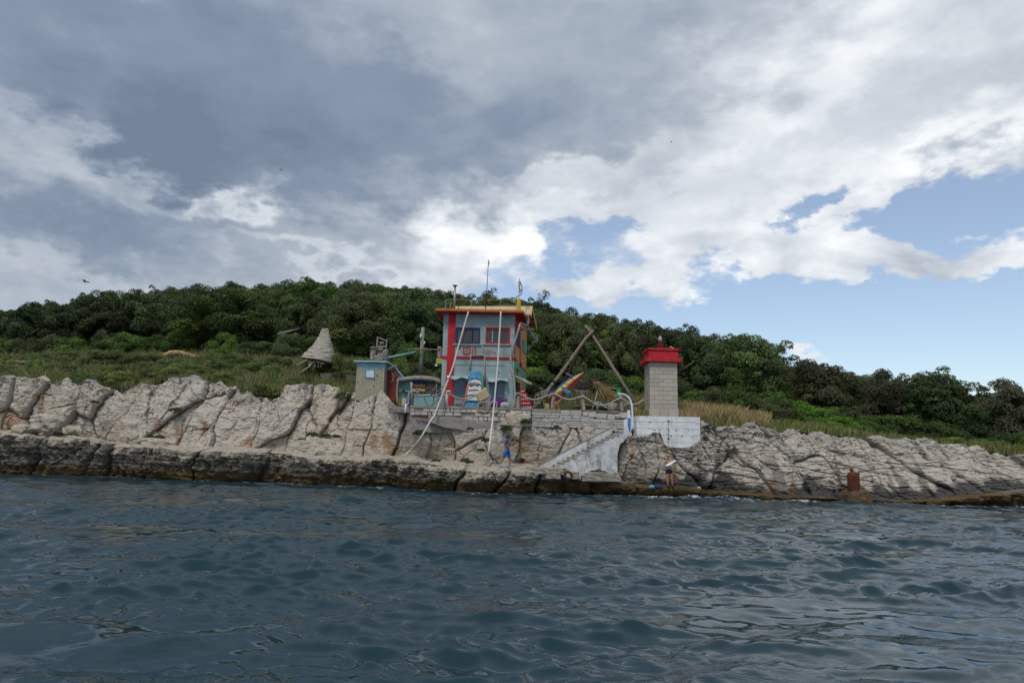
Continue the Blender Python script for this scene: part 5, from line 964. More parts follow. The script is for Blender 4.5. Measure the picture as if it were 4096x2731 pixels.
# ------------------------------------------------------------------ white platform, stair, lantern tower
def rough_slab(seed, size):
    bm = bmesh.new(); bmesh.ops.create_cube(bm, size=2.0); bmesh.ops.subdivide_edges(bm, edges=list(bm.edges), cuts=9, use_grid_fill=True); co = np.array([v.co[:] for v in bm.verts])
    nrm = co / (np.linalg.norm(co, axis=1, keepdims=True) + 1e-6); k = .10 * fbm(co[:, 0] * 3 * size[0] + seed, co[:, 1] * 2 + co[:, 2] * 2.5, seed, 4) - .06 * (np.abs(co).max(1) > .95) * (np.sort(np.abs(co), 1)[:, 1] > .85)
    for v, d, n in zip(bm.verts, k, nrm): q = Vector(v.co) + Vector(n) * float(d); v.co = Vector((q.x * size[0], q.y * size[1], q.z * size[2]))
    me = bpy.data.meshes.new('stone_slab'); bm.to_mesh(me); bm.free(); me.materials.append(M_SLAB); return me
def build_platform():
    y0 = 37.5; xl = C(5, 1312, 300, y0)[0]; xr = C(5, 2062, 400, y0)[0]; zt = C(5, 1600, 251, y0)[2]
    T = thing('white_platform', 'white-painted concrete platform with rust streak carrying the stone tower', 'platform', ((xl + xr) / 2, 39.5, 1.8))
    zs = [zt, zt - .30, zt - .66, zt - 1.02, zt - 1.4, zt - 2.3]
    for i in range(5):
        m = MB(); o = (i % 2) * .006 + i * .002; m.span((xl + o, y0 + o, zs[i + 1] + .006), (xr - o, 42.2, zs[i] - .004)); m.build('concrete_course', M_WHITE, T, bevel=.012)
    m = MB(); m.prism([(xl + .1, y0 + .2, zt), (xr - .1, y0 + .2, zt), (xr - .1, 42, zt), (xl + .1, 42, zt)], (0, 0, .03)); m.build('deck', M_CONC, T)
    yh = 38.62; a_, b_ = C(5, 1163, 290, yh), C(5, 1316, 250, yh); m = MB(); m.prism([(a_[0], yh, 2.3), (xl + .03, yh, 2.3), (xl + .03, yh, b_[2]), (a_[0], yh, a_[2])], (0, .42, 0)); m.build('stair_head_wall', M_WHITE, T)
    m = MB(); m.prism(PL(5, [(1207, 268), (1240, 264), (1246, 300), (1242, 400), (1232, 440), (1222, 430), (1216, 380), (1207, 360)], yh - .004), (0, -.006, 0)); m.build('blue_paint_patch', mat('paint_blue_patch', (0.10, 0.22, 0.62), .8, .12, 6), T)
    m = MB(); m.tube(PL(5, [(1688, 300), (1686, 400), (1684, 505), (1683, 590)], y0 - .02), .012, 6); m.build('rust_streak', M_RUST_O, T)
    m = MB()
    for y in (300, 508): p = C(5, 1687, y, y0 - .02); m.box(p, (.09, .06, .05))
    m.build('rusty_bolt', M_RUST, T)
    m = MB(); r = random.Random(5)                                 # flaked paint
    for k in range(26):
        x = r.uniform(xl + .1, xr - .1); z = r.choice(zs[:4]) - r.uniform(.02, .10); w, h = r.uniform(.02, .07), r.uniform(.012, .04); n = 6
        m.prism([(x + w * math.cos(a) * r.uniform(.6, 1.2), y0 - .001, z + h * math.sin(a) * r.uniform(.6, 1.2)) for a in [6.283 * i / n for i in range(n)]], (0, -.004, 0))
    m.build('paint_flakes', M_CONCD, T)
    m = MB(); p = C(9, 2160, 1090, 39.0); m.box((p[0], 38.95, p[2] - .1), (.16, .16, .75)); m.build('white_post', M_WHITE, T)
    # the stair
    Sx = thing('white_stair', 'white stair with worn grey treads and sloping side wall climbing to the platform', 'stair', (C(5, 700, 850, 37)[0], 37.5, 1.1))
    n = 14; a = C(5, 352, 852, 36.9); b = C(5, 1160, 425, 36.9); ya, yb = 36.9, 37.95
    prof = []
    for k in range(n):
        x = a[0] + (b[0] - a[0]) * k / n; x2 = a[0] + (b[0] - a[0]) * (k + 1) / n; z = a[2] + (b[2] - a[2]) * (k + 1) / n; prof += [(x, ya, z), (x2, ya, z)]
    body = [(a[0] + .3, ya, .75), (a[0], ya, a[2] - .12)] + prof + [tuple(q) for q in PL(5, [(1215, 428), (1200, 500), (1110, 600), (1088, 690), (1086, 960)], ya)]
    m = MB(); m.prism(body, (0, yb - ya, 0)); m.build('stair_flank', M_STAIRW, Sx)
    for k in range(n):
        x = a[0] + (b[0] - a[0]) * k / n; x2 = a[0] + (b[0] - a[0]) * (k + 1) / n; z = a[2] + (b[2] - a[2]) * (k + 1) / n
        m = MB(); m.box(((x + x2) / 2 - .02, (ya + yb) / 2 + .02, z - .03), (x2 - x + .05, yb - ya + .09, .115), jit=.016); m.build('step', M_STEP, Sx, bevel=.015)
    m = MB(); m.prism(PL(5, [(132, 852), (200, 806), (600, 590), (1008, 388), (1027, 376), (1027, 470), (925, 560), (500, 800), (380, 880), (250, 880)], 38.0), (0, .28, 0)); m.build('side_wall', M_STAIRW, Sx, bevel=.02)
    m = MB(); m.prism(PL(5, [(128, 848), (198, 800), (598, 584), (1006, 382), (1027, 372), (1027, 378), (1008, 390), (600, 592), (200, 808), (132, 856)], 37.97), (0, .34, 0)); m.build('side_wall_coping', M_CONC, Sx)
    # low slabs at the foot of the stair
    for i, (x0, y0_, x1, y1, D) in enumerate([(20, 862, 470, 900, 36.3), (30, 845, 115, 862, 36.5), (560, 905, 640, 960, 36.2), (730, 920, 1120, 985, 36.35), (680, 945, 800, 985, 35.9), (250, 905, 415, 955, 35.8)]):
        p, q = C(5, x0, y1, D), C(5, x1, y0_, D); zlo = p[2] - .12; S_ = bpy.data.objects.new('stone_slab', rough_slab(90 + i, (abs(q[0] - p[0]) / 2 * 1.04, .5, abs(q[2] - zlo) / 2 * 1.05))); COL.objects.link(S_); S_.location = ((p[0] + q[0]) / 2, D + .45, (zlo + q[2]) / 2); S_.rotation_euler = (0, random.uniform(-.02, .02), random.uniform(-.06, .06))
        tag(S_, ['long flat slab at the bottom of the white stair', 'small top slab beside the lowest white stair step', 'narrow upright slab beside the rusty mooring arch', 'long rough slab under the white stair flank, bag on it', 'low block in front of the long rough slab', 'grey slab left of the rusty mooring arch'][i], 'stone')
    m = MB(); m.tube(PL(5, [(478, 935), (478, 912), (500, 900), (530, 915), (548, 945), (556, 970)], 35.7), .07, 7, smooth_pts=3); o = m.build('mooring_arch', M_RUST, None, True); tag(o, 'rusty curved mooring arch on the ledge below the stair', 'mooring ring')
    # bent pole
    Pz = thing('bent_pole', 'white pole bent over at the top beside the white platform', 'pole', at(2531, 1726, 37.3)); m = MB(); m.tube([at(x, y, 37.3) for x, y in ((2531.5, 1718), (2530, 1665), (2528, 1632), (2525, 1612), (2517, 1593), (2504, 1581), (2488, 1576), (2471, 1575.5))], .058, 9, smooth_pts=4); m.build('shaft', M_WHITE, Pz, True)
    m = MB(); p = at(2531, 1722, 37.3); m.lathe(p, [(.07, -.12), (.11, -.06), (.11, -.02), (.07, .0), (.07, .06)], 10); m.tube([p + [0, 0, -.1], p + [-.02, 0.05, -.5]], .05, 7); m.build('rusty_foot', M_RUST, Pz, True)
    return T, zt
plat, PZ = build_platform()
def build_tower():
    y0 = 39.0; xl = C(2, 1325, 1200, y0)[0]; xr = C(2, 1593, 1200, y0)[0]; w = xr - xl; dep = 1.55; z0 = PZ + .02
    T = thing('lantern_tower', 'square tower of pale stone blocks with bright red cap and small lantern', 'tower', ((xl + xr) / 2, y0 + dep / 2, z0))
    zb = C(2, 1450, 1408, y0)[2]; zt = C(2, 1450, 962, y0)[2]; ncr = 11
    m = MB(); m.span((xl + .03, y0 + .03, z0), (xr - .03, y0 + dep - .03, zt)); m.build('core', mat('mortar_grey', (.27, .25, .22), .95, .1), T)
    rnd = random.Random(2)
    def ring(z, h, off, out, n):
        for face in range(4):
            L = w if face % 2 == 0 else dep; cuts = [0] + [L * (k + off) / n for k in range(0 if off > .01 else 1, n)] + [L]
            cuts = sorted({round(c, 4) for c in cuts})
            for i in range(len(cuts) - 1):
                a, b = cuts[i], cuts[i + 1]; c = (a + b) / 2; s = b - a - .014; d = .12
                if face == 0: pc, sz = (xl + c, y0 + d / 2 - out, z + h / 2), (s, d, h - .014)
                elif face == 2: pc, sz = (xl + c, y0 + dep - d / 2 + out, z + h / 2), (s, d, h - .014)
                elif face == 1: pc, sz = (xr - d / 2 + out - .001, y0 + c, z + h / 2), (d, s - (.24 if i in (0, len(cuts) - 2) else 0) * 0, h - .014)
                else: pc, sz = (xl + d / 2 - out + .001, y0 + c, z + h / 2), (d, s, h - .014)
                piece(BLOCKS[rnd.randrange(3)], 'stone_block', T, pc, sz, 0)
    ring(z0, zb - z0, 0.0, .055, 3)
    h = (zt - zb) / ncr; hs = [h * f for f in (1.08, 1.0, 1.0, 1.1, 1.0, 1.02, .82, 1.08, .95, 1.0, .95)]
    z = zb
    for k in range(ncr): ring(z, hs[k], 0.5 if k % 2 == 0 else 0.0, 0, 3); z += hs[k]
    cx, cy = (xl + xr) / 2, y0 + dep / 2; z = zt + .002
    m = MB(); m.box((cx, cy, z + .12), (w + .46, dep + .46, .22)); m.build('cap_lower_ledge', M_RED, T, bevel=.012)
    z2 = C(2, 1450, 845, y0 - .1)[2]; m = MB(); m.box((cx, cy, (z + .23 + z2) / 2), (w + .10, dep + .10, z2 - z - .23)); m.build('cap', M_RED, T)
    m = MB(); m.box((cx, cy, z2 + .055), (w + .24, dep + .24, .11)); m.build('cap_upper_slab', M_RED, T, bevel=.012); zt2 = z2 + .11
    m = MB(); m.lathe((cx, cy, zt2), [(.12, -.01), (.07, .04), (.07, .30), (.20, .31), (.20, .36), (.08, .37)], 14); ln = m.build('lantern_stand', M_RED, T, True)
    m = MB(); m.lathe((cx, cy, zt2 + .37), [(.10, 0), (.11, .02), (.11, .17), (.09, .18)], 14); m.build('lantern_base', M_BLACK, ln, True); m = MB(); m.lathe((cx, cy, zt2 + .55), [(.10, 0), (.115, .04), (.115, .16), (.095, .24), (.05, .29), (.015, .31), (.01, .36)], 14); m.build('lantern_glass', M_LAMPGLASS, ln, True)
    p = C(2, 1545, 800, 40.2); m = MB(); m.box((p[0], 40.2, zt2 + .17), (.42, .40, .035), ry=math.radians(40)); sp = m.build('solar_panel', mat('panel_white', (.62, .63, .64), .4, .05), T, bevel=.006); m = MB(); m.tube([(p[0] - .12, 40.2, zt2), (p[0] - .1, 40.2, zt2 + .22)], .02, 5); m.build('panel_strut', M_RED, sp)
    return T
tower = build_tower()

# ================================================================== THINGS ABOUT THE HOUSE
from mathutils.bvhtree import BVHTree
def bvh_of(o):
    me = o.data; n = len(me.vertices); co = np.empty(n * 3, np.float32); me.vertices.foreach_get('co', co); co = co.reshape(-1, 3)
    k = len(me.polygons); idx = np.empty(k * 4, np.int32); me.loops.foreach_get('vertex_index', idx); return BVHTree.FromPolygons([Vector(c) for c in co.tolist()], idx.reshape(-1, 4).tolist())
BV_L, BV_C = bvh_of(ledge), bvh_of(cliff)
def surf_z(X, Y, which=None):
    zs = [h[0].z for h in (b.ray_cast(Vector((X, Y, 30)), Vector((0, 0, -1))) for b in (which or (BV_L, BV_C))) if h[0] is not None]
    return max(zs) if zs else 0.0
def surf_zs(X, Y, which=None):
    v = sorted(surf_z(X + dx, Y + dy, which) for dx in (-.3, -.15, 0, .15, .3) for dy in (-.2, 0, .2)); return v[int(len(v) * .7)]
def front_hit(x4, y4, which=None):
    """nearest rock surface on a line of sight: where writing on the rock really sits"""
    d = Vector(ray(x4, y4)).normalized(); o = Vector((0, 0, CAM_H)); best = None
    for b in (which or (BV_C, BV_L)):
        h = b.ray_cast(o, d)
        if h[0] is not None and (best is None or h[3] < best[3]): best = h
    return best
def on_ledge(x4, y4, lo, hi):
    """distance at which the ledge top shows at that photo row"""
    best = (9e9, lo)
    for D in np.linspace(lo, hi, 60):
        p = at(x4, y4, D); e = abs(surf_zs(p[0], p[1], (BV_L,)) - p[2])
        if e < best[0]: best = (e, D)
    return best[1]
def rope(name, pts, r, m, label, cat='rope', group=None, sm=5):
    mb = MB(); mb.tube(pts, r, 8, smooth_pts=sm); o = mb.build(name, m, None, True); return tag(o, label, cat, group)

# ------------------------------------------------------------------ two white mooring ropes from the roof edge to the ledge
dA, dB = on_ledge(1617, 1822, 35, 39), on_ledge(1941, 1862, 35.9, 38)
rope('mooring_rope', [C(1, 548, 555, 39.43), C(1, 505, 700, 39.3), C(1, 440, 930, 39.1), C(1, 400, 1080, 38.9), C(1, 352, 1210, 38.75), C(1, 300, 1350, 38.6), C(1, 215, 1568, 38.3), C(4, 590, 260, 38.0), C(4, 440, 510, 37.6), C(4, 300, 680, dA + .25), C(4, 225, 742, dA)], .046, M_ROPE_W, 'long white rope curving from the roof edge past the red pillar down to the ledge')
rope('mooring_rope', [C(1, 866, 555, 39.43), C(1, 858, 700, 39.3), C(1, 848, 850, 39.1), C(1, 836, 1050, 38.9), C(1, 815, 1300, 38.6), C(1, 790, 1568, 38.2), C(4, 1400, 370, 37.4), C(4, 1365, 650, 36.4), C(4, 1315, 878, dB)], .048, M_ROPE_W, 'straighter white rope from the roof edge down to the ledge beside the boy')
m = MB(); p = C(1, 352, 1196, 38.75); m.lathe(p, [(.02, -.10), (.08, -.07), (.105, 0), (.08, .07), (.02, .10)], 12); tag(m.build('white_float', M_WHITE, None, True), 'round white float tied to the left mooring rope', 'float')
rope('terrace_rope', PL(10, [(885, 460), (930, 462), (970, 510), (1060, 555), (1160, 568), (1260, 550), (1345, 515)], 39.15), .045, M_ROPE, 'tan rope sagging from the white post to the hanging cushion')

# ------------------------------------------------------------------ upright boat with a painted face
def build_boat():
    D = 39.55; B = thing('upright_boat', 'sky-blue rowing boat stood upright against the house with a drawn face', 'boat', C(11, 640, 1435, D))
    out = [(605, 52), (790, 46), (980, 52), (1010, 300), (1048, 700), (1030, 1100), (985, 1440), (640, 1445), (300, 1432), (400, 1000), (490, 520), (550, 280)]
    f = PL(11, out, D); m = MB(); m.prism(f, (0, .30, 0)); m.build('hull', M_SKYBLUE, B, bevel=.015)
    m = MB(); m.prism(PL(11, [(984, 50), (1058, 82), (1085, 300), (1116, 690), (1100, 1000), (1035, 1095), (1052, 700), (1014, 300)], D + .1), (0, .25, 0)); m.build('hull_side', M_GREEN, B)
    wp = [(500, 545), (560, 490), (600, 470), (690, 380), (790, 355), (900, 385), (985, 450), (1020, 525), (1040, 700), (1045, 1000), (1010, 1190), (420, 1185), (440, 1080), (560, 1000), (470, 960), (480, 750)]
    m = MB(); m.prism(PL(11, wp, D - .005), (0, -.03, 0)); fp = m.build('white_panel', M_WHITE, B)
    for i, pts in enumerate([[(600, 298), (690, 300), (780, 308), (870, 302), (950, 298)], [(515, 790), (600, 775), (720, 770), (830, 755), (940, 772)], [(455, 1010), (560, 965), (680, 960), (800, 955)], [(365, 1185), (520, 1180), (700, 1190), (890, 1200)]]):
        m = MB(); m.tube(PL(11, pts, D - .06), [.02] + [.032] * (len(pts) - 2) + [.018], 6, smooth_pts=3); m.build('stick', M_WOOD, B, True)
    for pts in ([(545, 530), (640, 500), (760, 512), (900, 515), (985, 555), (1030, 620)], [(550, 540), (600, 548), (760, 556), (930, 560)]): m = MB(); m.tube(PL(11, pts, D - .07), .035, 6, smooth_pts=3); m.build('brow_branch', M_WOOD, B, True)
    for pts in ([(560, 525), (490, 600), (455, 760), (430, 950), (395, 1100), (370, 1250), (300, 1420)], [(520, 560), (490, 700), (440, 1000), (400, 1250)], [(1015, 560), (1040, 640), (1035, 760)]): m = MB(); m.tube(PL(11, pts, D - .05), .035, 6, smooth_pts=3); m.build('lashing_rope', M_ROPE, B, True)
    dk = mat('pencil_line', (.16, .05, .05), .9, .1)
    circ = lambda x, y, r: [(x + r * math.cos(a), y + r * math.sin(a)) for a in np.linspace(0, 6.283, 11)]
    for pts, w in ((circ(655, 630, 26), .009), (circ(655, 630, 7), .01), (circ(878, 645, 28), .009), (circ(878, 645, 7), .01), ([(758, 660), (772, 700), (770, 735), (740, 738)], .009), ([(650, 840), (700, 872), (760, 884), (820, 855), (842, 825)], .009), ([(825, 595), (880, 590), (935, 605)], .02), ([(660, 605), (715, 600)], .016), ([(730, 480), (770, 455), (835, 492)], .014)):
        m = MB(); m.tube(PL(11, pts, D - .036), w, 5, flat=.4); m.build('drawn_line', dk, fp)
    m = MB(); m.prism(PL(11, [(580, 560), (660, 560), (655, 612), (590, 610)], D - .05), (0, -.04, 0)); m.build('red_tag', M_RED, B)
build_boat()
m = MB(); g = []
for i in range(7):
    r_ = []
    for j in range(7):
        u, v = i / 6, j / 6; p = [(795, 950), (1205, 665), (1365, 1080), (945, 1280)]; x = (1 - v) * ((1 - u) * p[0][0] + u * p[1][0]) + v * ((1 - u) * p[3][0] + u * p[2][0]); y = (1 - v) * ((1 - u) * p[0][1] + u * p[1][1]) + v * ((1 - u) * p[3][1] + u * p[2][1]); puff = .05 * (i % 2) * (j % 2) + .02 * math.sin(3 * u)
        r_.append(C(11, x, y, 39.05 - puff))
    g.append(r_)
m.sheet(g); tag(m.build('quilted_cushion', M_BEIGE, None, True, solid=.07), 'square beige quilted cushion hung on the rope in front of the boat', 'cushion')
def build_rope_chair():
    R = thing('rope_loop_frame', 'rounded square of tan rope hanging over the wall below the beige cushion', 'rope frame', C(10, 1460, 780, 38.93))
    m = MB(); m.tube(PL(10, [(1400, 632), (1470, 622), (1540, 632), (1548, 690), (1535, 750), (1490, 778), (1440, 765), (1395, 758), (1378, 720), (1385, 670), (1400, 632)], 38.90), .045, 7, smooth_pts=4); m.build('rope_ring', M_ROPE, R, True)
    for x in (1450, 1462, 1474): m = MB(); m.tube(PL(10, [(x, 628), (x + 2, 690), (x - 3, 735)], 38.93), .013, 5); m.build('cord', M_ROPE, R)
build_rope_chair()
rope('rope_arch', PL(10, [(1560, 690), (1585, 630), (1625, 600), (1665, 625), (1680, 665), (1665, 700)], 39.1), .045, M_ROPE_G, 'arched grey rope between the cushion frame and the purple cloth')
m = MB(); m.sheet([[np.array(C(10, x, y0 + 8 * math.sin(x * .05), 39.35)) + [0, .12 * k + .03 * math.sin(x * .09 + k), 0] for x in range(1570, 1840, 24)] for k, y0 in ((0, 700), (.3, 650), (.6, 600), (1.2, 566), (3.0, 560))]); tag(m.build('purple_cloth', M_PURPLE, None, True, solid=.02), 'purple cloth spread over a low bench by the right glass door', 'cloth')
m = MB(); m.prism(PL(10, [(1660, 558), (1722, 514), (1760, 558)], 39.75), (0, .2, 0)); tag(m.build('dark_stone_wedge', M_CONCD, None, bevel=.03), 'dark pointed stone standing on the purple cloth', 'stone')
def blob_rock(name, c, size, seed, m_, label, cat='stone', rough=.22, sub=3, flat=0.0, group=None):
    bm = bmesh.new(); bmesh.ops.create_icosphere(bm, subdivisions=sub, radius=1.0); co = np.array([v.co[:] for v in bm.verts])
    f1, f2, cid, _, _ = worley(co[:, 0] * 1.3 + seed, co[:, 1] * .8 + co[:, 2] * 1.5 + seed * 2, seed); k = 1 + rough * (cid - .5) + rough * .7 * fbm(co[:, 0] * 1.6 + co[:, 2], co[:, 1] * 1.6 - co[:, 2] + seed, seed, 4)
    for v, s in zip(bm.verts, k): q = v.co * float(s); q = Vector([math.copysign(abs(t) ** .75, t) for t in q]); v.co = Vector((q.x * size[0], q.y * size[1], max(q.z, -.75) * size[2]))
    me = bpy.data.meshes.new(name); bm.to_mesh(me); bm.free(); me.materials.append(m_); o = bpy.data.objects.new(name, me); COL.objects.link(o); o.location = tuple(map(float, c)); return tag(o, label, cat, group)
p = C(10, 1800, 665, 39.15); blob_rock('white_rock', (p[0], 39.15, p[2]), (.26, .2, .17), 3, M_STONE, 'jagged white rock on a plank beside the purple cloth')
m = MB(); p = C(10, 1812, 698, 39.15); m.box(p, (.6, .3, .05), jit=.01); tag(m.build('rock_plank', M_WOOD), 'weathered plank under the jagged white rock', 'plank')
for i, (x, y, w) in enumerate(((1080, 655, .30), (1060, 675, .26), (1110, 680, .3), (1440, 670, .3))):
    p = C(10, x, y, 39.5); m = MB(); m.tube([(p[0] - w / 2, 39.45, p[2]), (p[0] + w / 2, 39.6, p[2] + .02)], .075, 8); tag(m.build('log', M_POLE, None, True), ['upper log of the small pile left of the blue boat', 'lower left log of the pile left of the blue boat', 'lower right log of the pile left of the blue boat', 'short log behind the hanging rope frame'][i], 'log')

# ------------------------------------------------------------------ red printed cloth
def build_red_cloth():
    D = 39.75; Rr = thing('red_printed_cloth', 'red cloth printed with white figures hanging by the yellow door frame', 'cloth', C(9, 440, 972, D))
    edge = [(345, 372, 620), (345, 420, 690), (345, 462, 740), (345, 495, 820), (345, 525, 890), (345, 540, 970)]; g = []
    for i, (xl, xr, y) in enumerate(edge): g.append([np.array(C(9, xl + (xr - xl) * k / 8, y, D)) + [0, .05 * math.sin(k * 1.4 + i * .2), 0] for k in range(9)])
    m = MB(); m.sheet(g); m.build('fabric', mat('cloth_red', (.40, .018, .03), .9, .1, 6), Rr, True, solid=.01)
    m = MB()
    for r_, y in enumerate((690, 752, 822, 892, 952)):
        for c_ in range(7):
            x = 366 + 30 * c_
            if x > 352 + (y - 600) * .52 + 10: continue
            p = C(9, x, y, D - .075); pts = []
            for k in range(10): a = math.pi / 2 + 6.283 * k / 10; q = .075 if k % 2 == 0 else .026; pts.append((p[0] + q * .8 * math.cos(a), p[1] + .03 * math.sin(c_ * 1.4), p[2] + q * 1.1 * math.sin(a)))
            m.prism(pts, (0, -.004, 0))
    o = m.build('printed_figures', mat('print_white', (.6, .5, .5), .9, .1), Rr)
build_red_cloth()

# ------------------------------------------------------------------ rope fence with driftwood posts
posts = [([(298, 985), (300, 880), (312, 735)], 'first driftwood post of the rope fence, beside the red cloth'), ([(880, 992), (885, 880), (912, 742)], 'second driftwood post of the rope fence, before the striped hull'), ([(1415, 1032), (1395, 900), (1382, 780)], 'third driftwood post of the rope fence, under the little red sign'), ([(2055, 1048), (2040, 900), (2024, 755)], 'fourth driftwood post of the rope fence, under the green canister'), ([(2180, 1030), (2178, 880)], 'short dark post between the fourth fence post and the bent pole'), ([(1640, 1030), (1638, 880)], 'short dark post behind the sagging middle of the rope fence')]
for i, (pts, lab) in enumerate(posts):
    dd = 39.35 if i < 4 else 39.9; m = MB(); P = PL(9, pts, dd); r = .10 if i < 4 else .085; m.tube(P, [r * 1.1, r, r * .95][:len(P)] if len(P) > 2 else [r, r * .9], 9, smooth_pts=3); tag(m.build('driftwood_post', M_WOOD if i < 4 else M_POLE, None, True), lab, 'post')
rope('fence_rope', PL(9, [(215, 965), (222, 880), (240, 795), (270, 735), (305, 722), (360, 745), (450, 802), (560, 832), (660, 815), (760, 775), (850, 745), (915, 738), (990, 770), (1080, 815), (1190, 830), (1300, 798), (1380, 780), (1430, 792), (1520, 855), (1620, 912), (1720, 925), (1830, 905), (1930, 845), (2000, 815), (2050, 812), (2110, 850), (2180, 898), (2250, 912), (2350, 888)], 39.22) + PL(2, [(1218, 1358), (1245, 1335), (1275, 1328)], 39.1), .043, M_ROPE_G, 'grey rope swagged along the driftwood posts above the dry wall', sm=4)
rope('fence_rope', PL(9, [(1600, 900), (1640, 872), (1690, 890), (1740, 940), (1800, 970)], 39.9), .04, M_ROPE_G, 'short grey rope behind the sagging fence rope')
rope('fence_rope', PL(9, [(1990, 985), (2070, 950), (2140, 905), (2200, 925), (2260, 970), (2300, 990)], 39.8), .035, M_ROPE_G, 'short rope crossing behind the bent white pole')
def build_sign_post():
    p0 = C(9, 1385, 790, 40.2); Sg = thing('sign_post', 'wooden post with a narrow red board bearing faded pale lettering', 'sign', (p0[0], 40.2, ZT))
    m = MB(); m.tube([(p0[0], 40.2, ZT - .05), C(9, 1383, 700, 40.2)], .11, 8); m.build('post', M_WOOD, Sg, True)
    m = MB(); a, b = C(9, 1295, 698, 40.05), C(9, 1455, 676, 40.05); m.span((a[0], 40.0, a[2]), (b[0], 40.05, b[2])); bd = m.build('board', mat('board_red', (.13, .035, .03), .8, .15), Sg)
    try:
        cu = bpy.data.curves.new('lettering', 'FONT'); cu.body = 'TRANQUILO'; cu.size = .155; cu.align_x = 'CENTER'; cu.align_y = 'CENTER'; to = bpy.data.objects.new('lettering', cu); COL.objects.link(to); dg = bpy.context.evaluated_depsgraph_get(); me = bpy.data.meshes.new_from_object(to.evaluated_get(dg)); bpy.data.objects.remove(to)
        me.materials.clear(); me.materials.append(mat('faded_letter', (.36, .28, .26), .9, .1)); o = bpy.data.objects.new('lettering', me); COL.objects.link(o); o.parent = Sg; L = Sg['_o']; o.rotation_euler = (math.pi / 2, 0, 0); o.location = ((a[0] + b[0]) / 2 - L[0], 39.996 - L[1], (a[2] + b[2]) / 2 - L[2]); o.parent = bd
    except Exception as ex: print('sign', ex)
build_sign_post()
p = C(9, 1988, 725, 39.5); m = MB(); m.box((p[0], 39.5, p[2]), (.26, .24, .46), taper=.12); m.box((p[0], 39.5, p[2] + .26), (.3, .26, .06)); tag(m.build('green_canister', M_PGREEN, None, bevel=.02), 'green plastic canister on the fourth fence post', 'canister')
p = C(9, 1890, 1000, 40.1); m = MB(); m.lathe((p[0], 40.1, ZT - .02), [(.30, 0), (.29, .25), (.31, .48), (.05, .49)], 14); tag(m.build('tree_stump', M_WOOD, None, True), 'grey tree stump used as a table behind the dry wall', 'stump')
for i, (x, w) in enumerate(((1310, .5), (1470, .45), (1370, .3))): p = C(9, x, 1005 + 12 * (i == 2), 39.7); m = MB(); m.tube([(p[0] - w / 2, 39.6, p[2]), (p[0] + w / 2, 39.8, p[2])], .06, 7); tag(m.build('log', M_DWOOD if i < 2 else M_BRICK, None, True), ['dark log lying left of the third fence post', 'dark log lying right of the third fence post', 'reddish log before the third fence post'][i], 'log')
m = MB(); m.tube(PL(9, [(1545, 990), (1590, 890), (1637, 690)], [39.8, 40, 40.3]), .03, 6); tag(m.build('thin_stick', M_WOOD, None, True), 'thin pale stick leaning in the grass between third and fourth fence posts', 'stick')

# ------------------------------------------------------------------ leaning timber frame with striped hull and hanging cloth
def build_frame():
    A = thing('timber_frame', 'tall leaning frame of three timber poles lashed at the top, between house and tower', 'frame', C(2, 740, 1400, 42))
    apex = 42.3
    for pts, Ds, mm in (([(700, 606), (760, 680), (1000, 1060), (1252, 1465)], [apex, apex - .1, 41.2, 40.4], M_POLE), ([(780, 652), (700, 740), (450, 1090), (205, 1402)], [apex - .3, apex - .4, 41.2, 40.4], M_POLE), ([(748, 628), (640, 860), (520, 1110), (415, 1285)], [apex + .2, 43.3, 44.4, 45.2], M_DWOOD)):
        m = MB(); m.tube(PL(2, pts, Ds), [.085, .09, .10, .115], 10); m.build('pole', mm, A, True)
    for (x, y, D) in ((400, 1146, 41.0), (1085, 1215, 40.95)): p = C(2, x, y, D); m = MB(); dr = np.array([1, 0, -1.2 if x > 700 else 1.2]); dr = dr / np.linalg.norm(dr); m.tube([p - dr * .05, p + dr * .05], .15, 10); m.build('strap', M_BLACK, A)
    m = MB(); p = C(2, 742, 665, apex - .2); m.tube([p + np.array([.15 * math.cos(a), .16 * math.sin(a), .02 * k]) for k, a in enumerate(np.linspace(0, 12, 14))], .02, 5); m.build('lashing', M_ROPE, A)
build_frame()
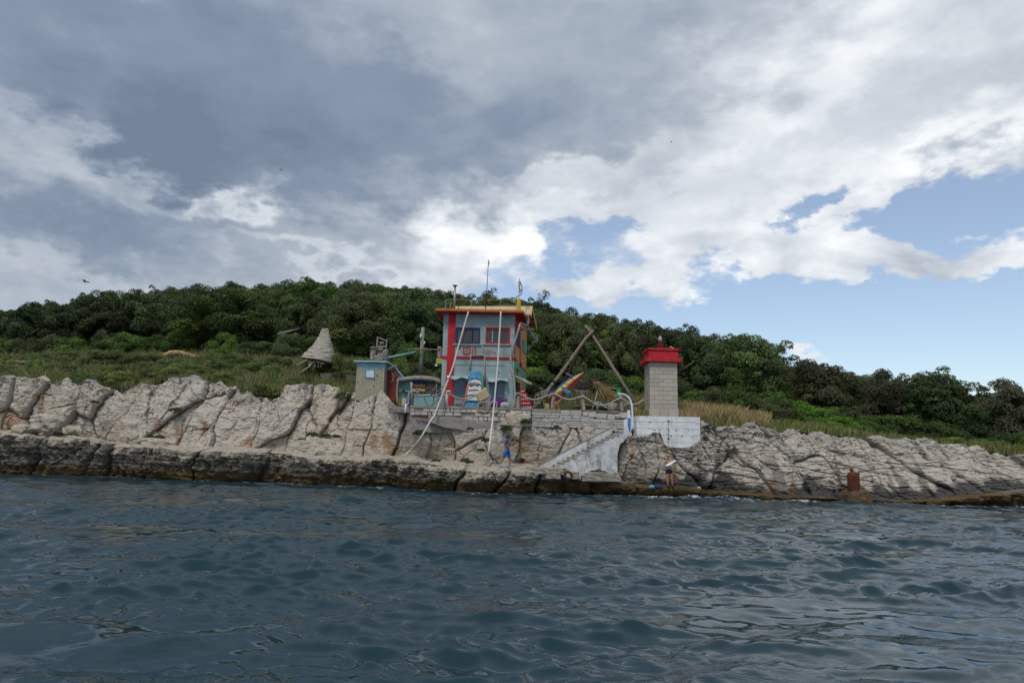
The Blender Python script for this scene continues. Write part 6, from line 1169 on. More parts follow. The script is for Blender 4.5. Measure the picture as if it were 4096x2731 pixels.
def build_striped_hull():
    D0 = 41.2; Hh = thing('striped_hull', 'tilted canoe-like hull striped blue, yellow and red under the timber frame', 'boat hull', C(9, 830, 905, 41))
    upper = [(800, 735), (870, 690), (950, 632), (1060, 545), (1180, 462), (1300, 410), (1408, 374)]; lower = [(838, 910), (900, 880), (985, 840), (1080, 790), (1200, 652), (1310, 500), (1410, 378)]
    def P(i, w): u = np.array(upper[i]); l = np.array(lower[i]); q = u + (l - u) * w; return np.array(C(9, q[0], q[1], D0 + .25 * (1 - i / 6) - .28 * math.sin(math.pi * min(max(w, 0), 1)) * math.sin(math.pi * (i + .6) / 7)))
    cols = [(0, .16, mat('hull_blue', (.06, .07, .30), .6, .08)), (.16, .46, mat('hull_yellow', (.50, .42, .09), .6, .08)), (.46, .93, mat('hull_red', (.46, .055, .06), .6, .10)), (.93, 1.0, M_ORANGE)]
    for k, (w0, w1, mm) in enumerate(cols):
        m = MB(); m.sheet([[P(i, w0 + (w1 - w0) * j / 4) for i in range(7)] for j in range(5)]); m.build('stripe', mm, Hh, True, solid=.05)
    for x in ((1165, 445, 1255, 515), (1070, 560, 1250, 590)): m = MB(); m.tube([C(9, x[0], x[1], D0 - .35), C(9, x[2], x[3], D0 - .38)], .02, 5); m.build('cross_tie', M_BLACK, Hh)
    m = MB(); m.prism(PL(9, [(955, 770), (1000, 690), (1035, 690), (1040, 740), (990, 800)], D0 - .2), (0, -.03, 0)); m.build('opening_shade', M_CONCD, Hh)  # flat dark patch on the hull; shade of the opening is painted
    m = MB(); m.tube(PL(9, [(1010, 330), (1120, 395), (1215, 445)], [41.6, 41.4, 41.2]), .03, 5); m.build('spar', M_WOOD, Hh)
build_striped_hull()
m = MB(); m.sheet([[C(9, x0 + (x1 - x0) * t, y0 + (y1 - y0) * t, 40.6 - .06 * math.sin(7 * t + k)) for t in (0, .25, .5, .75, 1)] for k, (x0, y0, x1, y1) in enumerate(((1013, 592, 1190, 690), (1030, 625, 1192, 715), (1060, 665, 1188, 742), (1085, 700, 1145, 768)))]); tag(m.build('teal_cloth', M_TEAL, None, True, solid=.02), 'teal and blue patterned cloth hanging from the dark timber pole', 'cloth')
def build_deckchair():
    Dc = thing('deck_chair', 'small orange wooden chair frame behind the second fence post', 'chair', C(9, 950, 985, 40.2))
    for pts in ([(925, 880), (945, 890), (1000, 990)], [(1030, 820), (960, 900)], [(935, 890), (900, 985)], [(960, 880), (1035, 825)]): m = MB(); m.tube(PL(9, pts, 40.2), .028, 6); m.build('leg', M_ORANGE2, Dc)
    m = MB(); m.prism(PL(9, [(915, 875), (955, 872), (958, 892), (918, 895)], 40.15), (0, .4, 0)); m.build('seat', M_ORANGE, Dc)
build_deckchair()
def build_stick_rack():
    R = thing('stick_rack', 'rickety rack of pale sticks between the red cloth and the timber frame', 'rack', C(9, 620, 975, 40.3))
    for pts in ([(575, 920), (592, 760)], [(650, 860), (640, 760)], [(590, 762), (720, 740)], [(595, 750), (690, 700), (830, 650)], [(545, 975), (680, 860), (840, 655)], [(560, 870), (690, 900)], [(565, 885), (640, 890)], [(740, 930), (738, 840)], [(665, 660), (680, 635), (705, 660), (690, 720)], [(690, 720), (820, 650)]):
        m = MB(); m.tube(PL(9, pts, 40.3), .024, 5, smooth_pts=2 if len(pts) > 2 else 0); m.build('stick', M_WOOD, R)
build_stick_rack()
m = MB(); p = C(9, 785, 935, 40.6); m.box((p[0], 40.6, p[2] - .02), (.28, .3, .3)); tag(m.build('small_crate', M_STRAW, None, bevel=.01), 'small cardboard-coloured crate left of the second fence post', 'crate')
def build_brush_hut():
    Hh = thing('brushwood_hut', 'low hut of dry brushwood and straw thatch behind the rope fence', 'hut', C(9, 1500, 900, 44)); rnd = random.Random(12)
    def twigs(n, poly_top, name, mm, spread, L, D, flow):
        m = MB()
        for k in range(n):
            t = rnd.random(); x = np.interp(t, [q[0] for q in poly_top], [q[1] for q in poly_top]); y = np.interp(t, [q[0] for q in poly_top], [q[2] for q in poly_top]); p = np.array(C(9, x + rnd.uniform(-12, 12), y + rnd.uniform(-10, spread), D + rnd.uniform(-.5, .8))); d = np.array([flow[0] + rnd.gauss(0, .45), rnd.gauss(0, .5), flow[1] + rnd.gauss(0, .35)]); d = d / np.linalg.norm(d) * L * rnd.uniform(.5, 1.3)
            m.tube([p, p + d * .5 + np.array([0, 0, .03]), p + d], [.016, .012, .005], 3, cap=False)
        return m.build(name, mm, Hh)
    m = MB(); m.sheet([[C(9, x, y, 44.6) for x, y in ((1230, 600), (1340, 520), (1480, 500), (1620, 560), (1780, 680), (1960, 800))], [C(9, x, y, 43.6) for x, y in ((1235, 690), (1330, 640), (1480, 640), (1640, 700), (1790, 790), (1960, 850))]]); m.build('roof', M_DWOOD, Hh, solid=.12)
    twigs(420, [(0, 1240, 560), (.3, 1340, 500), (.6, 1480, 490), (1, 1640, 590)], 'brush_thatch', M_BRUSH, 110, .9, 43.6, (.25, -.25))['kind'] = 'stuff'
    twigs(520, [(0, 1560, 520), (.4, 1680, 640), (1, 1950, 800)], 'straw_thatch', M_STRAW, 55, .8, 43.4, (.8, -.55))['kind'] = 'stuff'
    m = MB(); m.sheet([[C(9, x, y, 43.9) for x, y in ((1250, 600), (1450, 570), (1640, 640))], [C(9, x, y, 43.7) for x, y in ((1260, 650), (1450, 640), (1640, 690))]]); m.build('tarpaulin', M_NAVY, Hh, solid=.02)
    m = MB(); m.span(C(9, 1240, 640, 44.4), np.array(C(9, 1700, 900, 44.9))); m.build('back_wall', M_DARK, Hh)  # near-black wall: the hut's inner shade is put into its colour
    for pts in ([(1685, 570), (1690, 760)], [(1260, 900), (1255, 640)], [(1700, 900), (1695, 720)], [(1335, 500), (1560, 640)], [(1500, 640), (1640, 690)], [(1800, 640), (1955, 640)], [(1720, 560), (1728, 600)]): m = MB(); m.tube(PL(9, pts, 43.5), .04, 6); m.build('stick', M_WOOD, Hh)
build_brush_hut()

# ------------------------------------------------------------------ twig fence left of the house
def build_twig_fence():
    D = 39.3; T = thing('twig_fence', 'fence of tangled grey twigs and hanging cords left of the house', 'fence', C(10, 600, 690, D)); rnd = random.Random(31)
    m = MB(); m.tube(PL(10, [(342, 670), (345, 480), (335, 308)], D), [.085, .08, .07], 8); m.build('post', M_WOOD, T, True)
    m = MB(); m.tube(PL(10, [(895, 690), (890, 560), (905, 455)], D), [.08, .085, .09], 8); m.build('post', M_WHITE, T, True)
    m = MB(); m.tube(PL(10, [(375, 503), (600, 507), (860, 516)], D), .028, 6); m.build('rail', M_WHITE, T)
    for k in range(26):
        x = rnd.uniform(350, 850); y = rnd.uniform(380, 520); pts = [(x, y)]; a = rnd.choice((0, 0, 1.2, -1.2, 2.6)) + rnd.uniform(-.5, .5)
        for q in range(4): a += rnd.uniform(-.5, .5); x = min(max(x + 38 * math.cos(a), 345), 900); y = min(max(y + 30 * math.sin(a), 360), 690); pts.append((x, y))
        m = MB(); m.tube(PL(10, pts, D - .04 + rnd.uniform(-.05, .05)), [.024, .022, .018, .014, .008], 5, smooth_pts=2); m.build('branch', M_WOOD if k % 3 else M_BRUSH, T)
    for pts in ([(360, 440), (370, 560), (355, 700), (345, 770)], [(690, 520), (675, 640), (640, 770)], [(560, 680), (560, 780), (600, 840), (590, 860)], [(540, 560), (600, 680), (700, 640), (760, 560)], [(345, 380), (450, 370), (560, 385), (640, 365), (740, 380), (870, 375)]): m = MB(); m.tube(PL(10, pts, D - .06), [.026] * (len(pts) - 1) + [.014], 5, smooth_pts=3); m.build('branch', M_BRUSH, T)
    for k in range(14): x = 400 + 34 * k; l = rnd.uniform(70, 190); m = MB(); m.tube(PL(10, [(x, 512), (x + 2, 512 + l * .5), (x - 2, 512 + l)], D - .03), .011, 4); m.build('hanging_cord', M_ROPE_G, T)
    m = MB(); m.tube(PL(10, [(290, 660), (285, 560), (300, 480), (345, 450), (400, 450), (430, 480)], D - .05), .05, 7, smooth_pts=3); m.build('bent_rope', M_ROPE_G, T, True)
    m = MB(); m.tube(PL(10, [(885, 450), (930, 442), (945, 470), (930, 520)], D - .06), .045, 7, smooth_pts=3); m.build('rope_wrap', M_ROPE_W, T, True)
build_twig_fence()
m = MB(); m.span(C(10, 370, 560, 39.55), np.array(C(10, 870, 700, 39.75))); tag(m.build('low_parapet', M_BRICKP, None, bevel=.02), 'low brick parapet with peeling plaster behind the hanging cords', 'wall', kind='thing')
m = MB(); m.tube([C(10, 235, 790, 38.7), C(10, 250, 665, 38.8), C(10, 275, 655, 38.9)], .045, 7); tag(m.build('rail_stub', M_WHITE, None, True), 'short white pipe standing at the rock edge left of the twig fence', 'pipe')
m = MB(); m.tube(PL(10, [(390, 825), (500, 845), (620, 865)], 38.85), .05, 8); tag(m.build('rusty_beam', M_RUST, None), 'dark rusty beam jutting below the twig fence', 'beam')
for i, pts in enumerate(([(0, 715), (120, 735), (270, 765)], [(20, 700), (150, 722), (300, 745)], [(60, 740), (70, 660)])): m = MB(); m.tube(PL(10, pts, 39.1 + .1 * i), .03, 6); tag(m.build('loose_plank', M_WOOD, None), ['lower loose stick lying on the rock before the shed', 'upper loose stick lying on the rock before the shed', 'short upright stick on the rock before the shed'][i], 'stick')
# outdoor kitchen between shed and house
def build_kitchen():
    K = thing('kitchen_annex', 'turquoise outdoor kitchen under a low rounded grey roof between shed and house', 'annex', C(10, 400, 690, 43)); Dk = 43.6
    a, b = C(3, 1470, 890, Dk), C(3, 2070, 1260, Dk); m = MB(); m.span((a[0], Dk, b[2] - .3), (b[0], Dk + .2, a[2])); m.build('wall', M_TURQ, K)
    m = MB(); prof = [(1480, 905), (1560, 885), (1660, 872), (1800, 866), (1900, 872), (1985, 885), (2040, 905), (2070, 925)]; top = PL(3, prof, Dk); m.sheet([top, [t + np.array([0, -.35, .02]) for t in top], [t + np.array([0, -.5, -.10]) for t in top], [t + np.array([0, -.45, -.22]) for t in top]]); m.build('roof', M_CONC, K, True, solid=.08)
    m = MB(); p, q = C(3, 1680, 925, Dk - .05), C(3, 2060, 1110, Dk - .05); m.span((p[0], Dk - .06, q[2]), (q[0], Dk - .02, p[2])); m.build('alcove_shade', M_CONCD, K)  # flat dark slab on the wall; the recess's shade is in its colour
    for (x0, y0, x1, y1, mm) in ((1685, 932, 1855, 965, M_NAVY), (1690, 965, 1850, 985, M_YELLOW), (1690, 985, 1850, 1000, M_RED), (1690, 1003, 1845, 1020, M_NAVY), (1690, 1025, 1850, 1055, M_YELLOW), (1480, 1150, 1525, 1245, M_YELLOW), (1528, 1150, 1600, 1250, mat('cupboard_cream', (.52, .48, .36), .8, .06)), (1603, 1165, 1660, 1250, mat('cupboard_blue', (.02, .03, .22), .7, .1))):
        p, q = C(3, x0, y1, 43.4), C(3, x1, y0, 43.4); m = MB(); m.span((p[0], 43.38, p[2]), (q[0], 43.5, q[2])); m.build('painted_board', mm, K)
    m = MB(); p, q = C(3, 1550, 1045, 43.3), C(3, 1660, 1038, 43.3); m.span((p[0], 43.3, p[2]), (q[0], 43.55, q[2])); sh = m.build('shelf', M_DWOOD, K)
    for x, mm in ((1570, M_BLACK), (1590, M_METAL), (1608, M_SKYBLUE), (1630, M_METAL)): p = C(3, x, 1052, 43.3); m = MB(); m.lathe(p, [(.03, -.1), (.06, -.06), (.06, .03), (.02, .05)], 8); m.build('utensil', mm, sh, True)
    m = MB(); p = C(3, 1500, 1040, 43.45); m.lathe((p[0], 43.5, p[2]), [(.16, -.03), (.16, .02)], 14, 'Y'); m.build('round_plate', mat('plate', (.5, .47, .38), .7, .1), K)
    m = MB(); m.tube(PL(3, [(2003, 940), (2005, 1110)], 43.2), .04, 6); m.build('window_post', M_TURQ, K)
build_kitchen()

# ------------------------------------------------------------------ shed
def shed_material():
    mm = bpy.data.materials.new('shed_paint'); mm.use_nodes = True; t = NT(mm.node_tree); b = t.n['Principled BSDF']; pos = t.new('ShaderNodeNewGeometry').outputs['Position']; x, y, z = t.xyz(pos)
    zt = float(C(3, 1100, 740, 42.3)[2]); n = t.noise(t.vmul(pos, (1, .3, 1)), 2.6, 6, .65, .6); k = t.sstep(t.add(z, t.mul(t.sub(n, .5), 1.9)), zt - .16, zt - .06)
    cr = t.ramp(t.noise(pos, 4, 5, .6), [(.3, (.29, .265, .18)), (.7, (.42, .385, .27))]); bl = t.ramp(t.noise(pos, 3, 5, .6), [(.3, (.20, .37, .44)), (.7, (.33, .53, .60))]); n2 = t.noise(pos, 3.4, 6, .7); k = t.math('MAXIMUM', k, t.sstep(n2, .60, .63)); c = t.mix(k, cr, bl); t.put(b.inputs['Base Color'], c); b.inputs['Roughness'].default_value = .85
    bn = t.new('ShaderNodeBump'); bn.inputs['Strength'].default_value = .5; bn.inputs['Distance'].default_value = .02; t.l.new(t.add(k, t.noise(pos, 20, 3, .6)), bn.inputs['Height']); t.l.new(bn.outputs[0], b.inputs['Normal']); return mm
M_SHED = shed_material()
def build_shed():
    D = 42.3; x0, x1 = C(3, 922, 860, D)[0], C(3, 1298, 860, D)[0]; zt = C(3, 1100, 672, D)[2]; zb = C(3, 1100, 1180, D)[2]; dp = 2.6
    S_ = thing('painted_shed', 'small shed of cream blocks with peeling blue paint, on the rock left of the house', 'shed', ((x0 + x1) / 2, D + dp / 2, zb))
    m = MB(); m.span((x0 + .015, D + .02, zb), (x1 - .015, D + dp, zt)); m.build('wall_core', M_SHED, S_)
    m = MB(); m.span((x1 - .10, D - .006, zb), (x1 + .004, D + .35, zt)); m.build('corner_pillar', M_SHED, S_); rnd = random.Random(6)
    bm_ = [stone_mesh(60 + i, .02, .03) for i in range(3)]
    for q in bm_: q.materials.append(M_SHED)
    h = .135; r_ = 0; z = zb
    while z < zt - .05:
        x = x0 + (0 if r_ % 2 == 0 else -.19)
        while x < x1 - .1:
            a, b = max(x, x0), min(x + .38, x1 - .102); 
            if b - a > .06: piece(bm_[rnd.randrange(3)], 'brick', S_, ((a + b) / 2, D + .03, z + min(h, zt - z) / 2), (b - a - .012, .08, min(h, zt - z) - .010), 0)
            x += .38
        z += h; r_ += 1
    e = .09; A, B = C(3, 886, 655, D - .25), C(3, 1332, 655, D - .25); m = MB(); m.prism([(A[0], D - .25, zt), (B[0], D - .25, zt), (B[0] + .05, D + dp, zt + .03), (A[0] + .05, D + dp, zt + .03)], (0, 0, e)); m.build('roof', mat('roof_blue', (.33, .50, .56), .8, .1, 3, stain=(.2, .3, .34)), S_, bevel=.015)
    n = np.array([1.0, 0, 0]); pp = (x1, 43, 5)
    m = MB(); poly_on(m, 3, [(1340, 775), (1480, 778), (1478, 1195), (1340, 1190)], pp, n, .004, .002); m.build('doorway_shade', M_DARK, S_)  # thin near-black sheet on the wall, painted shade of the open door
    d = MB(); y = 43.15; a, b = C(3, 1352, 780, y), C(3, 1470, 1190, y); d.span((a[0] - .02, y, b[2]), (b[0], y + .05, a[2])); do = d.build('door', M_DOOR, S_)
    for (xa, xb, ya, yb) in ((1362, 1398, 800, 950), (1412, 1462, 800, 950), (1362, 1398, 975, 1170), (1412, 1462, 975, 1170)): p, q = C(3, xa, yb, y - .015), C(3, xb, ya, y - .015); d = MB(); d.span((p[0], y - .02, p[2]), (q[0], y - .002, q[2])); d.build('door_panel', M_DOOR, do, bevel=.008)
    d = MB(); d.prism(PL(3, [(1395, 800), (1425, 825), (1435, 870), (1420, 925), (1386, 950), (1408, 905), (1415, 868), (1408, 830)], y - .03), (0, -.03, 0)); d.build('crescent_moon', M_WOOD, do)
    for pts in ([(1318, 1180), (1310, 1000), (1325, 800)], [(1478, 1240), (1470, 1050), (1490, 880)]): m = MB(); m.tube(PL(3, pts, 42.9), [.06, .07, .06], 7, smooth_pts=3); m.build('door_post', M_WOOD, S_, True)
    m = MB(); m.tube(PL(3, [(1310, 790), (1400, 735), (1470, 710)], 42.7), .05, 6, smooth_pts=2); m.build('lintel_branch', M_WOOD, S_, True)
    m = MB(); m.tube(PL(3, [(1340, 660), (1455, 745), (1565, 885)], [42.6, 43.2, 43.2]), .055, 6); m.build('sloping_gutter', M_TURQ, S_); m = MB(); m.prism([C(3, 1460, 760, 43.3), C(3, 1560, 885, 43.3), C(3, 1480, 885, 43.3)], (0, .05, 0)); m.build('gable_board', M_TURQ, S_)
    # notice in a blue frame
    fr = MB()
    for (xa, ya, xb, yb) in ((1046, 760, 1176, 772), (1046, 868, 1176, 880), (1046, 772, 1058, 868), (1164, 772, 1176, 868)): p, q = C(3, xa, yb, D), C(3, xb, ya, D); fr.span((p[0], D - .05, p[2]), (q[0], D - .012, q[2]))
    fo = fr.build('notice_frame', mat('frame_blue', (.10, .30, .48), .7, .1), S_); p, q = C(3, 1058, 868, D), C(3, 1164, 772, D); s = MB(); s.span((p[0], D - .03, p[2]), (q[0], D - .014, q[2])); s.build('notice_sheet', mat('paper', (.68, .70, .74), .7, .03), fo)
    for (xa, ya) in ((1085, 785), (1140, 786), (1082, 806), (1108, 815), (1142, 818), (1080, 845), (1108, 842), (1135, 842)): c = C(3, xa, ya, D); s = MB(); w, hh = (.07, .018) if ya < 790 else (.05, .045); s.prism([(c[0] - w / 2, D - .031, c[2] - hh), (c[0] + w / 2, D - .031, c[2] - hh * .6), (c[0] + w * .35, D - .031, c[2] + hh), (c[0] - w * .4, D - .031, c[2] + hh * .5)], (0, -.002, 0)); s.build('printed_mark', mat('print_grey', (.36, .38, .44), .8, .1), fo)
    m = MB()
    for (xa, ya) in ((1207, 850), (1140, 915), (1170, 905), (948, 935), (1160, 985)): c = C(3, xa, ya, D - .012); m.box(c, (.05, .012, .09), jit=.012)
    m.build('hole', M_DARK, S_)  # near-black chips on the bricks; shade of the holes is painted
    return zt + e
SHED_TOP = build_shed()
def build_drift_chair():
    D = 43.3; Ch = thing('driftwood_chair', 'big chair of grey driftwood standing on the shed roof', 'chair', (C(12, 500, 1470, D)[0], D, SHED_TOP))
    def st(name, pts, r, mm=M_WOOD, dz=0): m = MB(); m.tube(PL(12, pts, [D + dz] * len(pts)), r, 7, smooth_pts=2 if len(pts) > 2 else 0); return m.build(name, mm, Ch, True)
    st('back_post', [(430, 165), (400, 600), (330, 1020), (310, 1470)], .05, dz=.25); st('back_post', [(955, 270), (935, 600), (920, 850), (900, 1470)], .045, dz=.25); st('top_rail', [(385, 150), (520, 160), (750, 250), (1005, 385)], .045, dz=.2)
    m = MB(); m.prism(PL(12, [(560, 372), (800, 388), (800, 520), (565, 510)], D + .2), (0, -.06, 0)); hb = m.build('head_board', M_WOOD, Ch)
    for k, x in enumerate((590, 640, 690, 755)): m = MB(); m.tube(PL(12, [(x - 14, 480), (x - 14, 420), (x + 12, 475), (x + 12, 415)] if k % 2 else [(x, 415), (x, 480)], D + .135), .009, 4); m.build('painted_letter', M_RED, hb)
    st('slat', [(460, 660), (700, 660), (890, 665)], .06, dz=.2); m = MB(); m.prism(PL(12, [(400, 735), (760, 740), (740, 885), (410, 880)], D + .1), (0, -.2, 0)); m.build('back_board', M_POLE, Ch)
    for y in (950, 1075, 1130): st('slat', [(370, y), (560, y + 5), (760, y)], .065, dz=.05)
    for y, x0, x1 in ((1165, 20, 600), (1215, 100, 620), (1280, 0, 600), (1340, 100, 600)): st('seat_pole', [(x0, y), (x1, y + 15)], .045, dz=-.35)
    st('arm_trunk', [(215, 1120), (220, 900), (215, 740)], .14, dz=-.1); m = MB(); p = C(12, 225, 720, D - .1); m.lathe((p[0], D - .1, p[2]), [(.24, -.03), (.25, .04)], 12); m.build('arm_top', M_WOOD, Ch)
    st('arm_trunk', [(830, 1470), (870, 1150), (900, 950), (900, 840)], .15, dz=-.1); st('brace', [(470, 1450), (560, 1380), (660, 1200), (760, 1040), (830, 860)], .055, dz=-.4); st('brace', [(280, 1440), (420, 1425), (540, 1400)], .05, dz=-.45); st('foot_pole', [(890, 1165), (1080, 1180)], .045); st('front_leg', [(110, 1470), (115, 1200), (120, 1020)], .09, dz=-.4); st('brace', [(0, 850), (60, 920), (130, 1000)], .03, dz=-.3); st('brace', [(20, 1140), (60, 1030), (110, 960)], .045, dz=-.3); st('front_leg', [(650, 1470), (640, 1300)], .09, dz=-.4)
build_drift_chair()
rope('turquoise_pipe', [C(3, 1312, 614, 43.6), C(3, 1520, 572, 44.2), C(3, 1722, 532, 44.9)], .07, M_TURQ, 'turquoise pipe slanting up from the shed roof towards the utility pole', 'pipe', sm=0)
m = MB(); m.tube([C(3, 1726, 536, 44.9), C(3, 1722, 492, 44.9), C(3, 1815, 494, 44.8)], .07, 7); m.tube([C(3, 1815, 494, 44.8), C(3, 2030, 500, 43.0)], .055, 6); tag(m.build('cross_beam', M_POLE, None), 'dark horizontal beam joining the utility pole to the house', 'beam')
def build_pole():
    U = thing('utility_pole', 'grey wooden utility pole with a white insulator left of the house', 'pole', C(3, 1795, 800, 45.2)); m = MB(); m.tube([C(3, 1795, 830, 45.2), C(3, 1806, 500, 45.2), C(3, 1821, 200, 45.2)], [.15, .13, .11], 9); m.build('shaft', M_WOOD, U, True)
    m = MB(); p = C(3, 1791, 310, 45.0); m.lathe(p, [(.03, -.2), (.05, -.1), (.07, -.02), (.05, .06), (.02, .12)], 10); m.build('insulator', M_WHITE, U, True); m = MB(); p = C(3, 1840, 405, 45.0); m.lathe(p, [(.04, -.1), (.06, 0), (.03, .08)], 10); m.build('insulator', M_WHITE, U, True)
build_pole()

# ------------------------------------------------------------------ rope tent, retaining walls, bench and odd things on the slope
M_TENT = mat('tent_rope', (.44, .395, .33), .95, .22, 12, bump=.6, bscale=40, stain=(.2, .17, .14), stain_amt=.6)
def build_tent():
    D = 49.5; ap = C(3, 505, 235, D); T = thing('rope_tent', 'cone-shaped tent wound from pale thick ropes among the bushes', 'tent', C(3, 430, 700, D)); zb = C(3, 430, 660, D)[2]; rnd = random.Random(17)
    L = [(0, 470, 235, 540, 235), (.25, 430, 325, 562, 332), (.5, 362, 430, 592, 440), (.75, 278, 525, 622, 560), (1, 192, 606, 640, 672)]; n = 30; ts = [q[0] for q in L]
    def ends(t): return C(3, np.interp(t, ts, [q[1] for q in L]), np.interp(t, ts, [q[2] for q in L]), D), C(3, np.interp(t, ts, [q[3] for q in L]), np.interp(t, ts, [q[4] for q in L]), D)
    for k in range(n):
        a, b = ends(k / (n - 1)); c = (a + b) / 2; R = np.linalg.norm(b - a) / 2; tilt = b[2] - a[2]; pts = []
        for j in range(15): ang = 6.283 * j / 14; rj = R * rnd.uniform(.96, 1.04); pts.append((c[0] + rj * math.cos(ang), D + rj * .75 * math.sin(ang), c[2] + tilt / 2 * math.cos(ang) + rnd.uniform(-.05, .05)))
        m = MB(); m.tube(pts, [rnd.uniform(.06, .085) for _ in pts], 6); m.build('rope_winding', M_TENT if k % 4 else M_ROPE_G, T, True)
    m = MB(); cc, rr = [], []
    for t in ts: a, b = ends(t); cc.append((a + b) / 2); rr.append(np.linalg.norm(b - a) / 2 * .9)
    m.tube(cc, rr, 12, flat=.75); m.build('inner_cone', M_ROPE, T)
    m = MB(); m.lathe(ap, [(.28, -.25), (.26, .0), (.2, .06)], 9); m.build('top_bundle', M_ROPE, T)
    for pts in ([(365, 640), (300, 720), (230, 770), (180, 800)], [(270, 630), (200, 670), (130, 705)], [(380, 650), (430, 670), (490, 690)]): m = MB(); m.tube(PL(3, pts, 48.8), .06, 6, smooth_pts=3); m.build('guy_rope', M_ROPE, T, True)
    for k in range(12): x = rnd.uniform(280, 480); m = MB(); m.tube(PL(3, [(x, 640), (x + rnd.uniform(-8, 8), 680), (x + rnd.uniform(-10, 10), 720 + rnd.uniform(0, 20))], 48.9), .03, 5); m.build('strand', M_ROPE_G, T)
build_tent()
def slab_wall(name, pts_top, D, h, th, mm, label):
    m = MB(); P = PL(*pts_top, D) if isinstance(D, (int, float)) else PL(*pts_top, D); H_ = h if isinstance(h, list) else [h] * len(P); rows = [[p + np.array([0, th, -q]) for p, q in zip(P, H_)], [p + np.array([0, th, 0]) for p in P], P, [p + np.array([0, 0, -q]) for p, q in zip(P, H_)]]; m.sheet(rows); o = m.build(name, mm, None, bevel=0, solid=.03); return tag(o, label, 'wall', kind='thing')
slab_wall('retaining_wall', (8, [(1000, 245), (1060, 242), (1180, 246), (1290, 260), (1385, 270)]), [47.0, 46.9, 46.6, 46.4, 46.2], [.3, .6, 1.3, 2.0, 2.0], .3, M_CONCD, 'dark rough concrete wall running into the left side of the shed')
slab_wall('low_kerb_wall', (6, [(90, 200), (200, 192), (330, 195), (460, 208)]), 53, .5, .4, M_CONC, 'low pale kerb wall in the grass at the left edge')
def build_bench():
    B = thing('log_bench', 'rough log bench with a white panel at the left edge', 'bench', C(6, 130, 190, 54))
    for pts, r in (([(-60, 145), (120, 148), (250, 150)], .16), ([(135, 130), (165, 190)], .12), ([(0, 170), (0, 195)], .1)): m = MB(); m.tube(PL(6, pts, 54), r, 8); m.build('log', M_POLE, B, True)
    m = MB(); m.tube(PL(6, [(60, 185), (100, 178), (160, 180)], 53.8), .12, 8); m.build('seat_log', M_STRAW, B, True); m = MB(); a, b = C(6, 65, 178, 54.2), C(6, 135, 156, 54.2); m.span((a[0], 54.2, a[2]), (b[0], 54.25, b[2])); m.build('white_panel', M_WHITE, B)
build_bench()
def build_straw():
    rnd = random.Random(5); c = C(6, 1540, 95, 55); S_ = thing('straw_heap', 'flattened heap of dry straw below the broad oak', 'straw heap', c); m = MB(); m.sheet([[C(6, x, y + dy, 55 + dd) for x, y in ((1405, 85), (1450, 60), (1520, 55), (1600, 75), (1700, 108))] for dy, dd in ((12, -.4), (0, 0), (0, .8), (20, 1.2))]); m.build('heap', M_STRAW, S_, True, solid=.25)
    m = MB()
    for k in range(220): x = rnd.uniform(1400, 1700); y = np.interp(x, [1400, 1450, 1520, 1600, 1700], [85, 60, 55, 75, 108]); p = np.array(C(6, x, y + rnd.uniform(-6, 14), 54.6 + rnd.uniform(-.2, .8))); d = np.array([rnd.gauss(.3, .5), rnd.gauss(0, .4), rnd.gauss(-.1, .2)]); m.tube([p, p + d * .6], [.02, .008], 3, cap=False)
    m.build('stalks', M_STRAW, S_)['kind'] = 'stuff'
build_straw()
m = MB(); m.sheet([[at(x, y, 60 + d) for x, y in ((1105, 1338), (1150, 1330), (1195, 1316))] for y_, d in ((0, 0),)] + [[at(x, y, 62) for x, y in ((1125, 1322), (1165, 1316), (1190, 1314))]]); tag(m.build('tarpaulin', M_CONCD, None, solid=.03), 'small grey tarpaulin stretched under the trees left of the rope tent', 'tarpaulin')
for i, x in enumerate((1120, 1150, 1180)): m = MB(); m.tube([at(x, 1335, 60.5), at(x + 4, 1395, 60.5)], .035, 5); tag(m.build('tarp_stick', M_BRUSH, None), ['left', 'middle', 'right'][i] + ' stick holding up the grey tarpaulin', 'stick')

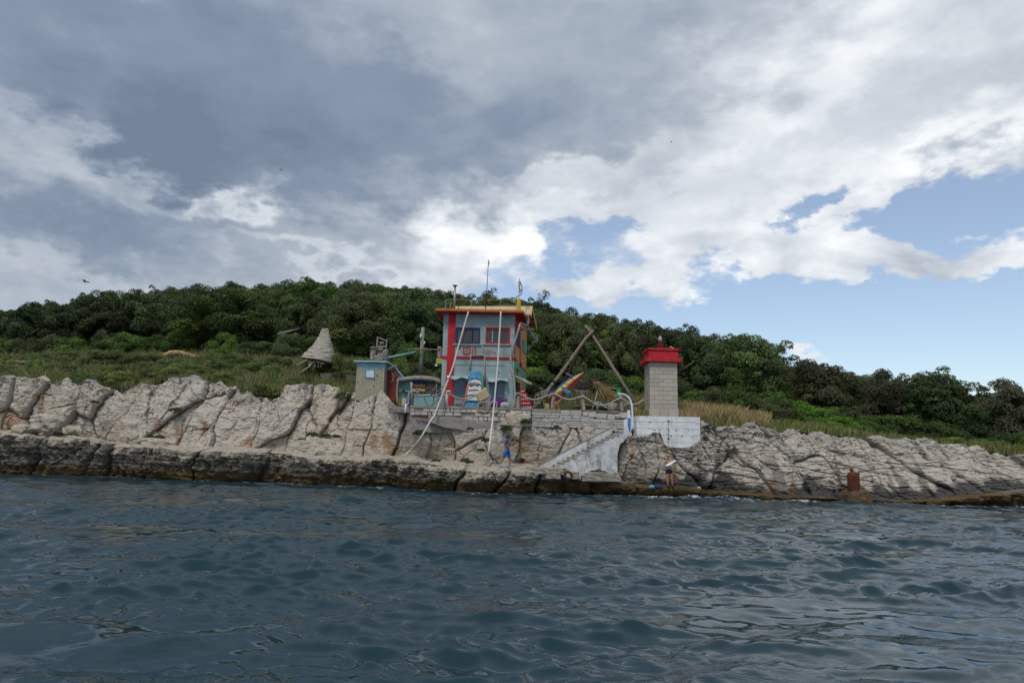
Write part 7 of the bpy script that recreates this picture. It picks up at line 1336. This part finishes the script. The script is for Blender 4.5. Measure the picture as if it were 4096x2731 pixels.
# ------------------------------------------------------------------ things on the rocks
for i, (x4, y4, D, sx, sy, sz, lab) in enumerate([(192, 1700, 45.6, 1.05, .8, .62, 'big pale angular boulder lying at the cliff foot far left'), (95, 1720, 45.7, .7, .6, .35, 'low pale rock left of the big boulder'), (300, 1722, 45.2, .55, .5, .32, 'small pale rock right of the big boulder'), (546, 1757, 44.3, .62, .5, .45, 'pale block on the ledge under the first red writing'), (628, 1772, 43.8, .85, .55, .3, 'flat tan rock right of the pale block on the ledge'), (2075, 1680, 38.85, .75, .45, .5, 'white boulder built into the wall right of the house')]):
    p = at(x4, y4, D); blob_rock('boulder', p, (sx, sy, sz), 30 + i, M_ROCKP, lab, 'boulder', .6, 4)
def build_cylinder():
    D = 35.35; c = C(16, 1145, 1030, D); G = thing('rusty_cylinder', 'rusty steel cylinder standing on the low ledge at the right', 'cylinder', (c[0], D, c[2] - .45)); h = C(16, 1145, 420, D)[2] - c[2]; r = .295
    m = MB(); m.lathe((c[0], D, c[2]), [(r * .96, 0), (r, .06), (r, h - .18), (r * .93, h - .07), (r * .72, h + .01), (.10, h + .05)], 20); m.build('body', M_RUST, G, True)
    m = MB(); m.lathe((c[0] - .06, D, c[2] + h + .04), [(.09, 0), (.09, .05), (.07, .07), (.085, .12), (.07, .17), (.02, .19)], 10); m.build('valve', M_RUST, G, True); m = MB(); m.box((c[0] + r * .72, D, c[2] + h - .06), (.2, .16, .16)); m.build('lug', M_RUST, G, bevel=.03)
    blob = blob_rock('base_rock', (c[0] + .1, D + .1, c[2] - .42), (.72, .55, .52), 77, mat('brown_rock', (.10, .065, .035), .95, .25, 5, bump=.8, bscale=12), None, None, .3); blob.parent = G; blob.location = (blob.location.x - c[0], blob.location.y - D, blob.location.z - (c[2] - .45))
    m = MB(); m.lathe((c[0] - .36, D - .1, c[2] - .1), [(.03, -.13), (.12, -.09), (.14, 0), (.1, .1), (.03, .12)], 10); m.build('rusty_lump', M_RUST, G, True)
build_cylinder()
def build_outlet():
    D = 36.9; p = C(14, 1100, 1110, D); h = front_hit(1970 + 1100 / 9.225, 1720 + 1110 / 9.225); D = h[0].y - .05 if h else D; O = thing('drain_outlet', 'drain pipe mouth set in broken red bricks at the cliff foot beside the boy', 'drain', C(14, 1100, 1300, D))
    c = C(14, 1100, 1110, D); m = MB(); m.lathe((c[0], D, c[2]), [(.13, -.12), (.13, .3)], 12, 'Y'); m.build('pipe', M_DARK, O); rnd = random.Random(3)  # solid near-black drum; shade in the pipe mouth is put in the colour
    for (x, y) in ((990, 1150), (1000, 1210), (1010, 1260), (1060, 1200), (1120, 1200), (1180, 1190), (1230, 1190), (1060, 1255), (1140, 1255), (1210, 1250), (1200, 1110), (1230, 1140)): q = C(14, x, y, D + .02); piece(STONES[rnd.randrange(7)], 'brick', O, (q[0], D + .04, q[2]), (.2, .22, .085), 0).material_slots[0].link = 'OBJECT'
    for o in [k for k in bpy.data.objects if k.parent == O and k.name.startswith('brick')]: o.material_slots[0].material = M_BRICK
    m = MB(); m.prism(PL(14, [(880, 720), (960, 600), (1060, 640), (1190, 700), (1215, 900), (1230, 1120), (970, 1120), (890, 930)], D + .12), (0, .3, 0)); m.build('cement_patch', M_CONC, O, bevel=.03)
    m = MB(); m.prism(PL(14, [(945, 590), (1040, 680), (1115, 740), (1135, 830), (1110, 960), (1095, 980), (1080, 860), (1050, 800), (990, 680)], D + .10), (0, -.012, 0)); m.build('rust_weep', M_RUST, O)
build_outlet()
def build_heap(name, c, cols, label, cat, seed, s=.22):
    T = thing(name, label, cat, c); rnd = random.Random(seed)
    for i, (mm, dx, dz, sx, sz) in enumerate(cols):
        bm = bmesh.new(); bmesh.ops.create_icosphere(bm, subdivisions=3, radius=1); co = np.array([v.co[:] for v in bm.verts]); k = 1 + .5 * fbm(co[:, 0] * 2 + i, co[:, 1] * 2 + co[:, 2] * 1.7, seed + i, 4)
        for v, q in zip(bm.verts, k): v.co = Vector((v.co.x * sx * q + dx, v.co.y * .18 * q, max(v.co.z * q, -.2) * sz + dz))
        me = bpy.data.meshes.new('garment'); bm.to_mesh(me); bm.free(); me.materials.append(mm)
        for p_ in me.polygons: p_.use_smooth = True
        o = bpy.data.objects.new('garment', me); COL.objects.link(o); o.parent = T
    return T
dC = on_ledge(2620, 1947, 35.2, 36.9); c = C(5, 1535, 1072, dC); build_heap('clothes_heap', (c[0], dC, surf_z(c[0], dC)), [(mat('cloth_aqua', (.12, .45, .52), .9, .1), -.16, .03, .17, .10), (mat('cloth_darkblue', (.03, .035, .09), .9, .15), .12, .03, .25, .14)], 'heap of aqua and dark blue clothes on the low ledge left of the man', 'clothes', 4)
c = C(5, 850, 905, 36.45); build_heap('fishing_bag', (c[0], 36.45, c[2]), [(M_BLACK, -.1, .02, .3, .07), (mat('bag_tan', (.10, .085, .075), .9, .2), .05, .06, .16, .12), (M_BLACK, .35, .02, .2, .05)], 'dark bag and fishing gear lying at the foot of the white stair', 'bag', 9)
def build_white_mask():
    h = front_hit(2100 + 2048 / 2.94, 1580 + 1095 / 2.94); D = h[0].y - .06 if h else 35.8; c = C(5, 2048, 1092, D); M_ = thing('diving_mask', 'small black and white diving mask at the foot of a crack right of the man', 'mask', c); m = MB(); m.tube([c + np.array([.075 * math.cos(a), 0, .06 * math.sin(a)]) for a in np.linspace(0, 6.283, 13)], .024, 6); m.build('rim', M_WHITE, M_, True); m = MB(); m.lathe((c[0], D - .01, c[2]), [(.06, 0), (.06, .02)], 10, 'Y'); m.build('lens', M_BLACK, M_)
    m = MB(); m.tube([c + np.array([.0, 0, .05]), C(5, 2060, 980, D), C(5, 2085, 820, D + .3), C(5, 2095, 650, D + .9)], .012, 5); tag(m.build('thin_cable', M_BLACK, None), 'thin dark cable running up the crack above the diving mask', 'cable')
build_white_mask()

# ------------------------------------------------------------------ writing painted on the rock
def strokes(name, lines, c, w, m_):
    mb = MB(); ox, oy, s = CROP[c] if isinstance(c, int) else c
    for ln in lines:
        P = []
        for i in range(len(ln) - 1):
            (xa, ya), (xb, yb) = ln[i], ln[i + 1]; n = max(2, int(math.hypot(xb - xa, yb - ya) / s / 1.0))
            for k in range(n + (i == len(ln) - 2)): t = k / n; P.append((ox + (xa + (xb - xa) * t) / s, oy + (ya + (yb - ya) * t) / s))
        rows = []
        for j, (x, y) in enumerate(P):
            h = front_hit(x, y, (BV_C,))
            if h is None or h[0] is None: continue
            d = np.array(P[min(j + 1, len(P) - 1)]) - np.array(P[max(j - 1, 0)]); d = d / (np.linalg.norm(d) + 1e-9); nn = h[1] if h[1].y < 0 else -h[1]; t3 = (RGT * d[0] - UPV * d[1]); sx = Vector(np.cross(t3, np.array(nn))).normalized(); q = h[0] + nn * .015; rows.append((q - sx * w, q + sx * w))
        if len(rows) > 1: mb.sheet([[tuple(r[0]) for r in rows], [tuple(r[1]) for r in rows]])
    if mb.v: o = mb.build(name, m_, None, solid=.006); o.parent = cliff; return o
M_PAINT = mat('rock_paint_red', (.17, .035, .03), .9, .2, 12); M_PAINTK = mat('rock_paint_black', (.06, .06, .065), .9, .2, 12)
Zc = (880, 1570, 17.42)
strokes('painted_lettering', [[(425, 840), (470, 730), (500, 615), (600, 625), (620, 690), (570, 745), (480, 760)], [(830, 640), (790, 615), (725, 625), (700, 720), (680, 800), (780, 825)], [(690, 715), (770, 725)], [(870, 960), (900, 780), (920, 650), (1010, 680), (1020, 800), (970, 945), (860, 960)], [(850, 795), (935, 775)], [(1030, 965), (1110, 830), (1230, 700), (1280, 720), (1270, 850), (1250, 990)], [(1110, 835), (1240, 870)]], Zc, .018, M_PAINT)
strokes('painted_lettering', [[(390, 985), (370, 1150), (440, 1080), (515, 985)], [(600, 1020), (560, 1120), (510, 1210)], [(670, 1025), (790, 1045), (640, 1180), (740, 1195)], [(885, 1085), (800, 1215)], [(1040, 1120), (960, 1110), (910, 1190), (920, 1250), (990, 1255)], [(610, 1370), (640, 1290), (700, 1275)]], Zc, .017, M_PAINT)
strokes('painted_lettering', [[(758, 640), (760, 570), (795, 572), (795, 605), (762, 610)], [(845, 575), (812, 575), (812, 635), (845, 632)], [(812, 605), (838, 604)], [(858, 635), (858, 575), (888, 590), (888, 625), (858, 635)], [(848, 605), (872, 605)], [(890, 640), (905, 590), (918, 660)], [(893, 620), (915, 622)]], 4, .018, M_PAINT)
strokes('painted_lettering', [[(757, 668), (775, 700), (790, 668)], [(802, 670), (802, 705)], [(818, 675), (845, 672), (820, 715), (848, 718)], [(862, 672), (862, 730)], [(915, 680), (888, 680), (886, 735), (915, 742)]], 4, .017, M_PAINT)
strokes('painted_lettering', [[(1338, 1005), (1338, 985), (1352, 986), (1350, 995), (1340, 995), (1354, 1002), (1338, 1005)], [(1358, 985), (1358, 1003), (1370, 1003), (1370, 985)], [(1376, 1005), (1376, 986), (1388, 988), (1378, 996), (1390, 1005)], [(1395, 1005), (1395, 987), (1407, 992), (1406, 1002), (1395, 1005)], [(1411, 1006), (1418, 988), (1425, 1006)], [(1414, 999), (1422, 999)]], 8, .011, M_PAINTK)
strokes('painted_lettering', [[(1230, 600), (1245, 565)], [(1262, 560), (1250, 565), (1252, 595), (1265, 588)], [(1285, 548), (1272, 553), (1276, 583), (1290, 575)], [(1296, 578), (1306, 545), (1318, 570)], [(1298, 552), (1282, 556)], [(1296, 580), (1315, 577)], [(1306, 577), (1306, 600)]], 6, .015, M_PAINTK)
strokes('painted_lettering', [[(1118, 985), (1122, 965), (1130, 985)], [(1145, 990), (1148, 968), (1158, 990)], [(1160, 995), (1160, 990)]], 8, .011, M_PAINTK)
strokes('painted_lettering', [[(1650, 690), (1640, 740)], [(1650, 690), (1680, 695)], [(1645, 712), (1670, 715)]], 6, .015, M_PAINT)

# ------------------------------------------------------------------ birds
for i, (x, y, D, s) in enumerate(((340, 1127, 90, .75), (1125, 680, 160, .55), (2685, 568, 160, .5))):
    p = at(x, y, D); m = MB(); m.tube([p + np.array([-.35 * s, 0, .03]), p, p + np.array([.35 * s, 0, .0]), p + np.array([.5 * s, 0, .0])], [.03 * s, .11 * s, .08 * s, .02 * s], 7); bd = None
    T = thing('bird', ['dark bird gliding above the wood at the left', 'tiny bird high in the grey cloud left of centre', 'tiny bird high in the cloud right of centre'][i], 'bird', p); o = m.build('body', M_DWOOD, T, True)
    for sg in (-1, 1): m = MB(); m.prism([p + np.array([-.15 * s, 0, .05]), p + np.array([.2 * s, 0, .05]), p + np.array([.25 * s, sg * .6 * s, .22 * s]), p + np.array([.1 * s, sg * 1.1 * s, .12 * s])], (0, 0, .02)); m.build('wing', M_DWOOD, T)

# ================================================================== PEOPLE
def skin_body(name, joints, edges, mtl, parent, root=0, subd=2, post=None):
    """joints: {key: (x, y, z, rx, ry)}; one continuous skinned mesh grown over the skeleton"""
    keys = list(joints); idx = {k: i for i, k in enumerate(keys)}; L = parent['_o']
    me = bpy.data.meshes.new(name); me.from_pydata([tuple(np.array(joints[k][:3])) for k in keys], [(idx[a], idx[b]) for a, b in edges], [])
    o = bpy.data.objects.new(name, me); COL.objects.link(o); o.modifiers.new('Skin', 'SKIN'); sv = me.skin_vertices[0].data
    for k in keys: j = joints[k]; sv[idx[k]].radius = (j[3], j[4] if len(j) > 4 else j[3]); sv[idx[k]].use_root = (idx[k] == root)
    sd = o.modifiers.new('Subdivision', 'SUBSURF'); sd.levels = sd.render_levels = subd
    dg = bpy.context.evaluated_depsgraph_get(); ev = bpy.data.meshes.new_from_object(o.evaluated_get(dg)); bpy.data.objects.remove(o)
    ev.materials.clear(); ev.materials.append(mtl)
    for p in ev.polygons: p.use_smooth = True
    ev.name = name; n = bpy.data.objects.new(name, ev); COL.objects.link(n); n.parent = parent; n['_o'] = tuple(L); return n
def ell(name, c, r, mtl, parent, n=12, rot=None):
    bm = bmesh.new(); bmesh.ops.create_uvsphere(bm, u_segments=n, v_segments=n // 2 + 2, radius=1.0); me = bpy.data.meshes.new(name); bm.to_mesh(me); bm.free(); me.materials.append(mtl)
    for p in me.polygons: p.use_smooth = True
    o = bpy.data.objects.new(name, me); COL.objects.link(o); o.parent = parent; o.location = c; o.scale = r
    if rot: o.rotation_euler = rot
    o['_o'] = parent['_o']; return o
M_SKIN = mat('skin', (0.36, 0.185, 0.125), 0.6, 0.05, 9, spec=.3); M_SKIN2 = mat('skin_tanned', (0.30, 0.145, 0.092), 0.6, 0.05, 9, spec=.3)
M_HAIR = mat('hair_dark', (0.03, 0.022, 0.018), 0.7, .1); M_SHIRT = mat('shirt_navy', (0.020, 0.045, 0.170), .9, .1, 8); M_SHORT = mat('shorts_blue', (0.020, 0.105, 0.36), .9, .12, 8); M_HAT = mat('hat_olive', (0.055, 0.060, 0.024), .95, .3, 18); M_CLOG = mat('clog_lightblue', (.22, .36, .60), .6, .06); M_TRUNK = mat('trunks_navy', (.010, .012, .045), .8, .1); M_TOWEL = mat('shirt_white', (.74, .75, .80), .9, .03); M_EYE = mat('eye_dark', (.02, .015, .012), .4, .05); M_LIP = mat('lip', (.26, .09, .07), .6, .05)

def hand(J, E, wrist, base, d, side, up, s=1.0, curl=.6):
    """five fingers rooted in the palm; d = direction of the hand, side = thumb side, up = back of the hand"""
    d, side, up = (Vector(v).normalized() for v in (d, side, up)); w = Vector(J[wrist][:3]); palm = w + d * .05 * s; J[base + 'p'] = (*palm, .030 * s, .017 * s); E.append((wrist, base + 'p')); kn = w + d * .085 * s
    J[base + 'k'] = (*kn, .034 * s, .014 * s); E.append((base + 'p', base + 'k'))
    for i, (o, l) in enumerate(((.027, .068), (.009, .076), (-.009, .070), (-.026, .056))):
        a = kn + side * o * s + d * .012 * s; b = a + (d * .6 - up * curl) * l * .5 * s; c = b + (d * .15 - up * 1.0) * l * .5 * s
        J[f'{base}{i}a'] = (*a, .0095 * s); J[f'{base}{i}b'] = (*b, .0085 * s); J[f'{base}{i}c'] = (*c, .0075 * s); E += [(base + 'k', f'{base}{i}a'), (f'{base}{i}a', f'{base}{i}b'), (f'{base}{i}b', f'{base}{i}c')]
    a = w + d * .03 * s + side * .034 * s; b = a + (d * .7 + side * .5 - up * .4) * .035 * s; c = b + (d * .8 - up * .6) * .028 * s
    J[base + 'ta'] = (*a, .0105 * s); J[base + 'tb'] = (*b, .0095 * s); J[base + 'tc'] = (*c, .008 * s); E += [(base + 'p', base + 'ta'), (base + 'ta', base + 'tb'), (base + 'tb', base + 'tc')]

def build_boy():
    dB_ = on_ledge(2040.5, 1871, 35.9, 37.4); pf = at(2040.5, 1871, dB_); X0, Y0 = float(pf[0]) - .18, float(dB_); z0 = surf_zs(X0 + .18, Y0, (BV_L,))
    B = thing('person', 'boy in olive hat, navy T-shirt and blue shorts walking along the ledge', 'person', (X0, Y0, z0)); k = 1.60 / 1.62
    zb = min(max(surf_zs(X0 - .38, Y0 + .12, (BV_L,)) - z0, -.04), .08)
    J = {'pel': (0, 0, .88, .115, .085), 'sp1': (0, 0, 1.0, .11, .08), 'chest': (-.01, 0, 1.17, .135, .09), 'neckb': (.0, 0, 1.325, .07, .055), 'neck': (.02, 0, 1.375, .048), 'jaw': (.06, 0, 1.42, .055, .05), 'head': (.045, 0, 1.475, .082, .074), 'crown': (.03, 0, 1.54, .07, .068), 'nose': (.135, 0, 1.452, .013), 'earl': (.03, -.078, 1.465, .016, .01), 'earr': (.03, .078, 1.465, .016, .01),
         'shl': (-.02, -.15, 1.285, .055), 'ell': (-.075, -.195, 1.045, .040), 'fol': (.06, -.165, .995, .037), 'wrl': (.20, -.10, 1.035, .026), 'shr': (0, .15, 1.285, .055), 'elr': (.06, .20, 1.045, .040), 'wrr': (.25, .09, 1.03, .026),
         'hil': (-.03, -.075, .84, .088, .085), 'knl': (-.16, -.08, .47, .056), 'cal': (-.24, -.075, .34, .053), 'anl': (-.37, -.07, .09 + zb, .036), 'tol': (-.27, -.08, .035 + zb, .036, .028), 'hir': (.05, .075, .84, .088, .085), 'knr': (.12, .07, .46, .056), 'car': (.13, .075, .32, .053), 'anr': (.16, .07, .085, .036), 'tor': (.28, .06, .035, .036, .028)}
    E = [('pel', 'sp1'), ('sp1', 'chest'), ('chest', 'neckb'), ('neckb', 'neck'), ('neck', 'jaw'), ('jaw', 'head'), ('head', 'crown'), ('head', 'nose'), ('head', 'earl'), ('head', 'earr'), ('neckb', 'shl'), ('shl', 'ell'), ('ell', 'fol'), ('fol', 'wrl'), ('neckb', 'shr'), ('shr', 'elr'), ('elr', 'wrr'), ('pel', 'hil'), ('hil', 'knl'), ('knl', 'cal'), ('cal', 'anl'), ('anl', 'tol'), ('pel', 'hir'), ('hir', 'knr'), ('knr', 'car'), ('car', 'anr'), ('anr', 'tor')]
    hand(J, E, 'wrl', 'L', (.8, .3, .1), (0, .3, 1), (0, -1, .2)); hand(J, E, 'wrr', 'R', (.7, -.5, .1), (0, .2, 1), (.2, 1, .2))
    skin_body('body', J, E, M_SKIN2, B)
    T = {'a': (0, 0, .93, .128, .098), 'b': (0, 0, 1.02, .128, .096), 'c': (-.01, 0, 1.17, .15, .105), 'd': (0, 0, 1.30, .105, .078), 'n': (.012, 0, 1.335, .062, .055), 'l': (-.02, -.15, 1.288, .070), 'l2': (-.05, -.178, 1.165, .060), 'l3': (-.058, -.185, 1.125, .058), 'r': (0, .15, 1.288, .070), 'r2': (.03, .178, 1.165, .060), 'r3': (.036, .185, 1.125, .058)}
    skin_body('t_shirt', T, [('a', 'b'), ('b', 'c'), ('c', 'd'), ('d', 'n'), ('d', 'l'), ('l', 'l2'), ('l2', 'l3'), ('d', 'r'), ('r', 'r2'), ('r2', 'r3')], M_SHIRT, B)
    S_ = {'a': (0, 0, .955, .124, .098), 'p': (0, 0, .87, .13, .105), 'l': (-.03, -.078, .82, .103, .1), 'l2': (-.10, -.08, .64, .092), 'l3': (-.145, -.08, .515, .086), 'l4': (-.152, -.08, .495, .085), 'r': (.05, .078, .82, .103, .1), 'r2': (.09, .075, .64, .092), 'r3': (.118, .072, .51, .086), 'r4': (.12, .072, .49, .085)}
    skin_body('shorts', S_, [('a', 'p'), ('p', 'l'), ('l', 'l2'), ('l2', 'l3'), ('l3', 'l4'), ('p', 'r'), ('r', 'r2'), ('r2', 'r3'), ('r3', 'r4')], M_SHORT, B, 1)
    m = MB(); o3 = np.array(B['_o']); m.lathe(o3 + [.04, 0, 1.505], [(.185, -.025), (.19, -.018), (.105, .012), (.102, .03), (.098, .09), (.075, .115), (.02, .12)], 18); h = m.build('hat', M_HAT, B, True)
    ell('hair', (.0, 0, 1.475), (.082, .084, .07), M_HAIR, B)
    for y in (-.03, .03): ell('eye', (.118, y, 1.478), (.010, .012, .008), M_EYE, B)
    ell('mouth', (.108, 0, 1.418), (.010, .022, .006), M_LIP, B)
    for nm, c, r in (('clog', (-.30, -.077, .045 + zb), (.125, .05, .045)), ('clog', (.235, .063, .04), (.13, .052, .045))): ell(nm, c, r, M_CLOG, B)
    # white print on the shirt chest, facing the sea
    m = MB(); pr = o3 + [.03, -.108, 1.17]
    for dx in (-.05, -.025, 0, .02, .045): m.box(pr + [dx, -.006, .055], (.016, .012, .035))
    for a in np.linspace(0, 5.6, 9): m.box(pr + [.042 * math.cos(a), -.006, -.018 + .03 * math.sin(a)], (.018, .012, .014))
    m.box(pr + [0, -.006, -.075], (.085, .012, .018)); m.build('shirt_print', M_TOWEL, B)
    B.scale = (1.1, 1.1, 1.1)
    # rod over the shoulder of the ground, thin rod in hand
    R = thing('fishing_rod', 'black fishing rod with reel leaning behind the boy in shorts', 'fishing rod', C(4, 1355, 900, Y0 + .05)); m = MB(); m.tube([C(4, 1350, 905, Y0), C(4, 1445, 805, Y0 + .02), C(4, 1555, 700, Y0 + .1)], [.026, .022, .012], 6); m.build('blank', M_BLACK, R, True)
    m = MB(); c = C(4, 1450, 838, Y0); m.lathe(c, [(.03, -.05), (.05, -.03), (.05, .03), (.03, .05)], 10, 'Y'); m.tube([C(4, 1443, 812, Y0), c], .012, 5); m.build('reel', M_METAL, R, True); m = MB(); m.box(C(4, 1434, 818, Y0 - .03), (.05, .05, .05)); m.build('collar', M_TOWEL, R)
    m = MB(); m.tube([o3 + [.27, 0, 1.1], o3 + [.42, -.02, 1.26], C(14, 780, 430, Y0 - .02)], [.010, .007, .006], 5); lr = m.build('hand_line', M_BLACK, None); tag(lr, 'thin rod tip held in the boy\'s hands', 'rod'); m = MB(); m.tube([C(14, 785, 415, Y0 - .02), C(14, 870, 325, Y0 - .02)], .012, 5); o = m.build('rod_tip', M_LIME, None); o.parent = lr
build_boy()

def build_man():
    dM = on_ledge(2681, 1950, 35.2, 37.0); pf = at(2679, 1950, dM); X0, Y0 = float(pf[0]), float(dM); z0 = surf_zs(X0, Y0, (BV_L,))
    B = thing('person', 'bare-chested man in navy swim trunks pulling on a white shirt by the cliff', 'person', (X0, Y0, z0))
    top = at(2665, 1821, Y0)[2] - z0; k = top / 1.74
    def q(*a): return (a[0] * k, a[1] * k, a[2] * k, *[r * k for r in a[3:]])
    J = {'pel': q(-.03, 0, .92, .145, .105), 'sp1': q(-.03, 0, 1.06, .135, .10), 'chest': q(-.05, 0, 1.26, .165, .11), 'neckb': q(-.06, 0, 1.45, .08, .065), 'neck': q(-.065, 0, 1.51, .058), 'jaw': q(-.055, -.02, 1.56, .062, .06), 'head': q(-.055, -.01, 1.625, .080, .088), 'crown': q(-.06, 0, 1.69, .066, .07), 'nose': q(-.035, -.105, 1.605, .014), 'earl': q(-.14, 0, 1.61, .012, .018), 'earr': q(.03, 0, 1.61, .012, .018),
         'shl': q(-.24, 0, 1.41, .066), 'ell': q(-.31, -.03, 1.13, .050), 'wrl': q(-.14, -.17, 1.04, .034), 'shr': q(.13, 0, 1.41, .066), 'elr': q(.34, -.10, 1.36, .048), 'wrr': q(.46, -.20, 1.43, .033),
         'hil': q(-.13, 0, .87, .098, .1), 'knl': q(-.125, -.02, .47, .062), 'cal': q(-.12, .0, .34, .060), 'anl': q(-.09, .01, .10, .040), 'tol': q(-.10, -.12, .04, .042, .03), 'hir': q(.075, 0, .87, .098, .1), 'knr': q(.12, -.02, .47, .062), 'car': q(.14, 0, .34, .060), 'anr': q(.16, .01, .10, .040), 'tor': q(.18, -.12, .04, .042, .03)}
    E = [('pel', 'sp1'), ('sp1', 'chest'), ('chest', 'neckb'), ('neckb', 'neck'), ('neck', 'jaw'), ('jaw', 'head'), ('head', 'crown'), ('head', 'nose'), ('head', 'earl'), ('head', 'earr'), ('neckb', 'shl'), ('shl', 'ell'), ('ell', 'wrl'), ('neckb', 'shr'), ('shr', 'elr'), ('elr', 'wrr'), ('pel', 'hil'), ('hil', 'knl'), ('knl', 'cal'), ('cal', 'anl'), ('anl', 'tol'), ('pel', 'hir'), ('hir', 'knr'), ('knr', 'car'), ('car', 'anr'), ('anr', 'tor')]
    hand(J, E, 'wrl', 'L', (.9, -.3, .05), (0, -.2, 1), (0, -1, .3)); hand(J, E, 'wrr', 'R', (.9, -.2, -.3), (0, -.5, 1), (.2, -1, .2))
    skin_body('body', J, E, M_SKIN, B)
    S_ = {'a': q(-.03, 0, 1.015, .150, .112), 'p': q(-.03, 0, .93, .155, .115), 'l': q(-.13, 0, .85, .113, .112), 'l2': q(-.13, 0, .77, .104), 'l3': q(-.13, 0, .74, .102), 'r': q(.075, 0, .85, .113, .112), 'r2': q(.085, 0, .77, .104), 'r3': q(.088, 0, .74, .102)}
    skin_body('swim_trunks', S_, [('a', 'p'), ('p', 'l'), ('l', 'l2'), ('l2', 'l3'), ('p', 'r'), ('r', 'r2'), ('r2', 'r3')], M_TRUNK, B, 1)
    o = ell('hair', (-.06 * k, .012, 1.665 * k), (.088 * k, .096 * k, .075 * k), mat('hair_grey', (.075, .06, .05), .8, .1), B, 14, (math.radians(-14), 0, 0))
    for x in (-.085, -.022): ell('eye', (x * k, -.093 * k, 1.628 * k), (.012, .008, .008), M_EYE, B)
    ell('mouth', (-.05 * k, -.085 * k, 1.555 * k), (.025, .010, .007), M_LIP, B)
    for x in (-.09, .16): m = MB(); o3 = np.array(B['_o']); m.tube([o3 + [x * k, .01, .17 * k], o3 + [x * k, .01, .08 * k], o3 + [(x + .005) * k, -.06, .045 * k], o3 + [(x + .01) * k, -.15, .04 * k]], [.052, .052, .056, .045], 9, smooth_pts=2); m.build('dark_shoe', M_BLACK, B, True)
    # the white shirt stretched between his hands
    o3 = np.array(B['_o']); W = thing('white_shirt', 'white shirt held between the hands of the bare-chested man', 'shirt', o3 + [.1, -.2, 1.05 * k]); m = MB()
    rows = []
    for i in range(9):
        t = i / 8; a = np.array(C(15, 490 + (770 - 490) * t, 630 - (630 - 465) * t, Y0 - .17)); b = np.array(C(15, 520 + (825 - 520) * t, 690 + 15 * math.sin(t * 3) - (690 - 500) * t ** 1.6, Y0 - .17)); rows.append([a + np.array([0, .05, 0]), a * .7 + b * .3 + np.array([0, -.05 - .02 * math.sin(9 * t), 0]), a * .35 + b * .65 + np.array([0, -.05 + .02 * math.sin(11 * t), 0]), b + np.array([0, .03, 0])])
    m.sheet(rows); m.build('fabric', M_TOWEL, W, True, solid=.03)
build_man()
